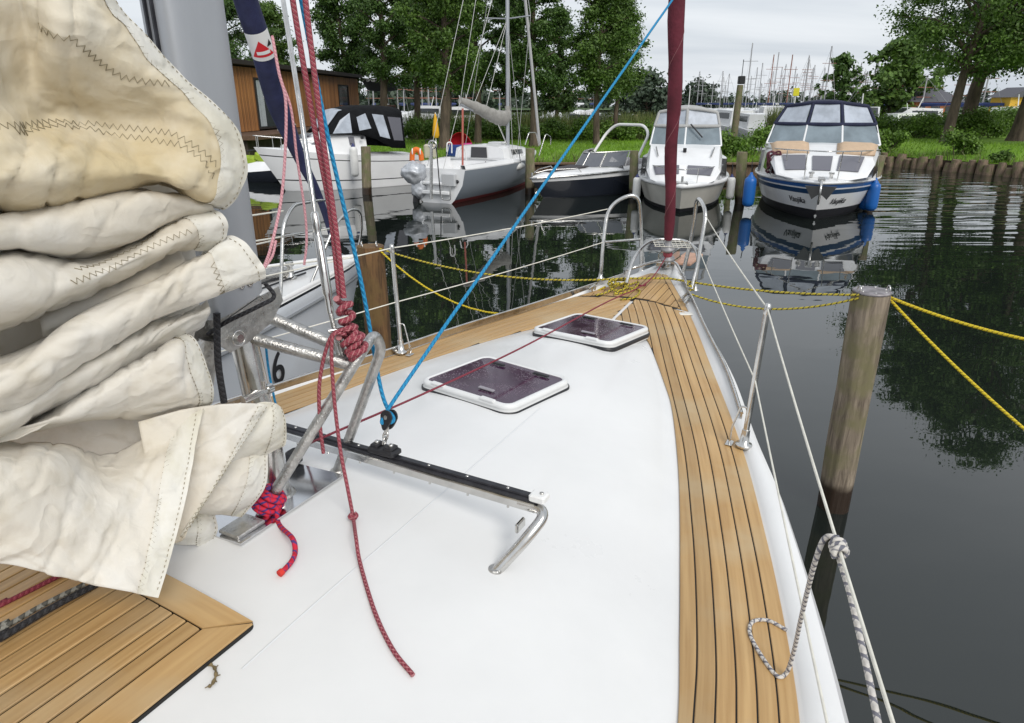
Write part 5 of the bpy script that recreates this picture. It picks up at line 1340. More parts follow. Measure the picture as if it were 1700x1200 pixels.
BLUEP = mat('hull_blue', (.02, .10, .32), .3, coat=.3); NAVYP = mat('hull_navy', (.018, .022, .032), .2, coat=.5); REDP = mat('antifoul_red', (.17, .025, .025), .6); BLKP = mat('antifoul_black', (.02, .02, .024), .5); GREYP = mat('hull_grey', (.23, .26, .295), .3, coat=.3)
WHP = mat('hull_paint_white', (.80, .805, .81), .3, var=.04, vscale=1.5, coat=.3); CRP = mat('hull_paint_cream', (.62, .60, .54), .35, var=.07, vscale=1.5, coat=.2)

def cruiser(name, bow_px, L, B, label, p):
    bow = pz(*bow_px, 0); dr_ = Vector((-bow.x + p.get('turn', 0), -bow.y, 0)).normalized(); root = boat_root(name, bow + dr_ * p['rake'] * .9, dr_, L, label, 'motorboat')
    hb, sh, xf = make_hull(root, L, B, p['fb'], p['fs'], p['bands'], rake=p['rake'], flare=p['flare'], full=.30, pw=p.get('pw', 2.5), mats=p['mats'], wl=p.get('wl', .92))
    make_deck(root, hb, sh, xf, WHP, .35, .995, .0, .06)
    rail_strip(root, hb, sh, xf, p.get('rub', .035), p['rubm'], .0)
    X = lambda t: L / 2 - t
    # trunk cabin: list of (t from bow, half width at top, top z)
    secs = p['trunk']; rows = []
    for t, w, z in secs:
        u = 1 - t / L; zd = sh(max(min(u, 1), 0)) - .02; wb = min(w + .10, hb(u) * .97)
        rows.append([Vector((X(t), -wb, zd)), Vector((X(t), -w - .02, zd + (z - zd) * .75)), Vector((X(t), -w + .05, z - .01)), Vector((X(t), -w * .5, z + .02)), Vector((X(t), 0, z + .035)), Vector((X(t), w * .5, z + .02)), Vector((X(t), w - .05, z - .01)), Vector((X(t), w + .02, zd + (z - zd) * .75)), Vector((X(t), wb, zd))])
    mb = MB(); mb.grid(rows, 0, False); mb.fan(rows[0]); L_build(mb, 'cabin', WHP, root)
    def top(t, f):
        for (t0, w0, z0), (t1, w1, z1) in zip(secs, secs[1:]):
            if t <= t1: q = (t - t0) / (t1 - t0); return Vector((X(t), f * (w0 + (w1 - w0) * q), z0 + (z1 - z0) * q + .035 * (1 - abs(f)) + .012))
        return Vector((X(t), f * secs[-1][1], secs[-1][2] + .012))
    for t0, t1, f0, f1 in p['wins']:
        mb = MB(); panel(mb, [top(t0, f0), top(t0, f1), top(t1, f1), top(t1, f0)], .018); L_build(mb, 'window', DWIN, root)
    for t0, t1, f0, f1 in p.get('pads', []):
        mb = MB(); n = 6
        rows = [[top(t0 + (t1 - t0) * i / n, f0 + (f1 - f0) * j / n) + Vector((0, 0, .015 + .06 * (min(i, n - i, 1) and min(j, n - j, 1)))) for j in range(n + 1)] for i in range(n + 1)]
        solid_sheet(mb, rows, .03); L_build(mb, 'sun_pad', BEIGE, root)
    # side cabin glass
    for sd in (-1, 1):
        mb = MB(); t0, t1 = p['side'][0], p['side'][1]; 
        def sidept(t, k):
            u = 1 - t / L; zd = sh(u); w = top(t, 1).y; z = top(t, 1).z; return Vector((X(t), sd * (w + .055 - .04 * k), zd + (z - zd) * (.25 + .45 * k)))
        panel(mb, [sidept(t0, 0), sidept(t1, 0), sidept(t1, 1), sidept(t0 + .15, 1)][::sd], .02); L_build(mb, 'side_window', GLASS, root)
    # windscreen
    ws = p['screen']; t0, z0, w0, t1, z1, w1 = ws; n = p['panes']; sw = p.get('sweep', .5)
    def scr(f, k): return Vector((X(t0 + (t1 - t0) * k + sw * f * f * .8), f * (w0 + (w1 - w0) * k), z0 + (z1 - z0) * k))
    edges = p['split']
    for a, b in zip(edges, edges[1:]):
        mb = MB(); g = .012; panel(mb, [scr(a + g, .04), scr(b - g, .04), scr(b - g, .97), scr(a + g, .97)], .012); L_build(mb, 'windscreen_pane', WGLASS, root)
    mb = MB()
    for a in edges: mb.tube([scr(a, 0), scr(a, 1)], .028, 6)
    for k in (0, 1): mb.tube([scr(-1 + i * .125, k) for i in range(17)], .026, 6)
    L_build(mb, 'windscreen_frame', WHP, root)
    # canopy: clear front panels, cloth between, roof and sides
    t2, z2, w2 = p['canopy']; tb, zb = p['canopy_back']; cm = p['canvas']
    def can(f, k): 
        a = scr(f, 1); b = Vector((X(t2 + sw * f * f * .6), f * w2, z2 - .10 * f * f)); return a.lerp(b, k)
    for a, b in zip(edges, edges[1:]):
        mb = MB(); g = .045; panel(mb, [can(a + g, .06), can(b - g, .06), can(b - g, .93), can(a + g, .93)], .008); L_build(mb, 'canopy_window', VINYL, root)
    mb = MB()
    for a in edges: mb.tube([can(a, 0), can(a, .5), can(a, 1)], .045, 6)
    for k in (.0, 1): mb.tube([can(-1 + i * .125, k) for i in range(17)], .05, 6)
    L_build(mb, 'canopy_frame', cm, root)
    mb = MB(); rows = []
    for i in range(9):
        q = i / 8; row = []
        for j in range(17):
            f = -1 + j * .125; a = can(f, 1); e = Vector((X(tb), f * w2, zb - .12 * f * f)); r_ = a.lerp(e, q); r_.z += .09 * math.sin(q * math.pi) * (1 - f * f); row.append(r_)
        rows.append(row)
    solid_sheet(mb, rows, .02)
    for sd in (-1, 1):
        rows = []
        for i in range(7):
            q = i / 6; a = can(sd, 1).lerp(Vector((X(tb), sd * w2, zb - .12)), q); lo = scr(sd, .1).lerp(Vector((X(tb), sd * (w0 + .05), z0 - .1)), q); rows.append([lo, lo.lerp(a, .5) + Vector((0, sd * .04, 0)), a])
        solid_sheet(mb, rows, .015)
    L_build(mb, 'canopy', cm, root)
    for sd in (-1, 1):
        mb = MB(); a0, a1 = .12, .8
        def sp_(q, k):
            a = can(sd, 1).lerp(Vector((X(tb), sd * w2, zb - .12)), q); lo = scr(sd, .1).lerp(Vector((X(tb), sd * (w0 + .05), z0 - .1)), q); return lo.lerp(a, k) + Vector((0, sd * .05, 0))
        panel(mb, [sp_(.15, .35), sp_(.8, .35), sp_(.8, .85), sp_(.2, .85)][::sd], .01); L_build(mb, 'side_curtain_window', VINYL, root)
    # aft hull sides / cockpit coaming
    mb = MB()
    for sd in (-1, 1):
        rows = []
        for k in range(9):
            u = .48 * k / 8; rows.append([Vector((xf(u), sd * hb(u) * .98, sh(u))), Vector((xf(u), sd * hb(u) * .95, sh(u) + p.get('coam', .5))), Vector((xf(u), sd * hb(u) * .80, sh(u) + p.get('coam', .5)))])
        mb.grid(rows, 0, False)
    mb.grid([[Vector((xf(0), y, z)) for y in (-hb(0) * .95, hb(0) * .95)] for z in (sh(0), sh(0) + p.get('coam', .5))], 0, False)
    L_build(mb, 'coaming', WHP, root)
    # pulpit rail
    if p.get('rail'):
        hr, back = p['rail']; U = [1 - back / L * k / 12 for k in range(13)]
        P = [Vector((xf(u) - .05, hb(u) * .95, sh(u) + hr)) for u in U]; Q = [Vector((q.x, -q.y, q.z)) for q in P]
        mb = MB(); mb.tube(P[::-1] + Q[1:], .016, 7); L_build(mb, 'bow_rail', STEEL, root)
        for k in p['rail_posts']:
            for sd in (-1, 1):
                q = P[k]; q = Vector((q.x, sd * q.y, q.z)); u = U[k]; q0 = Vector((xf(u) - .05 - .18, sd * hb(u) * .90, sh(u))) 
                L_build(MB().tube([q0, q], .013, 6), 'rail_post', STEEL, root)
        if p.get('midrail'): L_build(MB().tube([v - Vector((0, 0, hr * .5)) for v in (P[::-1] + Q[1:])], .010, 6), 'mid_rail', STEEL, root)
    return root, hb, sh, xf, X, top

# --- blue-striped cruiser (right)
e_p = dict(turn=.8, fb=.92, fs=.74, rake=.75, flare=.20, wl=.86, bands=[(0, 0), (.05, 1), (.15, 0), (.19, 2), (.32, 0), (.74, 3)], mats=[WHP, BLUEP, mat('hull_dark_blue', (.012, .05, .13), .3), BLKP], rubm=WHP, rub=.03, pw=3.0,
     trunk=[(.75, .60, .96), (1.0, 1.0, 1.04), (1.6, 1.18, 1.40), (2.5, 1.30, 1.62), (2.9, 1.36, 1.64), (3.4, 1.40, 1.66), (4.6, 1.40, 1.66)],
     wins=[(1.08, 1.60, -.80, -.33), (1.06, 1.56, -.20, .20), (1.08, 1.60, .33, .80)], pads=[(1.75, 2.7, -.98, -.26), (1.75, 2.7, .26, .98)], side=(1.3, 2.6),
     screen=(2.85, 1.62, 1.40, 3.25, 2.12, 1.26), panes=3, split=[-1, -.34, .34, 1], canopy=(3.6, 2.66, 1.02), canopy_back=(6.6, 2.66), canvas=NAVYC, rail=(.70, 3.0), rail_posts=[2, 5, 8, 11], midrail=False, coam=.6)
e_r, e_hb, e_sh, e_xf, e_X, e_top = cruiser('cabin_cruiser', (1352, 364), 8.0, 3.30, 'white cabin cruiser with blue stripes, navy canopy and tan sun pads', e_p)
# anchor plate and anchor on the stem
mb = MB(); mb.prism([Vector((4.02, y, z)) for y, z in ((-.34, .86), (.34, .86), (.16, .56), (.05, .66), (-.05, .66), (-.16, .56))], Vector((.05, 0, 0))); L_build(mb, 'stem_plate', mat('stem_steel', (.10, .10, .10), .3, .9), e_r)
mb = MB(); mb.tube([Vector((3.5, 0, 1.0)), Vector((4.1, 0, .95)), Vector((4.17, 0, .7)), Vector((3.98, 0, .45))], .025, 8); mb.box((3.75, 0, 1.0), (.45, .16, .06), bev=.01); L_build(mb, 'anchor', STEEL, e_r)
mb = MB(); mb.lathe([(.04, 0), (.04, .08), (.07, .1), (.06, .14)], (3.35, .22, .98), 10); mb.lathe([(.04, 0), (.04, .08), (.07, .1), (.06, .14)], (3.35, -.22, .98), 10); L_build(mb, 'windlass', STEEL, e_r)
mb = MB(); mb.tube([Vector((4.0 - .62, 0, .06)), Vector((4.0 - .60, 0, .06))], .02, 6); mb.tube([Vector((3.30, 0, .10)), Vector((3.42, 0, .10))], .03, 8); L_build(mb, 'towing_eye', STEEL, e_r)
def hull_side_text(root, hb, sh, L, rake, flare, u, q, sd, body, size, name, wl=.92):
    def pt(u, q): 
        k = q; fl = 1 - (1 - wl) * k - flare * k ** 1.5 * u ** 2.5
        return Vector((-L / 2 + L * u - rake * q * u ** 4, sd * hb(u) * fl, sh(u) * (1 - q)))
    c = pt(u, q); ex = (pt(u - .02, q) - pt(u + .02, q)) * (1 if sd < 0 else -1); ex = -ex if False else ex
    ex = ex.normalized(); ez = (pt(u, q - .05) - pt(u, q + .05)).normalized(); n = ex.cross(ez).normalized()
    if n.y * sd < 0: ex = -ex; n = ex.cross(ez).normalized()
    ez = n.cross(ex); M = Matrix(((*ex, 0), (*ez, 0), (*n, 0), (*(c + n * .012), 1))).transposed()
    text_mesh(name, body, size, M, BLKP, root, shear=.35, th=.003)
hull_side_text(e_r, e_hb, e_sh, 8.0, .75, .20, .915, .52, -1, 'Vaujika', .22, 'boat_name', wl=.86)
hull_side_text(e_r, e_hb, e_sh, 8.0, .75, .20, .915, .52, 1, 'Vaujika', .22, 'boat_name', wl=.86)
ER = Matrix.LocRotScale(e_r.location, e_r.rotation_euler, None)
mb = MB(); random.seed(11); pts = []
for k in range(40): pts.append(Vector((2.35 + random.uniform(-.06, .06), -1.12 + .16 * math.cos(k * 1.3) + random.uniform(-.03, .03), 1.22 + .26 * math.sin(k * .9) + random.uniform(-.04, .04))))
o = MB().tube([ER @ p for p in catmull(pts, 4)], .02, 6).build('rope_coil', rope_mat('rope_plum', (.09, .02, .035), (.15, .05, .06), 30, .3)); tag(o, 'plum coloured rope coil hung on the bow rail of the blue striped cruiser', 'rope')
# --- cream cruiser (middle)
d_p = dict(fb=.72, fs=.64, rake=.65, flare=.22, wl=.88, bands=[(0, 1), (.30, 0), (.34, 0), (.86, 2)], mats=[CRP, CRP, BLKP], rubm=WHP, rub=.06, pw=3.0,
     trunk=[(.85, .62, .74), (1.0, .80, .82), (1.35, .93, 1.08), (1.55, .95, 1.14), (2.5, .98, 1.46), (2.9, 1.0, 1.54), (4.6, 1.0, 1.54)],
     wins=[(1.08, 1.34, -.84, -.12), (1.08, 1.34, .12, .84)], side=(1.6, 2.6),
     screen=(2.85, 1.53, .98, 3.15, 2.04, .90), panes=2, split=[-1, -.02, 1], sweep=.25, canopy=(3.35, 2.50, .80), canopy_back=(5.6, 2.52), canvas=GRYC, rail=(.40, 2.2), rail_posts=[3, 7, 11], coam=.5)
d_r, d_hb, d_sh, d_xf, d_X, d_top = cruiser('cabin_cruiser', (1128, 353), 6.6, 2.55, 'small white cabin cruiser with cream hull behind the maroon furled sail', d_p)
mb = MB(); mb.tube([d_top(2.2, 0) + Vector((0, 0, 0)), d_top(2.2, 0) + Vector((0, 0, .10))], .05, 10); L_build(mb, 'horn', BLK, d_r)
for sd in (-1, 1): L_build(MB().tube([d_top(1.9, sd * .72) + Vector((0, 0, .03)), d_top(2.45, sd * .8) + Vector((0, 0, .05))], .018, 6), 'grab_rail', STEELB, d_r)
L_build(MB().tube([Vector((d_X(3.05), .1, 2.10)), Vector((d_X(2.95), .45, 1.75))], .02, 6), 'wiper', BLK, d_r)
L_build(MB().tube([Vector((d_X(3.4), 0, 2.5)), Vector((d_X(3.4), 0, 3.1))], .012, 6), 'aerial', WHT, d_r)
mb = MB(); mb.box((3.05, 0, .78), (.35, .30, .07), bev=.02); mb.tube([Vector((3.1, 0, .78)), Vector((3.1, 0, .95))], .03, 8); L_build(mb, 'bow_fitting', STEEL, d_r)
DR = Matrix.LocRotScale(d_r.location, d_r.rotation_euler, None)
def px_fender(u, v, Y, r, h, m, cap, lab, grp=None): return fender(py(u, v, Y), r, h, m, cap, lab, grp, rope_to=py(u, v, Y) + Vector((0, .05, h / 2 + .35)))
px_fender(1057, 312, 19.3, .11, .62, FWH, FNV, 'white fender with navy top left of the cream cruiser')
px_fender(1213, 312, 19.2, .11, .62, FWH, FNV, 'white fender with navy top right of the cream cruiser')
px_fender(1244, 318, 17.9, .15, .78, FBL, FBL, 'blue fender on the left side of the blue striped cruiser')
px_fender(1449, 326, 17.8, .15, .74, FBL, FBL, 'bright blue fender on the right side of the blue striped cruiser, outer one')
px_fender(1437, 327, 18.1, .14, .66, FBL, FBL, 'blue fender on the right side of the blue striped cruiser, inner one')

# --- navy speedboat
cb, cs_ = pz(898, 329, 0), pz(1045, 312, 0); cdir = (cb - cs_); LC = 5.4
c_r = boat_root('speedboat', cb + cdir.normalized() * .45, cdir, LC, 'open navy speedboat with white deck and a bare folding roof arch', 'motorboat')
c_hb, c_sh, c_xf = make_hull(c_r, LC, 2.1, .62, .78, [(0, 0), (.22, 1), (.30, 1), (.92, 1)], rake=.55, flare=.35, full=.35, pw=2.3, mats=[WHP, NAVYP])
make_deck(c_r, c_hb, c_sh, c_xf, WHP, .40, .995, .0, .12)
rail_strip(c_r, c_hb, c_sh, c_xf, .03, STEEL, -.02)
mb = MB(); rows = []
for k in range(11):
    u = .05 + .40 * k / 10; rows.append([Vector((c_xf(u), sgn * c_hb(u) * f, c_sh(u) + dz)) for sgn, f, dz in ((-1, .98, 0), (-1, .92, .10), (-1, .72, .08), (-1, .70, -.45), (1, .70, -.45), (1, .72, .08), (1, .92, .10), (1, .98, 0))])
mb.grid(rows, 0, False); L_build(mb, 'cockpit', WHP, c_r)
mb = MB(); mb.box((c_xf(.08), 0, .75), (.5, 1.4, .35), bev=.06); mb.box((c_xf(.36), .45, .78), (.5, .5, .5), bev=.06); mb.box((c_xf(.36), -.45, .78), (.5, .5, .5), bev=.06); L_build(mb, 'seats', mat('seat_grey', (.35, .34, .35), .7), c_r)
mb = MB(); pz_ = lambda u, f, dz: Vector((c_xf(u), c_hb(u) * f, c_sh(u) + dz)); rows = [[pz_(.62 + .26 * i / 6, -.42 + .84 * j / 6, .13 - .03 * i / 6) for j in range(7)] for i in range(7)]; solid_sheet(mb, rows, .03); L_build(mb, 'bow_cushion', mat('cushion_charcoal', (.06, .055, .06), .7), c_r)
def csc(a, k): 
    u = .64 - .22 * abs(a) ** 2; return Vector((c_xf(u) - .35 * k, a * c_hb(u) * (.86 - .12 * k), c_sh(u) + .10 + .42 * k))
ED = [-1, -.62, -.2, .2, .62, 1]
for a, b in zip(ED, ED[1:]):
    mb = MB(); panel(mb, [csc(a + .02, .03), csc(b - .02, .03), csc(b - .02, .96), csc(a + .02, .96)], .01); L_build(mb, 'windscreen_pane', mat('smoke_glass', (.11, .12, .14), .08, spec=.8), c_r)
mb = MB()
for a in ED: mb.tube([csc(a, 0), csc(a, 1)], .018, 6)
mb.tube([csc(-1 + k * .1, 1) for k in range(21)], .02, 6); L_build(mb, 'windscreen_frame', STEEL, c_r)
mb = MB(); mb.tube([Vector((c_xf(.52) - .35, -.35 + .18 * math.cos(t), 1.06 + .18 * math.sin(t))) for t in [2 * math.pi * k / 18 for k in range(18)]], .016, 6, closed=True); mb.tube([Vector((c_xf(.52) - .35, -.53, 1.06)), Vector((c_xf(.52) - .35, -.17, 1.06))], .014, 5); L_build(mb, 'steering_wheel', BLK, c_r)
hbx = c_hb(.3)
mb = MB(); mb.tube(bend([Vector((c_xf(.36), -hbx * .95, .85)), Vector((c_xf(.22), -hbx * .85, 1.75)), Vector((c_xf(.20), -hbx * .55, 2.0)), Vector((c_xf(.20), hbx * .55, 2.0)), Vector((c_xf(.22), hbx * .85, 1.75)), Vector((c_xf(.36), hbx * .95, .85))], .3, 7), .045, 10); L_build(mb, 'folded_roof_arch', mat('arch_white', (.74, .74, .72), .4), c_r)
mb = MB()
for sd in (-1, 1): L_build(MB().tube(bend([pz_(.72, sd * .8, .03), pz_(.74, sd * .8, .16), pz_(.90, sd * .55, .18), pz_(.965, sd * .3, .12)], .08), .014, 7), 'grab_rail', STEEL, c_r)
L_build(MB().tube([pz_(.985, 0, .02), pz_(.985, 0, .14)], .03, 8), 'bow_light', STEEL, c_r)
mb = MB(); o = Vector((LC / 2 - .28, 0, .20)); mb.tube([o, o + Vector((.06, 0, -.05))], .03, 8); L_build(mb, 'bow_eye', STEEL, c_r)

# --- grey-hulled sailboat, stern towards us
bs, be = pz(733, 336, 0), pz(872, 316, 0); bdir = Vector((math.sin(.44), math.cos(.44), 0)); bs = Vector((-2.12, 19.65, 0)); LB = 7.0
b_r = boat_root('sailboat', bs + bdir * LB, bdir, LB, 'white sailboat with grey hull sides and outboard under silver wrap', 'sailboat')
b_hb, b_sh, b_xf = make_hull(b_r, LB, 2.5, 1.05, .95, [(0, 0), (.03, 1), (.89, 2)], rake=.4, flare=.3, full=.30, pw=2.0, stern=.74, mats=[WHP, GREYP, REDP], wl=.86, rnd=.42, tm=0)
make_deck(b_r, b_hb, b_sh, b_xf, WHP, .36, .995, .0, .07)
# open scooped transom: white cockpit sole, benches, coaming
mb = MB(); rows = []
for k in range(9):
    u = .005 + .36 * k / 8; h = b_hb(u); z = b_sh(u); rows.append([Vector((b_xf(u), sg * h * f, zz)) for sg, f, zz in ((-1, .99, z), (-1, .95, z + .10), (-1, .82, z + .10), (-1, .78, z - .22), (-1, .40, z - .22), (-1, .38, z - .55), (1, .38, z - .55), (1, .40, z - .22), (1, .78, z - .22), (1, .82, z + .10), (1, .95, z + .10), (1, .99, z))])
mb.grid(rows, 0, False); mb.fan(rows[-1]); L_build(mb, 'cockpit', WHP, b_r)
h0 = b_hb(0); xs0 = -LB / 2 - .012
for nm_, y_, z_, w_2, h_2, m_2 in (('transom_step', 0, .30, .95, .10, WHP), ('transom_step', 0, .55, .80, .08, WHP), ('transom_hatch', -.45, .66, .42, .34, mat('hatch_grey', (.52, .53, .54), .4))):
    L_build(MB().box((xs0 - .06, y_, z_), (.14, w_2, h_2), bev=.02), nm_, m_2, b_r)
L_build(MB().lathe([(.05, 0), (.05, .03), (0, .035)], (xs0, -.68, .62), 10, axis=(-1, 0, 0)), 'exhaust', BLK, b_r)
mb = MB(); mb.tube(bend([Vector((xs0 - .02, -.50, .55)), Vector((xs0 - .10, -.50, .52)), Vector((xs0 - .10, -.50, .12)), Vector((xs0 - .10, -.22, .12)), Vector((xs0 - .10, -.22, .52)), Vector((xs0 - .02, -.22, .55))], .06), .018, 7); L_build(mb, 'ladder', STEEL, b_r)
# cabin
mb = MB(); rows = []
for t, w, z in ((.37, .80, 1.40), (.42, .82, 1.42), (.60, .66, 1.36), (.74, .45, 1.26), (.80, .25, 1.12)):
    zd = b_sh(t); rows.append([Vector((b_xf(t), -w - .08, zd)), Vector((b_xf(t), -w, z - .06)), Vector((b_xf(t), -w * .8, z)), Vector((b_xf(t), 0, z + .05)), Vector((b_xf(t), w * .8, z)), Vector((b_xf(t), w, z - .06)), Vector((b_xf(t), w + .08, zd))])
mb.grid(rows, 0, False); mb.fan(rows[0]); mb.fan(rows[-1], flip=True); L_build(mb, 'cabin', WHP, b_r)
mb = MB(); panel(mb, [(b_xf(.37) - .01, -.30, .85), (b_xf(.37) - .01, .30, .85), (b_xf(.37) - .01, .26, 1.38), (b_xf(.37) - .01, -.26, 1.38)][::-1], .02); L_build(mb, 'companionway_board', mat('companion_dark', (.05, .05, .055), .4), b_r)
for sd in (-1, 1):
    mb = MB(); panel(mb, [(b_xf(.46), sd * .845, 1.14), (b_xf(.62), sd * .70, 1.12), (b_xf(.62), sd * .665, 1.24), (b_xf(.46), sd * .815, 1.30)][::sd], .02); L_build(mb, 'cabin_window', GLASS, b_r)
L_build(MB().box((b_xf(.55), 0, 1.45), (.45, .45, .06), bev=.02), 'hatch', WHT, b_r)
# mast, boom with cover, rigging
mxb = b_xf(.62)
mloc = root_matrix(b_r).inverted() @ py(843, 238, 22.6)
mxb, myb = mloc.x, mloc.y
L_build(MB().tube([Vector((mxb, myb, 1.3)), Vector((mxb, myb, 10.5))], .055, 10, flat=1.3, up=(1, 0, 0)), 'mast', ALU, b_r)
L_build(MB().tube([Vector((mxb, myb - .75, 5.05)), Vector((mxb, myb, 5.0)), Vector((mxb, myb + .75, 5.05))], .02, 6), 'spreader', ALU, b_r)
bend_w = root_matrix(b_r).inverted() @ py(764, 168, 20.7); gn = Vector((mxb - .06, myb, 2.02))
L_build(MB().tube([gn, bend_w - Vector((0, 0, .08))], .045, 8), 'boom', ALU, b_r)
SCOV = mat('sailcover_grey', (.30, .29, .27), .8, var=.15, vscale=6, bump=.3, bscale=12)
cp_ = [gn + Vector((.04, 0, .55)), gn + Vector((.03, 0, .25)), gn.lerp(bend_w, .10) + Vector((0, 0, .12)), gn.lerp(bend_w, .3) + Vector((0, 0, .06)), gn.lerp(bend_w, .65) + Vector((0, 0, .05)), bend_w + Vector((0, 0, .02))]
cr_ = catmull(cp_, 6); L_build(MB().tube(cr_, [interp([(0, .06), (.15, .10), (.35, .17), (.5, .16), (.8, .12), (1, .07)], k / (len(cr_) - 1)) * (1 + .08 * math.sin(k * 2.1)) for k in range(len(cr_))], 12, flat=1.35), 'sail_cover', SCOV, b_r)
L_build(MB().tube([gn.lerp(bend_w, .25), Vector((mxb - .05, myb, 1.42))], .022, 6), 'kicker', STEEL, b_r)
WIRE = mat('rig_wire', (.45, .45, .44), .4, .6)
for P in ([Vector((mxb, myb, 10.4)), Vector((-LB / 2 + .05, .3, 1.0))], [Vector((mxb, myb, 10.4)), bend_w], [Vector((mxb, myb + .75, 5.05)), Vector((mxb - .2, .95, 1.05))], [Vector((mxb, myb - .75, 5.05)), Vector((mxb - .2, -.95, 1.05))], [Vector((mxb, myb + .75, 5.05)), Vector((mxb, myb, 9))], [Vector((mxb, myb - .75, 5.05)), Vector((mxb, myb, 9))], [Vector((mxb, myb, 5)), Vector((mxb + .3, -.9, 1.05))], [Vector((mxb, myb, 5)), gn.lerp(bend_w, .5)], [Vector((mxb, myb, 5)), gn.lerp(bend_w, .75)], [bend_w, Vector((-LB / 2 + .4, 0, .9))], [Vector((mxb, myb, 7)), bend_w + Vector((.3, 0, 0))], [Vector((mxb, myb, 5)), Vector((mxb - .5, -.95, 1.05))]):
    L_build(MB().tube(P, .009, 5), 'rigging_wire', WIRE, b_r)
fs0 = root_matrix(b_r).inverted() @ py(896, 240, 24.4); fs1 = root_matrix(b_r).inverted() @ py(866, -60, 23.8)
L_build(MB().tube([fs0, fs1, fs1 + (fs1 - fs0) * .7], .05, 8), 'furled_jib', mat('jib_grey', (.42, .42, .42), .7), b_r)
# stern hardware
tr = root_matrix(b_r).inverted()
def bpx(u, v, Y): return tr @ py(u, v, Y)
L_build(MB().tube([bpx(716, 330, 19.2), bpx(716, 238, 19.2)], .045, 10), 'rudder_post', STEEL, b_r)
L_build(MB().tube([bpx(718, 240, 19.2) + Vector((0, .12 * math.cos(t), .10 * math.sin(t))) for t in [2 * math.pi * k / 14 for k in range(14)]], .025, 6, closed=True), 'mainsheet_block', STEEL, b_r)
L_build(MB().tube([bpx(731, 322, 19.2), bpx(724, 240, 19.2)], .015, 6), 'backstay_tackle', BLK, b_r)
mb = MB(); mb.tube(bend([bpx(742, 252, 20.2), bpx(742, 236, 20.2), bpx(750, 236, 20.3), bpx(750, 254, 20.3)], .1), .02, 7); mb.tube(bend([bpx(760, 262, 20.3), bpx(762, 246, 20.3), bpx(772, 246, 20.5), bpx(774, 266, 20.5)], .1), .02, 7); L_build(mb, 'stern_rail', WHT, b_r)
mb = MB(); mb.tube(bend([bpx(872, 240, 23.6), bpx(878, 220, 23.7), bpx(890, 220, 24.2), bpx(895, 242, 24.2)], .1), .02, 7); mb.tube(bend([bpx(895, 258, 23.8), bpx(906, 222, 24.0), bpx(915, 228, 24.3), bpx(914, 240, 24.3)], .1), .02, 7); L_build(mb, 'pulpit', STEEL, b_r)
L_build(MB().tube([bpx(768, 275, 20.2), bpx(768, 180, 20.5)], .03, 7), 'boom_crutch', mat('crutch_red', (.42, .12, .09), .6), b_r)
# outboard motor wrapped in silver sheet
SILV = mat('silver_wrap', (.52, .54, .57), .38, .35, var=.2, vscale=9, bump=.9, bscale=9)
def blob(c, r, seed, sq=(1, 1, 1), n=22, amp=.22):
    mb = MB(); rows = []
    for i in range(n + 1):
        th = math.pi * i / n; row = []
        for j in range(n):
            ph = 2 * math.pi * j / n; d = Vector((math.sin(th) * math.cos(ph), math.sin(th) * math.sin(ph), math.cos(th)))
            k = r * (1 + amp * mnoise.fractal(d * 2.2 + Vector((seed, 0, 0)), .8, 2.2, 4)); row.append(c + Vector((d.x * k * sq[0], d.y * k * sq[1], d.z * k * sq[2])))
        rows.append(row)
    return mb.grid(rows, 0, True, False, True)
L_build(blob(bpx(688, 287, 19.9), .36, 1.0, (1, 1, .85)), 'outboard_cowl_wrap', SILV, b_r)
L_build(blob(bpx(697, 312, 19.9), .26, 2.0, (.9, .9, 1.2)), 'outboard_leg_wrap', SILV, b_r)
L_build(MB().tube([bpx(692, 322, 19.9), bpx(690, 348, 19.9)], .10, 8), 'outboard_leg', BLK, b_r)
o = thing('life_ring', py(690, 262, 20.4), 'orange horseshoe life buoy on the sailboat stern', 'life buoy')
mb = MB(); mb.tube(catmull([py(684, 266, 20.4), py(685, 254, 20.4), py(691, 248, 20.4), py(698, 254, 20.4), py(700, 266, 20.4)], 6), .075, 10).build('buoy_body', mat('lifebuoy_orange', (.72, .16, .02), .6), o)
for k in (685, 698): MB().tube([py(k, 252, 20.4) + Vector((.0, math.cos(t) * .085, math.sin(t) * .085)) for t in [2 * math.pi * q / 12 for q in range(12)]], .02, 5, closed=True).build('strap', WHT, o)
fender(py(807, 293, 20.9), .09, .62, FWH, FWH, 'upright white fender on the grey side of the sailboat', rope_to=py(806, 268, 20.95))
fd = thing('fender', py(859, 276, 21.9), 'white fender lying level high on the sailboat side', 'fender'); mb = MB(); mb.lathe([(0, -.27), (.07, -.25), (.11, -.16), (.11, .16), (.07, .25), (0, .27)], (0, 0, 0), 14, axis=(1, .9, .1)); q = mb.build('fender_body', FWH, None); q.parent = fd
q = MB().tube([Vector((.1, 0, .05)), Vector((.05, .1, .45))], .012, 5).build('lanyard', R_BLACK, None); q.parent = fd

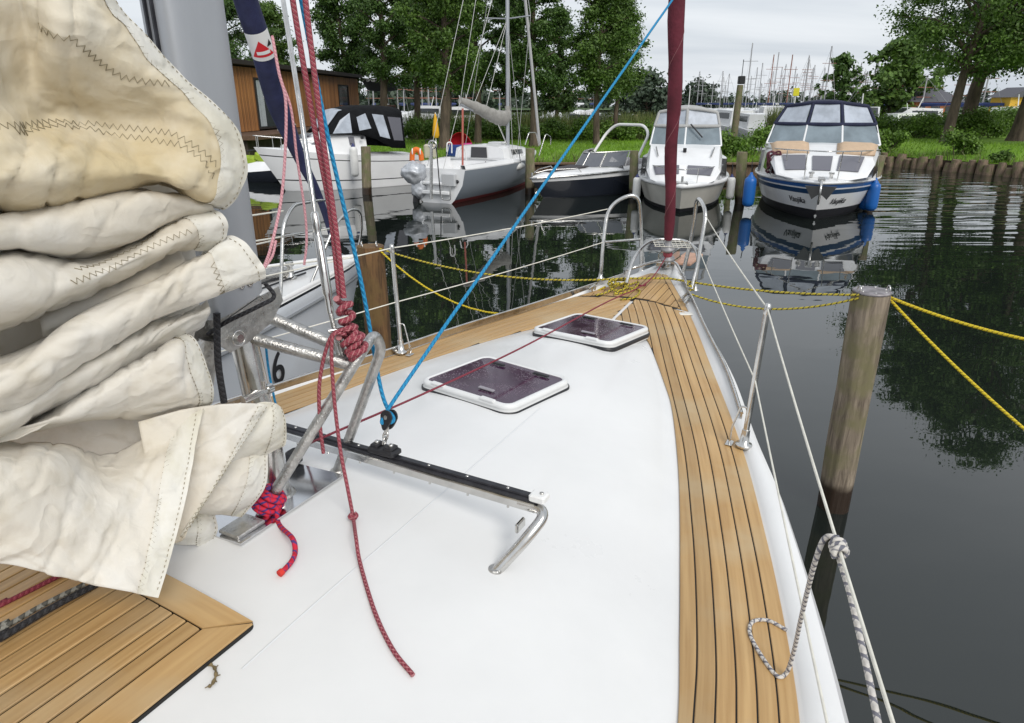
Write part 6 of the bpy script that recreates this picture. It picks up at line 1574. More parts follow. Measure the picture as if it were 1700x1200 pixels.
# --- black-canopied motorboat (left)
ab, ae = pz(508, 317, 0), pz(692, 303, 0); adir = (ab - ae); LA = 5.3
a_r = boat_root('motorboat', ab + adir.normalized() * .75 + Vector((-.75, 0, 0)), adir, LA, 'white motorboat with black canopy in front of the timber cabin', 'motorboat')
a_hb, a_sh, a_xf = make_hull(a_r, LA, 2.3, 1.38, .98, [(0, 0), (.16, 1), (.185, 0), (.72, 1), (.75, 0), (.97, 0)], rake=.85, flare=.25, full=.3, pw=2.0, mats=[WHP, BLKP, REDP], wl=.9)
make_deck(a_r, a_hb, a_sh, a_xf, WHP, .02, .995, .0, .06)
mb = MB(); rows = []
for t, w, z in ((.36, .82, 1.72), (.48, .82, 1.78), (.58, .74, 1.76), (.70, .55, 1.60), (.82, .36, 1.38)):
    zd = a_sh(t); rows.append([Vector((a_xf(t), -w - .12, zd)), Vector((a_xf(t), -w, z - .10)), Vector((a_xf(t), -w * .82, z)), Vector((a_xf(t), 0, z + .05)), Vector((a_xf(t), w * .82, z)), Vector((a_xf(t), w, z - .10)), Vector((a_xf(t), w + .12, zd))])
mb.grid(rows, 0, False); mb.fan(rows[0]); mb.fan(rows[-1], flip=True); L_build(mb, 'cabin', WHP, a_r)
for sd in (-1, 1):
    mb = MB(); panel(mb, [(a_xf(.46), sd * .90, 1.38), (a_xf(.64), sd * .755, 1.42), (a_xf(.72), sd * .60, 1.46), (a_xf(.62), sd * .71, 1.66), (a_xf(.46), sd * .87, 1.64)][::sd][:4] if False else [(a_xf(.44), sd * .915, 1.36), (a_xf(.70), sd * .66, 1.46), (a_xf(.62), sd * .715, 1.63), (a_xf(.44), sd * .86, 1.64)][::sd], .02); L_build(mb, 'cabin_window', DWIN, a_r)
mb = MB(); panel(mb, [(a_xf(.80), -.22, 1.47), (a_xf(.80), .22, 1.47), (a_xf(.66), .40, 1.735), (a_xf(.66), -.40, 1.735)], .02); L_build(mb, 'deck_window', DWIN, a_r)
# canopy: bows and curtains
def acan(t, f, k):
    zt = interp([(0, 2.42), (.25, 2.52), (.42, 2.50), (.50, 2.38), (.60, 1.80)], t); base = interp([(0, 1.18), (.2, 1.25), (.36, 1.70), (.62, 1.74)], t); w = .98 - .25 * max(0, t - .35)
    return Vector((a_xf(t), f * w * (1 - .18 * k), base + (zt - base) * k))
TS = [.10, .15, .2, .3, .4, .46, .50, .54, .575, .60]
mb = MB(); rows = []
for t in TS: rows.append([acan(t, -1, 0), acan(t, -1, .5), acan(t, -1, .92), acan(t, -.6, 1.0) + Vector((0, 0, .03)), acan(t, 0, 1) + Vector((0, 0, .06)), acan(t, .6, 1.0) + Vector((0, 0, .03)), acan(t, 1, .92), acan(t, 1, .5), acan(t, 1, 0)])
solid_sheet(mb, rows, .02); mb.fan(rows[0]); L_build(mb, 'canopy', BLKC, a_r)
def apane(sd, q, m=VINYL):
    mb = MB(); P = [acan(t, sd * 1.03, k) + Vector((0, sd * .012, 0)) for t, k in q]; panel(mb, P[::sd], .012); L_build(mb, 'canopy_window', m, a_r)
for sd in (-1, 1):
    apane(sd, [(.33, .30), (.41, .14), (.415, .66), (.355, .80)]); apane(sd, [(.205, .22), (.275, .16), (.31, .80), (.235, .80)]); apane(sd, [(.115, .20), (.18, .20), (.205, .78), (.115, .78)], mat('smoked_vinyl', (.12, .12, .14), .2))
mb = MB(); rows = [[acan(t, f * .80, 1) + Vector((.05, 0, .075 * (1 - abs(f) * .7))) for f in (-1, -.6, -.2, .2, .6, 1)] for t in (.475, .50, .54, .575, .592)]; solid_sheet(mb, rows, .01); L_build(mb, 'windscreen', VINYL, a_r)
mb = MB()
for sd in (-1, 1): apane(sd, [(.46, .06), (.58, .10), (.52, .78), (.455, .88)])
mb = MB(); hr_ = lambda u, f, h: Vector((a_xf(u), f * a_hb(u) * .92, a_sh(u) + h))
for sd in (-1, 1):
    mb.tube(bend([hr_(.62, sd, .05), hr_(.64, sd, .36), hr_(.985, sd, .34)] , .1), .016, 7)
    for u in (.74, .86, .975): mb.tube([hr_(u, sd, 0), hr_(u, sd, .35)], .012, 6)
mb.tube([hr_(.985, -1, .34), hr_(.995, 0, .34), hr_(.985, 1, .34)], .016, 7); L_build(mb, 'bow_rail', STEEL, a_r)
mb = MB(); mb.box((a_xf(.40), a_hb(.4) * .9 + .0, 1.60), (.10, .05, .08), bev=.01); mb.box((a_xf(.40), -a_hb(.4) * .9, 1.60), (.10, .05, .08), bev=.01); L_build(mb, 'nav_light', BLK, a_r)
fender(py(588, 268, 22.6), .13, .95, FWH, FNV, 'long grey white fender on the side of the black canopied motorboat', rope_to=py(582, 238, 22.8))
# --- jet ski
j = thing('jet_ski', pz(428, 300, 0), 'small white and dark jet ski with lime green seat by the quay', 'jet ski', rz=-.35)
mb = MB(); rows = []
for x, w, z0, z1 in ((-1.3, .45, -.1, .35), (-.6, .52, -.1, .42), (.2, .50, -.1, .5), (.9, .36, 0, .58), (1.4, .10, .25, .6)): rows.append([Vector((x, -w, z1 * .7)), Vector((x, -w * .8, z0)), Vector((x, 0, z0 - .1)), Vector((x, w * .8, z0)), Vector((x, w, z1 * .7))])
mb.grid(rows, 0, True); mb.fan(rows[0]); L_build(mb, 'hull', NAVYP, j)
mb = MB(); rows = []
for x, w, z0, z1 in ((-1.3, .45, .26, .4), (-.6, .52, .30, .5), (.2, .50, .36, .66), (.9, .36, .42, .70), (1.42, .09, .44, .5)): rows.append([Vector((x, -w - .02, z0)), Vector((x, -w * .7, z1)), Vector((x, 0, z1 + .06)), Vector((x, w * .7, z1)), Vector((x, w + .02, z0))])
mb.grid(rows, 0, True); mb.fan(rows[0]); L_build(mb, 'deck', WHP, j)
L_build(MB().box((-.5, 0, .72), (1.3, .36, .34), bev=.10), 'seat', mat('lime', (.30, .42, .03), .5), j)
L_build(MB().box((.42, 0, .80), (.7, .42, .36), Matrix.Rotation(.35, 3, 'Y'), bev=.10), 'cowl', mat('lime', (.30, .42, .03), .5), j)
L_build(MB().tube([Vector((.05, -.42, 1.06)), Vector((.15, 0, 1.08)), Vector((.05, .42, 1.06))], .03, 7), 'handlebar', BLK, j)

# ================================================================== LAND
rng = np.random.default_rng(21)
FRONT = [(-90, 27.5), (12.2, 27.5), (13.5, 29.5), (16.3, 32.4), (17.4, 31.4), (18.6, 28.6), (19.8, 26), (22.5, 20), (27, 14), (40, 8), (90, 2)]
BACK = [(-90, 47), (9.0, 47), (11.6, 33.0), (15.0, 35.0), (17.5, 44), (22, 58), (90, 70)]
def land_z(x, y):
    f = interp(FRONT, x); q = min(1, max(0, (y - f) / 9.0)); k = min(1, max(0, (x - 14) / 5)); return .42 + (.10 + .30 * k) * q * q * (3 - 2 * q)
def lawn_mat():
    m = bpy.data.materials.new('lawn'); m.use_nodes = True; nt = m.node_tree; N = nt.nodes; L = nt.links; b = N['Principled BSDF']; b.inputs['Roughness'].default_value = .9
    tc = N.new('ShaderNodeTexCoord'); n = N.new('ShaderNodeTexNoise'); n.inputs['Scale'].default_value = .35; n.inputs['Detail'].default_value = 8; L.new(tc.outputs['Object'], n.inputs['Vector'])
    rp = N.new('ShaderNodeValToRGB'); L.new(n.outputs['Fac'], rp.inputs[0]); rp.color_ramp.elements[0].position = .35; rp.color_ramp.elements[0].color = (.11, .225, .015, 1); rp.color_ramp.elements[1].position = .65; rp.color_ramp.elements[1].color = (.195, .35, .025, 1)
    L.new(rp.outputs[0], b.inputs['Base Color']); n2 = N.new('ShaderNodeTexNoise'); n2.inputs['Scale'].default_value = 14; n2.inputs['Detail'].default_value = 3; L.new(tc.outputs['Object'], n2.inputs['Vector'])
    bp = N.new('ShaderNodeBump'); bp.inputs['Strength'].default_value = .8; bp.inputs['Distance'].default_value = .05; L.new(n2.outputs['Fac'], bp.inputs['Height']); L.new(bp.outputs[0], b.inputs['Normal']); return m
LAWN = lawn_mat()
xs_ = sorted(set([-90, -60, -40] + [-30 + i * 1.0 for i in range(61)] + [FRONT[i][0] for i in range(len(FRONT))] + [40, 60, 90]))
mb = MB(); rows = []
for x in xs_:
    f, bk = interp(FRONT, x), max(interp(BACK, x), interp(FRONT, x) + .8); rows.append([Vector((x, f + (bk - f) * k / 10, land_z(x, f + (bk - f) * k / 10))) for k in range(11)])
mb.grid(rows, 0, True); mb.grid([[r[-1] + Vector((0, .4, -1.6)), r[-1]] for r in rows], 0, True)
tag(mb.build('lawn', LAWN), kind='structure')
# earth bank / sheet piling below the lawn edge
BANKM = mat('bank_earth', (.055, .038, .026), .95, var=.5, vscale=2.5, bump=.6, bscale=5)
mb = MB(); mb.grid([[r[0] + Vector((0, 0, -.002)), r[0] + Vector((0, -.03, -.25)), r[0] + Vector((0, .02, -2.0))] for r in rows], 0, False); tag(mb.build('bank', BANKM), kind='structure')
# timber quay along the berths
quay = thing('timber_quay', (0, 27.4, 0), 'low dark timber quay with plank cap behind the moored boats', 'quay')
QW = wood_mat('quay_wood', (.20, .13, .075), (.07, .045, .028), None, wet=False)
mb = MB(); mb.box((.0, 27.32, .36), (3.4, .10, .26)); 
proto_cap = None
for k in range(12):
    x = -27 + k * 3.45
    o = MB().box((0, 0, 0), (3.42, .34, .07), bev=.008).build('cap_plank', QW, None) if proto_cap is None else proto_cap.copy()
    if proto_cap is None: proto_cap = o
    else: COL.objects.link(o)
    o.parent = quay; o.location = (x + 1.7, -.12, .475 + .006 * math.sin(k * 2.3))
pb0 = None
for k in range(150):
    x = -27 + k * .27
    if pb0 is None: pb0 = MB().box((0, 0, 0), (.255, .06, 1.3), bev=.006).build('pile_board', QW, None); o = pb0
    else: o = pb0.copy(); COL.objects.link(o)
    o.parent = quay; o.location = (x, -.10 + .015 * math.sin(k * 7.1), -.24 + .012 * math.sin(k * 3.7))
# log piles along the right-hand bank
def ordinal(n):
    a = ['', 'first', 'second', 'third', 'fourth', 'fifth', 'sixth', 'seventh', 'eighth', 'ninth', 'tenth', 'eleventh', 'twelfth', 'thirteenth', 'fourteenth', 'fifteenth', 'sixteenth', 'seventeenth', 'eighteenth', 'nineteenth']
    if n < 20: return a[n]
    t = {2: 'twenty', 3: 'thirty', 4: 'forty', 5: 'fifty'}[n // 10]
    return (t[:-1] + 'ieth') if n % 10 == 0 else t + '-' + a[n % 10]
LOGM = wood_mat('log_wood', (.27, .195, .135), (.075, .05, .034), (.13, .13, .055), wet=False)
path = [Vector((x, interp(FRONT, x), 0)) for x in [16.0, 16.3, 16.8, 17.4, 18.0, 18.6, 19.2, 19.8, 20.6]]
cum = [0]
for a, b in zip(path, path[1:]): cum.append(cum[-1] + (b - a).length)
logs = []
for q in range(3):
    mb = MB(); rw = []
    for i in range(7):
        f = i / 6; rw.append([Vector((math.cos(a), math.sin(a), 0)) * (.19 * (1 + .30 * mnoise.noise(Vector((math.cos(a) * 1.5 + q * 9, math.sin(a) * 1.5, f * 3)))) * (1 if i < 6 else .80)) + Vector((.03 * math.sin(f * 3 + q), 0, -1.0 + 1.6 * f + (.03 if i == 6 else 0))) for a in [2 * math.pi * j / 12 for j in range(12)]])
    mb.grid(rw, 0, True, False, True); mb.fan(rw[-1]); me_o = mb.build('log_pile', LOGM); logs.append(me_o.data); bpy.data.objects.remove(me_o)
s = 0.0; k = 0
while s < cum[-1] - .3:
    i = max(j for j in range(len(cum)) if cum[j] <= s); i = min(i, len(path) - 2); p = path[i].lerp(path[i + 1], (s - cum[i]) / (cum[i + 1] - cum[i]))
    o = bpy.data.objects.new('log_pile', logs[k % 3]); COL.objects.link(o); o.location = (p.x - .10, p.y - .15, -.17 + .10 * math.sin(k * 2.7) + .06 * math.sin(k * 5.1)); o.rotation_euler = (.09 * math.sin(k * 1.9), .11 * math.sin(k * 2.9), k * 1.3); o.scale = (.95 + .15 * math.sin(k * 1.7),) * 2 + (1,)
    tag(o, 'stubby brown log pile, %s from the left in the lawn edging' % ordinal(k + 1), 'log', 'log piles edging the right-hand lawn')
    s += .36 + .05 * math.sin(k * 3.3); k += 1

# ------------------------------------------------------------------ foliage
def leaf_mat(name, c1, c2, tr=.25):
    m = bpy.data.materials.new(name); m.use_nodes = True; nt = m.node_tree; N = nt.nodes; L = nt.links; b = N['Principled BSDF']
    g = N.new('ShaderNodeNewGeometry'); rp = N.new('ShaderNodeValToRGB'); L.new(g.outputs['Random Per Island'], rp.inputs[0]); rp.color_ramp.elements[0].color = (*c1, 1); rp.color_ramp.elements[1].color = (*c2, 1)
    tc = N.new('ShaderNodeTexCoord'); n = N.new('ShaderNodeTexNoise'); n.inputs['Scale'].default_value = .55; n.inputs['Detail'].default_value = 2; L.new(tc.outputs['Object'], n.inputs['Vector'])
    hs = N.new('ShaderNodeHueSaturation'); mr = N.new('ShaderNodeMapRange'); L.new(n.outputs['Fac'], mr.inputs[0]); mr.inputs[1].default_value = .3; mr.inputs[2].default_value = .7; mr.inputs[3].default_value = .75; mr.inputs[4].default_value = 1.3; L.new(mr.outputs[0], hs.inputs['Value']); L.new(rp.outputs[0], hs.inputs['Color'])
    L.new(hs.outputs[0], b.inputs['Base Color']); b.inputs['Roughness'].default_value = .55
    t = N.new('ShaderNodeBsdfTranslucent'); L.new(hs.outputs[0], t.inputs['Color']); ms = N.new('ShaderNodeMixShader'); ms.inputs[0].default_value = tr; L.new(b.outputs[0], ms.inputs[1]); L.new(t.outputs[0], ms.inputs[2]); L.new(ms.outputs[0], N['Material Output'].inputs['Surface'])
    return m
LEAF_A = leaf_mat('leaf_deep', (.038, .088, .016), (.098, .18, .034)); LEAF_B = leaf_mat('leaf_mid', (.055, .115, .017), (.13, .225, .038)); LEAF_C = leaf_mat('leaf_bright', (.075, .15, .018), (.17, .29, .04)); LEAF_F = leaf_mat('leaf_far', (.035, .06, .035), (.06, .09, .05), .1); REEDM = leaf_mat('reed', (.09, .14, .03), (.26, .29, .10), .35); GRASSM = leaf_mat('grass_blade', (.12, .24, .015), (.23, .39, .03), .35)
BARK = mat('bark', (.10, .075, .055), .9, var=.4, vscale=5, stretch=(1, 1, .25), bump=.8, bscale=14)
def quads_mesh(name, V, m):
    """V: (n,4,3) array"""
    n = len(V); me = bpy.data.meshes.new(name); me.vertices.add(n * 4); me.vertices.foreach_set('co', V.reshape(-1).astype(np.float32)); me.loops.add(n * 4); me.loops.foreach_set('vertex_index', np.arange(n * 4, dtype=np.int32)); me.polygons.add(n)
    me.polygons.foreach_set('loop_start', np.arange(0, n * 4, 4, dtype=np.int32)); me.polygons.foreach_set('loop_total', np.full(n, 4, dtype=np.int32)); me.update(calc_edges=True); me.materials.append(m); return me
def leaves(C, R, n, size, flat=.8, rg=None):
    """n leaves scattered in blobs with centres C and radii R"""
    rg = rg or rng; C = np.array(C); R = np.array(R); w = R ** 2; idx = rg.choice(len(C), n, p=w / w.sum())
    d = rg.normal(size=(n, 3)); d /= np.linalg.norm(d, axis=1)[:, None]; rad = R[idx] * np.abs(rg.normal(0, .62, n)) ** .75 * 1.15
    P = C[idx] + d * rad[:, None] * np.array([1, 1, flat])
    nr = d * .5 + rg.normal(size=(n, 3)) * .6 + np.array([0, 0, .5]); nr /= np.linalg.norm(nr, axis=1)[:, None]
    a = np.cross(nr, rg.normal(size=(n, 3))); a /= np.linalg.norm(a, axis=1)[:, None]; b = np.cross(nr, a)
    s = size * rg.uniform(.6, 1.35, n)[:, None]
    return np.stack([P - a * s * .62, P + b * s * .36 + nr * s * .05, P + a * s * .62, P - b * s * .36 + nr * s * .05], 1)
def make_tree(name, base, h, r, cb, label, cat='tree', n=9000, size=.26, m=None, lean=(0, 0), tr=.16, seed=0, shape='oval', group=None, limbs=26, flat=.7):
    rg = np.random.default_rng(seed + 100); root = thing(name, base, label, cat, group)
    ax = [Vector((lean[0] * (k / 6) ** 1.2 + .10 * math.sin(seed + k), lean[1] * (k / 6) + .10 * math.cos(seed * 2 + k), h * .92 * k / 6)) for k in range(7)]; ax[0] = Vector((0, 0, -.15))
    sp = catmull(ax, 4); mb = MB(); K = len(sp); mb.tube(sp, [tr * (1.35 if i == 0 else 1.0) * (1 - .88 * (i / (K - 1)) ** .8) for i in range(K)], 9)
    def axp(z): f = min(max(z / (h * .92), 0), 1) * (K - 1); i = min(int(f), K - 2); return sp[i].lerp(sp[i + 1], f - i)
    C, R = [], []
    for k in range(limbs):
        q = (k + .5) / limbs; z = cb + (h * .95 - cb) * q; az = k * 2.399 + rg.uniform(-.4, .4)
        if shape == 'cone': prof = (1 - q) ** .62 * (.55 + .45 * min(1, q * 5))
        elif shape == 'umbrella': prof = (.75 + .25 * math.sin(q * 3)) * (1 - q ** 3) ** .6
        else: prof = math.sin(math.pi * min(1, .14 + .86 * q) ** .85) ** .6
        ln = r * prof * rg.uniform(.72, 1.12); p0 = axp(max(z - ln * .35, cb * .7)); p1 = axp(z) + Vector((math.cos(az) * ln, math.sin(az) * ln, ln * rg.uniform(-.05, .22)))
        pm_ = p0.lerp(p1, .5) + Vector((0, 0, ln * .08)); mb.tube(catmull([p0, pm_, p1], 3), lambda i, a=tr * .34 * (1 - q * .6): max(a * (1 - i / 7), .012), 5)
        for f in (.42, .7, .95):
            if rg.random() < .9: c = p0.lerp(p1, f) + Vector(rg.normal(size=3) * .22 * (r / 2.5)); C.append(c); R.append(r * rg.uniform(.21, .33) * (1.1 - .25 * f))
    tp = axp(h * .93); C.append(tp); R.append(r * .22)
    o = mb.build('trunk', BARK, None); o.parent = root
    me = quads_mesh('crown', leaves(C, R, n, size, flat, rg), m or LEAF_A); o = bpy.data.objects.new('crown', me); COL.objects.link(o); o.parent = root
    return root
def at_land(u, Y):
    x = py(u, 200, Y).x; return Vector((x, Y, land_z(x, Y)))
TREES = [(735, 35, 12.0, 1.9, 3.6, 'broad tree with thick leaning trunk behind the sailboat stern', LEAF_B, 13000, 'oval', (.5, 0), .30),
 (792, 40, 13.5, 1.65, 3.6, 'dark leafy tree directly behind the sailboat mast', LEAF_A, 12000, 'oval', (0, 0), .22),
 (886, 37, 12.5, 1.6, 3.5, 'slim dark tree behind the sailboat forestay', LEAF_A, 12000, 'oval', (0, 0), .24),
 (992, 39, 12.0, 2.3, 2.9, 'bright pointed tree standing alone left of the maroon sail', LEAF_B, 14000, 'cone', (0, 0), .20),
 (1024, 44, 8.2, 1.9, 3.0, 'smaller tree just right of the pointed tree, beside the blue rope', LEAF_B, 8000, 'cone', (0, 0), .18),
 (640, 42, 13.0, 1.95, 4.2, 'wide dark tree rising behind the black canopied boat', LEAF_A, 13000, 'oval', (0, 0), .28),
 (692, 46, 14.0, 2.1, 4.2, 'bright green tree between the wide dark tree and the leaning trunk', LEAF_C, 11000, 'oval', (0, 0), .25),
 (583, 50, 15.0, 2.1, 4.0, 'tall tree whose crown overhangs the right end of the timber cabin', LEAF_A, 11000, 'oval', (-.5, 0), .26),
 (392, 56, 15.0, 3.2, 3.0, 'leafy tree behind the timber cabin right beside the mast', LEAF_A, 9000, 'oval', (0, 0), .3),
 (462, 62, 10.5, 2.4, 3.0, 'lower tree behind the roof of the timber cabin', LEAF_B, 6000, 'oval', (0, 0), .25),
 (845, 49, 13, 1.5, 3.6, 'background tree filling the gap behind the sailboat rigging', LEAF_A, 9000, 'oval', (0, 0), .25),
 (925, 54, 9.0, 2.0, 2.0, 'low dark tree in the gap left of the pointed tree', LEAF_A, 5000, 'oval', (0, 0), .2),
 (745, 54, 12, 2.1, 3.8, 'background tree behind the leaning trunk', LEAF_A, 8000, 'oval', (0, 0), .25)]
for k, (u, Y, h, r, cb, lab, m_, n_, shp, ln, tr_) in enumerate(TREES):
    n_ = int(n_ * 4.4); cb -= .6 if cb > 3.3 and Y < 50 else 0; r *= .95
    make_tree('tree', at_land(u, Y) if Y < 47 else Vector((py(u, 200, Y).x, Y, .3)), h, r, cb, lab, n=n_, m=m_, seed=k, shape=shp, lean=ln, tr=tr_, size=.112 if Y < 45 else .16, limbs=36)
RT = [(1577, 35, 13.0, 4.0, 3.8, 'pine-like tree with slim reddish trunk nearest the right bank', (1.6, 0), .27, 17000), (1604, 40, 16.5, 4.8, 4.4, 'large tree with a thick leaning trunk on the right bank', (2.6, .5), .42, 17000), (1692, 37, 15.0, 4.6, 4.0, 'leaning tree at the right edge of the picture', (2.4, 0), .36, 16000), (1745, 33, 15.5, 4.2, 3.5, 'tree reaching in from beyond the right edge', (.5, 0), .35, 12000)]
for k, (u, Y, h, r, cb, lab, ln, tr_, n_) in enumerate(RT):
    make_tree('tree', at_land(u, Y), h, r, cb, lab, n=int(n_ * 2.9), m=LEAF_B if k != 1 else LEAF_A, seed=40 + k, shape='umbrella', lean=ln, tr=tr_, size=.125, limbs=38, flat=.5)
FT_ = [(1390, 115, 9.8, 3.0, 1.5, 'small dark round tree far behind the navy canopy', 4500, .5), (1478, 76, 8.5, 3.4, 1.2, 'mid distance tree behind the marina masts left of the right bank', 7000, .4), (1510, 84, 10.5, 3.6, 1.5, 'taller mid distance tree behind the boathouse', 7000, .4), (1072, 78, 5.5, 3.6, 1.0, 'bushy distant tree left of the maroon sail', 4500, .4), (1160, 150, 6.2, 5.0, 1.0, 'low hazy clump of trees right of the maroon sail', 2500, .7)]
for k, (u, Y, h, r, cb, lab, n_, sz) in enumerate(FT_):
    make_tree('tree', Vector((py(u, 180, Y).x, Y, .2)), h, r, cb, lab, n=n_, m=(LEAF_A, LEAF_B, LEAF_B)[k] if k < 3 else LEAF_F, seed=60 + k, tr=.25, size=sz)
# bushes
def bush(base, rx, h, label, n, m, seed, size=.11):
    n = int(n * 1.8)
    rg = np.random.default_rng(seed); root = thing('bush', base, label, 'bush'); C = [(rg.uniform(-rx, rx), rg.uniform(-.5, .5) * min(rx, 1.2), h * rg.uniform(.25, .8)) for _ in range(max(5, int(rx * 9)))]; R = [h * rg.uniform(.25, .42) for _ in C]
    mb = MB()
    for c in C[:10]: mb.tube([Vector((c[0] * .5, c[1] * .5, -.1)), Vector(c)], .02, 4)
    o = mb.build('stems', BARK, None); o['kind'] = 'stuff'; o.parent = root; me = quads_mesh('foliage', leaves(C, R, n, size, .8, rg), m); o = bpy.data.objects.new('foliage', me); COL.objects.link(o); o.parent = root; return root
for k, (u, Y, rx, h, lab, n_, m_) in enumerate([(1220, 30.5, .8, 1.1, 'leafy bush on the quay between the two cruisers', 2500, LEAF_C), (1255, 31.5, .6, 1.3, 'bush just left of the blue striped cruiser canopy', 2200, LEAF_C), (1455, 33.0, 1.1, 1.0, 'overhanging bush right of the blue striped cruiser', 4000, LEAF_C), (1490, 40, 2.2, 1.25, 'feathery green bush at the start of the right lawn', 6000, LEAF_C), (1545, 42, 2.4, 1.2, 'feathery bush left of the slim reddish trunk', 6000, LEAF_C),
   (1625, 40, 1.5, 1.5, 'bright bush behind the leaning trunks', 5000, LEAF_C), (1665, 43, 1.8, 1.5, 'yellowish green bush beside the right edge tree', 5000, LEAF_C), (1608, 30.6, .55, 1.0, 'young alder shoot growing from the log edging', 1500, LEAF_C), (1672, 28.0, .45, .45, 'tuft of leaves hanging over the logs', 700, LEAF_B), (1650, 50, 2.6, 1.4, 'hedge bush in the shade behind the right trees', 5000, LEAF_C), (905, 43.6, 1.3, 1.1, 'pale hedge bush behind the speedboat arch, left one', 4000, LEAF_C), (950, 43.2, 1.4, 1.25, 'pale hedge bush behind the speedboat arch, right one', 4000, LEAF_C), (1045, 43.5, 1.4, 1.2, 'pale hedge bush left of the cream cruiser', 4000, LEAF_C), (820, 43, 1.2, 1.2, 'hedge bush behind the sailboat cabin', 4000, LEAF_B), (770, 42, 1.2, 1.3, 'dark hedge bush behind the beach tent', 4000, LEAF_B), (700, 41, 1.1, 1.2, 'hedge bush right of the black canopy', 4000, LEAF_B), (1575, 44, 2.4, 1.25, 'broad green bush behind the slim reddish trunk', 7000, LEAF_C), (1720, 46, 2.6, 1.5, 'hedge bush beyond the right edge tree', 4000, LEAF_C)]):
    bush(at_land(u, Y), rx, h, lab, n_, m_, 300 + k)
# reeds: one mass
def blades(name, pts, hmin, hmax, w, m, label, lean=.25, cat='reeds'):
    n = len(pts); P = np.array(pts); a = rng.uniform(0, 2 * np.pi, n); h = rng.uniform(hmin, hmax, n); ln = rng.normal(size=(n, 2)) * lean * h[:, None]
    dx = np.stack([np.cos(a), np.sin(a), np.zeros(n)], 1) * w; top = P + np.stack([ln[:, 0], ln[:, 1], h], 1); mid = P + np.stack([ln[:, 0] * .35, ln[:, 1] * .35, h * .55], 1)
    V = np.concatenate([np.stack([P - dx, P + dx, mid + dx * .8, mid - dx * .8], 1), np.stack([mid - dx * .8, mid + dx * .8, top + dx * .1, top - dx * .1], 1)])
    me = quads_mesh(name, V, m); o = bpy.data.objects.new(name, me); COL.objects.link(o); tag(o, label, cat, kind='stuff'); return o
pts = []
for _ in range(6000):
    x = rng.uniform(-6.5, 9.2); y = rng.uniform(44.5, 46.8); pts.append((x, y, land_z(x, y)))
for _ in range(4500):
    x = rng.uniform(17.5, 23); y = rng.uniform(46, 50); pts.append((x, y, land_z(x, y) + .1))
blades('reeds', pts, .9, 1.75, .022, REEDM, 'pale green reeds in a mass behind the lawn', .16)
pts = []
for _ in range(42000):
    x = rng.uniform(-14, 25); f = interp(FRONT, x); y = f + .05 + rng.random() ** 1.5 * min(16, interp(BACK, x) - f)
    pts.append((x, y, land_z(x, y) - .01))
blades('grass', pts, .06, .19, .014, GRASSM, 'short green lawn grass along the bank', .5, 'grass')
pts = []
for _ in range(1500):
    x = rng.uniform(-14, 24); f = interp(FRONT, x); pts.append((x, f + rng.uniform(-.02, .25), land_z(x, f) - .02))
blades('bank_grass', pts, .15, .55, .016, REEDM, 'longer rough grass hanging over the bank edge', .4, 'grass')

# ================================================================== TIMBER CABIN
cab = thing('timber_cabin', (-12, 36, .5), 'long flat-roofed timber cabin with vertical cladding on the left bank', 'cabin')
CA, CB_ = Vector((-12.3, 29.2, 0)), Vector((-10.35, 49.0, 0)); cd = (CB_ - CA).normalized(); cn = Vector((cd.y, -cd.x, 0)); CL = (CB_ - CA).length
ZF, ZR = 1.50, 4.25
CR = Matrix((cd, cn, ZV)).transposed()
CLAD = mat('cladding', (.40, .18, .06), .6, col2=(.20, .085, .03), vscale=5, rand=.32, stretch=(2, 2, .25)); DARKT = mat('dark_trim', (.028, .022, .02), .7)
MB().box(CA + cd * CL / 2 - cn * 2.1 + ZV * (ZF + ZR) / 2, (CL - .1, 4.1, ZR - ZF - .02), CR).build('core_wall', DARKT, cab)
openings = [(4.45, 6.55, ZF, 3.75), (15.9, 17.9, ZF + .1, 3.72)]
bw = .155; board = {}
k = 0; x = 0.0
while x < CL - .01:
    segs = [(ZF - .05, ZR - .1)]
    for a, b, z0, z1 in openings:
        if a < x + bw / 2 < b: segs = [(z1, ZR - .1)] + ([(ZF - .05, z0)] if z0 > ZF + .01 else [])
    for z0, z1 in segs:
        key = round(z1 - z0, 3)
        if key not in board: o = MB().box((0, 0, 0), (bw - .016, .034, key), CR, bev=.006).build('cladding_board', CLAD, None); board[key] = o
        else: o = board[key].copy(); COL.objects.link(o)
        o.parent = cab; o.location = CA + cd * (x + bw / 2) + cn * (.03 + .008 * math.sin(k * 12.9)) + ZV * (z0 + z1) / 2 - cab.location
    x += bw; k += 1
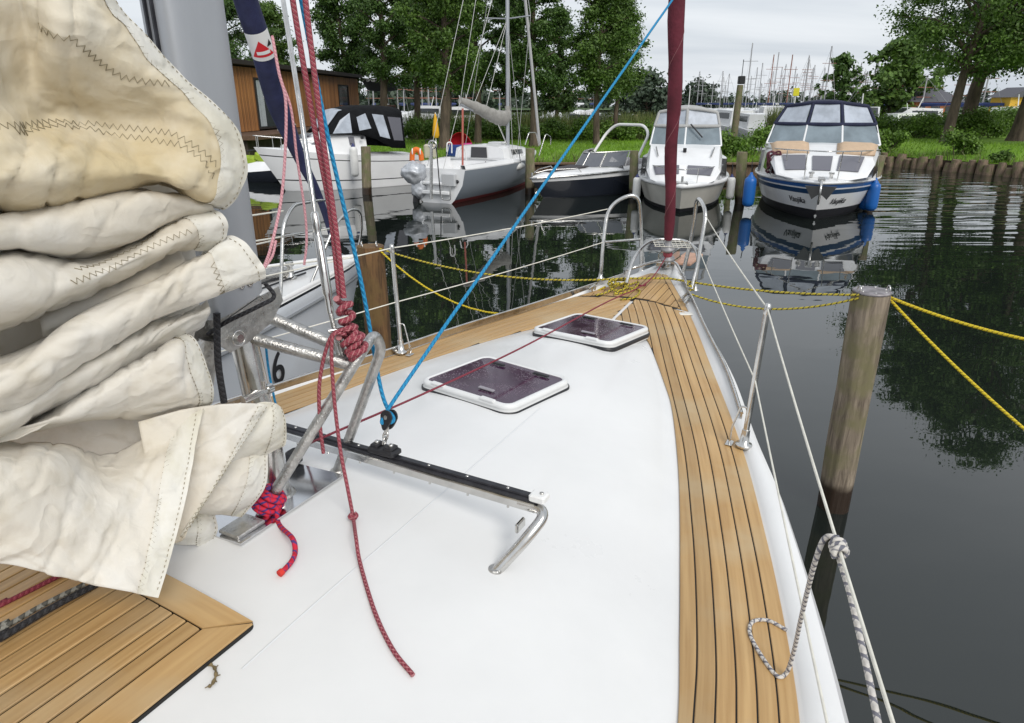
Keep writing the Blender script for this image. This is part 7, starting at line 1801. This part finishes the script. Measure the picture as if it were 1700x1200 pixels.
# gable end facing us
x = .08
while x < 4.1:
    key = 'g'
    if key not in board: o = MB().box((0, 0, 0), (.034, bw - .016, ZR - ZF - .05), CR, bev=.006).build('cladding_board', CLAD, None); board[key] = o
    else: o = board[key].copy(); COL.objects.link(o)
    o.parent = cab; o.location = CA - cn * x - cd * .03 + ZV * (ZF + ZR - .1) / 2 - cab.location; x += bw
MB().box(CA + cd * CL / 2 - cn * 2.0 + ZV * (ZR + .06), (CL + .5, 4.7, .20), CR, bev=.01).build('roof', DARKT, cab)
for k_, (a, b, z0, z1) in enumerate(openings):
    c = CA + cd * (a + b) / 2 + ZV * (z0 + z1) / 2
    fr = MB(); 
    for q in (-1, 1): fr.box(c + cd * q * ((b - a) / 2 - .04) + cn * .03, (.09, .09, z1 - z0), CR)
    fr.box(c + ZV * ((z1 - z0) / 2 - .04) + cn * .032, (b - a - .19, .085, .08), CR); fr.box(c - ZV * ((z1 - z0) / 2 - .04) + cn * .032, (b - a - .19, .085, .08), CR)
    w = fr.build('glass_door' if k_ == 0 else 'window', DARKT, cab)
    MB().box(c + cn * .01, (b - a - .2, .02, z1 - z0 - .17), CR).build('pane', mat('cabin_glass', (.05, .06, .065), .05, spec=.8), w)
    if k_ == 0:
        mbc = MB(); rows = [[c + cd * (-.75 + .035 * i) + cn * (.026 + .02 * math.sin(i * 1.9)) + ZV * (zz) for zz in (-(z1 - z0) / 2 + .12, (z1 - z0) / 2 - .1)] for i in range(18)]; mbc.grid(rows, 0, True); mbc.build('curtain', mat('curtain_pale', (.42, .46, .48), .8), w)
# floor deck and skirt, terrace rails
MB().box(CA + cd * CL / 2 - cn * 1.2 + ZV * (ZF - .16), (CL + .8, 6.6, .18), CR, bev=.01).build('floor_deck', mat('deck_brown', (.11, .065, .04), .8, var=.3, vscale=6), cab)
MB().box(CA + cd * CL / 2 - cn * 1.4 + ZV * (ZF - .80), (CL + .3, 6.0, 1.10), CR).build('skirt', mat('skirt_dark', (.05, .038, .03), .9, var=.3, vscale=3), cab)
RAILW = mat('rail_wood', (.15, .055, .032), .7, rand=.2)
rp0 = CA + cd * 11.0 + cn * 1.85; rp1 = CB_ + cd * 2.5 + cn * 1.85
for q in (.35, .72, 1.05): MB().box((rp0 + rp1) / 2 + ZV * (ZF - .07 + q), ((rp1 - rp0).length, .04, .10), CR).build('rail_board', RAILW, cab)
for k in range(9): MB().box(rp0.lerp(rp1, k / 8) + ZV * (ZF + .45), (.09, .09, 1.15), CR).build('rail_post', RAILW, cab)
# awning at the far end
aw = thing('awning', CB_ + cd * 1.0 + ZV * 1.5, 'grey and white awning with scalloped edge beside the timber cabin', 'awning')
AWM = mat('awning_grey', (.45, .45, .47), .8); AWD = mat('awning_dark', (.16, .16, .18), .8)
a0 = py(598, 140, 50.5); mb = MB(); rows = []
for i in range(7):
    rows.append([a0 + Vector((2.2 * i / 6, .3 * j, .42 - .75 * (j / 8) - .10 * math.sin(math.pi * i / 6))) for j in range(9)])
solid_sheet(mb, rows, .03); mb.build('awning_cloth', AWD, aw)
for i in range(6):
    p = a0 + Vector((2.2 * (i + .5) / 6, -.03, .40 - .10 * math.sin(math.pi * (i + .5) / 6))); lp = [p + Vector((.18 * math.cos(t), 0, -.16 * abs(math.sin(t)))) for t in [math.pi * q / 8 for q in range(9)]]; MB().prism(lp, Vector((0, .02, 0))).build('scallop', WHT, aw)
for q in (0.05, 2.15): MB().tube([Vector((a0.x + q, a0.y + 2.3, .4)), a0 + Vector((q, 2.3, -.32))], .05, 6).build('awning_pole', WHT, aw)
# ================================================================== BEACH THINGS ON THE LAWN
tl = at_land(763, 30.5)
tn = thing('pop_up_tent', tl, 'small red and blue pop-up beach tent on the lawn', 'tent')
TR_, TB_, TP_ = mat('tent_red', (.55, .01, .025), .7), mat('tent_blue', (.02, .05, .22), .7), mat('tent_pink', (.50, .03, .20), .7)
def dome(a0, a1, t0, t1, r=.62, h=1.0):
    return [[Vector((r * math.cos(t) * math.cos(a) * 1.0, -.15 + .5 * math.sin(a) * math.cos(t), .05 + h * math.sin(t))) for a in [a0 + (a1 - a0) * j / 8 for j in range(9)]] for t in [t0 + (t1 - t0) * i / 8 for i in range(9)]]
o = solid_sheet(MB(), dome(-.2, 3.34, .25, 1.57), .012).build('dome', TR_, None); o.parent = tn
o = solid_sheet(MB(), dome(-3.3, -1.4, 0.0, .55), .012).build('front_panel', TB_, None); o.parent = tn
o = solid_sheet(MB(), dome(-1.4, .1, 0.0, .62), .012).build('side_panel', TP_, None); o.parent = tn
o = solid_sheet(MB(), dome(.1, 3.0, 0.0, .25), .012).build('back_panel', TP_, None); o.parent = tn
pl_ = at_land(722, 30); tt = thing('garden_parasol', pl_, 'folded yellow parasol beside the beach tent', 'parasol')
o = MB().tube([Vector((0, 0, 0)), Vector((.03, 0, 1.85))], .025, 7).build('pole', WHT, None); o.parent = tt
o = MB().lathe([(.10, .85), (.15, .95), (.13, 1.2), (.07, 1.6), (.015, 1.85)], (.02, 0, 0), 10).build('folded_cloth', mat('parasol_yellow', (.75, .40, .02), .7), None); o.parent = tt
pk = thing('picnic_bag', at_land(712, 30), 'pale cool bag standing beside the folded parasol', 'bag'); o = MB().box((0, 0, .3), (.5, .4, .6), bev=.06).build('bag_body', mat('bag_pale', (.55, .50, .42), .8), None); o.parent = pk; o = MB().tube(bend([Vector((-.18, 0, .6)), Vector((-.16, 0, .78)), Vector((.16, 0, .78)), Vector((.18, 0, .6))], .08), .02, 6).build('bag_handle', BLK, None); o.parent = pk
# pile with lantern, yellow sign
b = Vector((py(1222, 200, 41).x, 41, 0)); mk = thing('beacon_post', b, 'tall dark timber post with a black lantern box behind the cruisers', 'post')
o = MB().tube([Vector((-.05, 0, -1)), Vector((0, 0, 2.6)), Vector((.02, 0, 3.6))], [.21, .19, .17], 12).build('pile', PFAR, None); o.parent = mk
o = MB().box((.05, 0, 3.85), (.34, .34, .42), bev=.03).build('lantern_box', BLK, None); o.parent = mk; o = MB().tube([Vector((.05, 0, 4.0)), Vector((.05, 0, 4.9))], .02, 6).build('aerial', BLK, None); o.parent = mk
b = Vector((py(1315, 200, 60).x, 60, 0)); sg = thing('channel_sign', b, 'small yellow sign on a thin pole above the navy canopy', 'sign'); o = MB().tube([Vector((0, 0, -.5)), Vector((0, 0, 3.2))], .05, 7).build('pole', WHT, None); o.parent = sg; o = MB().box((0, -.06, 3.5), (.50, .05, .62), bev=.02).build('sign_board', mat('sign_yellow', (.70, .62, .03), .5), None); o.parent = sg
# boathouse
bh = thing('boathouse', (py(1550, 180, 74).x, 76, 0), 'orange brown boathouse with a dark grey roof behind the right trees', 'building')
OW = mat('boathouse_wall', (.36, .13, .05), .7, var=.2, vscale=2); RFG = mat('roof_slate', (.10, .10, .115), .7)
o = MB().box((0, 0, 1.6), (5.0, 4.5, 2.6)).build('wall', OW, None); o.parent = bh
o = MB().grid([[Vector((-2.9, -2.7, 2.75)), Vector((-1.2, 0, 4.1)), Vector((-2.9, 2.7, 2.75))], [Vector((2.9, -2.7, 2.75)), Vector((1.2, 0, 4.1)), Vector((2.9, 2.7, 2.75))]], 0, False).fan([Vector((-2.9, -2.7, 2.75)), Vector((-1.2, 0, 4.1)), Vector((-2.9, 2.7, 2.75))]).fan([Vector((2.9, -2.7, 2.75)), Vector((1.2, 0, 4.1)), Vector((2.9, 2.7, 2.75))]).build('roof', RFG, None); o.parent = bh
for x in (-1.5, 0, 1.5): o = MB().box((x, -2.27, 1.9), (.9, .06, .9)).build('window', GLASS, None); o.parent = bh
yb = thing('kiosk', (py(1683, 180, 62).x, 62, .3), 'small yellow kiosk seen through the trees at far right', 'building'); o = MB().box((0, 0, 1.6), (2.6, 2.5, 2.4)).build('wall', mat('kiosk_yellow', (.62, .38, .04), .7), None); o.parent = yb; o = MB().prism([Vector((-1.6, -1.5, 2.8)), Vector((0, -1.5, 3.6)), Vector((1.6, -1.5, 2.8))], Vector((0, 3, 0))).build('roof', RFG, None); o.parent = yb; o = MB().box((0, -1.27, 1.7), (1.2, .05, 1.0)).build('window', GLASS, None); o.parent = yb

# ================================================================== FAR MARINA
FM_W, FM_B = WHP, mat('far_hull_navy', (.03, .04, .09), .4); FM_R = mat('far_hull_red', (.40, .05, .04), .5); MASTM = mat('far_mast', (.40, .40, .41), .5, .2); MASTR = mat('far_mast_brown', (.30, .12, .08), .6)
COVB = mat('far_cover_blue', (.03, .05, .16), .8)
protos = {}
def far_yacht(x, y, mh, rz, hm, label, group, mm=MASTM, tilt=0.0):
    root = thing('far_sailing_boat', (x, y, 0), label, 'sailing boat', group, rz=rz)
    key = (hm.name,)
    if key not in protos:
        mb = MB(); rows = []
        for u in (0, .15, .4, .65, .85, 1.0): 
            w = 1.35 * (1 - max(0, (u - .35) / .65) ** 2) * (.8 + .2 * min(1, u * 4)); rows.append([Vector((-4 + 8 * u, -w, 1.0 + .3 * u)), Vector((-4 + 7.6 * u, -w * .8, 0)), Vector((-4 + 7.6 * u, 0, -.3)), Vector((-4 + 7.6 * u, w * .8, 0)), Vector((-4 + 8 * u, w, 1.0 + .3 * u))])
        mb.grid(rows, 0, True); mb.fan(rows[0]); o1 = mb.build('hull', hm)
        mb = MB(); mb.grid([[r[0], r[0].lerp(r[4], .5) + Vector((0, 0, .06)), r[4]] for r in rows], 0, True); rr2 = []
        for xx, w, z in ((-1.2, .9, 1.75), (0, .85, 1.75), (1.4, .6, 1.62), (2.0, .35, 1.35)): rr2.append([Vector((xx, -w - .1, 1.1)), Vector((xx, -w, z - .1)), Vector((xx, 0, z + .05)), Vector((xx, w, z - .1)), Vector((xx, w + .1, 1.1))])
        mb.grid(rr2, 0, False); mb.fan(rr2[0]); o2 = mb.build('deck_and_cabin', FM_W)
        mb = MB(); mb.tube([Vector((.6, 0, 2.5)), Vector((-2.8, 0, 2.55))], [.20, .12], 7); o3 = mb.build('boom_cover', COVB if hm is not FM_B else FM_W)
        protos[key] = [o1.data, o2.data, o3.data]
        for q in (o1, o2, o3): bpy.data.objects.remove(q)
    for nm, d in zip(('hull', 'deck_and_cabin', 'boom_cover'), protos[key]):
        o = bpy.data.objects.new(nm, d); COL.objects.link(o); o.parent = root
    mk_ = ('mast', mm.name)
    if mk_ not in protos:
        mb = MB(); mb.tube([Vector((0, 0, 0)), Vector((0, 0, 1))], .068, 6, flat=1.0); o = mb.build('mast', mm); protos[mk_] = o.data; bpy.data.objects.remove(o)
        mb = MB(); mb.tube([Vector((0, -.9, 0)), Vector((0, .9, 0))], .03, 4); o = mb.build('spreader', mm); protos['spr'] = o.data; bpy.data.objects.remove(o)
        mb = MB(); mb.tube([Vector((0, 0, 1)), Vector((-4.5, 0, 0))], .007, 3); mb.tube([Vector((0, 0, 1)), Vector((3.4, 0, 0))], .012, 4); o = mb.build('stays', WIRE); protos['stay'] = o.data; bpy.data.objects.remove(o)
    o = bpy.data.objects.new('mast', protos[mk_]); COL.objects.link(o); o.parent = root; o.location = (.6, 0, 1.4); o.scale = (1, 1, mh - 1.4); o.rotation_euler = (tilt, 0, 0)
    for f in (.5, .75):
        o = bpy.data.objects.new('spreader', protos['spr']); COL.objects.link(o); o.parent = root; o.location = (.6, -tilt * (mh - 1.4) * f, 1.4 + (mh - 1.4) * f)
    o = bpy.data.objects.new('stays', protos['stay']); COL.objects.link(o); o.parent = root; o.location = (.6, 0, 1.3); o.scale = (1, 1, mh - 1.3); o['kind'] = 'stuff'
    return root
rm = random.Random(5)
def mast_at(u, vtop, Y, hm=None, mm=MASTM, label='', group='', n=1):
    label = label % ordinal(n); p = py(u, vtop, Y); hm = hm or rm.choice([FM_W, FM_W, FM_W, FM_B]); far_yacht(p.x, Y, max(p.z, 5), rm.uniform(1.2, 1.9) + rm.choice([0, math.pi]), hm, label, group, mm, rm.uniform(-.012, .012))
LC_, GC_ = 'distant sailing boat, %s bare mast from the left behind the two cruisers', 'marina boats behind the cruisers'
LL_, GL_ = 'sailing boat glimpsed behind the left tree trunks, %s mast from the left', 'marina boats behind the left trees'
LR_, GR_ = 'sailing boat by the right-hand trees, %s mast from the left', 'marina boats before the right-hand trees'
for n_, (u, v, Y) in enumerate(sorted([(1164, 118, 130), (1182, 135, 140), (1197, 118, 125), (1201, 128, 150), (1208, 142, 140), (1237, 132, 150), (1248, 72, 92), (1247, 126, 150), (1262, 138, 140), (1287, 90, 110), (1293, 86, 118), (1275, 130, 160), (1318, 90, 100), (1323, 110, 130), (1340, 92, 112), (1343, 106, 140), (1350, 108, 128), (1352, 112, 120), (1327, 122, 150), (1378, 77, 95), (1303, 128, 150), (1371, 130, 140), (1418, 108, 120), (1424, 112, 130), (1433, 118, 140), (1226, 148, 165), (1310, 140, 170), (1360, 138, 165), (1190, 146, 170), (1406, 128, 140), (1170, 128, 140), (1214, 122, 135), (1255, 112, 130), (1269, 104, 120), (1298, 112, 135), (1309, 106, 125), (1333, 116, 140), (1347, 98, 118), (1366, 112, 135), (1385, 120, 140), (1397, 116, 130), (1412, 122, 135), (1428, 104, 118), (1282, 118, 140)])):
    mast_at(u, v, Y, None, MASTR if (u in (1287, 1318)) else MASTM, LC_, GC_, n_ + 1)
for n_, (u, v, Y) in enumerate(sorted([(1447, 118, 85), (1455, 102, 80), (1463, 101, 84), (1484, 105, 82), (1490, 118, 88), (1497, 92, 78), (1503, 90, 86), (1512, 140, 90), (1547, 136, 72), (1552, 136, 76), (1612, 122, 66), (1652, 107, 64), (1437, 130, 95), (1470, 130, 95)])):
    mast_at(u, v, Y, FM_W, MASTM, LR_, GR_, n_ + 1)
for n_, (u, v, Y) in enumerate(sorted([(920, 140, 80), (915, 165, 88), (960, 170, 100), (712, 150, 80), (668, 150, 84), (688, 158, 90), (702, 160, 95), (640, 158, 90), (725, 165, 100), (750, 168, 95), (775, 150, 85), (830, 155, 90), (985, 172, 110), (1040, 160, 105), (620, 160, 90)])):
    mast_at(u, v, Y, None, MASTM, LL_, GL_, n_ + 1)
# motor cruisers in the marina
def far_cruiser(u, Y, rz, label, sc=1.0):
    root = thing('far_motor_cruiser', (py(u, 190, Y).x, Y, 0), label, 'motorboat', 'motor cruisers in the marina', rz=rz); root.scale = (sc,) * 3
    mb = MB(); rows = []
    for q in (0, .2, .5, .75, .92, 1): w = 1.5 * (1 - max(0, (q - .4) / .6) ** 2.2); rows.append([Vector((-4 + 8 * q, -w, .9 + .5 * q)), Vector((-4 + 7.4 * q, -w * .85, 0)), Vector((-4 + 7.4 * q, 0, -.3)), Vector((-4 + 7.4 * q, w * .85, 0)), Vector((-4 + 8 * q, w, .9 + .5 * q))])
    mb.grid(rows, 0, True); mb.fan(rows[0]); mb.grid([[r[0], r[4]] for r in rows], 0, False); L_build(mb, 'hull', WHP, root)
    mb = MB(); rr2 = []
    for xx, w, z in ((-3, 1.2, 2.3), (-.2, 1.2, 2.4), (.8, 1.05, 1.7), (2.4, .6, 1.45)): rr2.append([Vector((xx, -w, 1.0)), Vector((xx, -w * .9, z)), Vector((xx, w * .9, z)), Vector((xx, w, 1.0))])
    mb.grid(rr2, 0, False); mb.fan(rr2[0]); L_build(mb, 'superstructure', WHP, root)
    for sd in (-1, 1): mb = MB(); panel(mb, [(-2.6, sd * 1.16, 1.6), (-.3, sd * 1.16, 1.65), (-.3, sd * 1.10, 2.15), (-2.6, sd * 1.10, 2.1)][::sd], .04); L_build(mb, 'window', GLASS, root)
    mb = MB(); panel(mb, [(-.12, -.95, 2.36), (-.12, .95, 2.36), (.82, .9, 1.74), (.82, -.9, 1.74)], .04); L_build(mb, 'windscreen', GLASS, root)
    L_build(MB().tube([Vector((-1.2, 0, 2.35)), Vector((-1.5, 0, 3.3))], .04, 5), 'radar_mast', WHT, root)
for u, Y, rz, lab, sc in [(1432, 52, -1.9, 'white motor cruiser with grey roof just right of the navy canopy', 1.0), (1500, 66, 3.0, 'long white motor cruiser in front of the boathouse', .95), (1525, 60, .1, 'white motor cruiser left of the slim reddish trunk', .8), (1278, 72, 1.4, 'white motor cruiser left of the navy canopy', 1.0), (1205, 62, 1.8, 'white motor cruiser right of the cream cruiser roof', .9), (1262, 90, 1.5, 'small distant motor cruiser among the masts behind the cruisers', .8), (1245, 58, 1.6, 'white boat seen above the bushes between the cruisers', .8), (700, 78, 2.8, 'white motor cruiser glimpsed right of the black canopy', 1.0), (790, 66, .2, 'white motor cruiser half hidden behind the sailboat boom', 1.0), (1545, 78, .3, 'white motor cruiser below the boathouse wall', 1.0), (1700, 60, .5, 'pale blue white boat at the far right edge', 1.0)]:
    far_cruiser(u, Y, rz, lab, sc)
# pontoon walkway in the marina
pt = thing('pontoon', (15, 70, 0), 'low timber pontoon among the distant boats', 'pontoon'); o = MB().box((0, 0, .4), (40, 2, .25)).build('walkway', QW, None); o.parent = pt
for k in range(8): o = MB().tube([Vector((-19 + k * 5.4, 1.1, -1)), Vector((-19 + k * 5.4, 1.1, 1.6))], .14, 8).build('pontoon_pile', PFAR, None); o.parent = pt
# far shore and forest
mb = MB(); mb.grid([[Vector((x, y, .4 + (.5 if y > 260 else 0))) for y in (252, 262, 420)] for x in range(-500, 701, 60)], 0, True); tag(mb.build('far_shore', mat('far_meadow', (.06, .10, .035), .9, var=.2, vscale=.02)), kind='structure')
C, R = [], []
for k in range(1500):
    x = rng.uniform(-330, 480); y = rng.uniform(262, 300); hh = 5.2 + 2.2 * mnoise.noise(Vector((x * .02, 3, 0))) + rng.uniform(-1.2, 1.2); C.append((x, y, hh * rng.uniform(.3, .95))); R.append(rng.uniform(1.6, 3.0))
me = quads_mesh('forest', leaves(C, R, 42000, 1.5, .9), LEAF_F); o = bpy.data.objects.new('forest', me); COL.objects.link(o); tag(o, 'dark line of woodland on the far shore', 'forest', kind='stuff')
# left side: land behind the tree belt so that no open horizon shows through it
C, R = [], []
for k in range(420):
    x = rng.uniform(-75, -2); y = rng.uniform(105, 130); C.append((x, y, 5.5 * rng.uniform(.1, .95))); R.append(rng.uniform(.9, 1.9))
me = quads_mesh('woodland', leaves(C, R, 26000, .75, .9), LEAF_F); o = bpy.data.objects.new('woodland', me); COL.objects.link(o); tag(o, 'dim woodland belt seen between the left-hand trunks', 'forest', kind='stuff')
# duckweed mats by the logs
DW = mat('duckweed', (.20, .24, .03), .8, var=.4, vscale=6)
for k, (u, v, a_, b_) in enumerate([(1570, 268, 1.1, .22), (1640, 279, 1.2, .25), (1605, 271, .6, .15), (1690, 283, .5, .18)]):
    c = pz(u, v, .006); lp = [c + Vector((a_ * math.cos(t) * (1 + .35 * mnoise.noise(Vector((math.cos(t) * 2 + k * 5, math.sin(t) * 2, 0)))), b_ * math.sin(t) * (1 + .5 * mnoise.noise(Vector((math.cos(t) * 3, math.sin(t) * 3 + k, 2)))), 0)) for t in [2 * math.pi * q / 28 for q in range(28)]]
    o = MB().prism(lp, Vector((0, 0, .006))).build('duckweed', DW); tag(o, 'yellow green duckweed floating by the log edging', 'duckweed', kind='stuff')
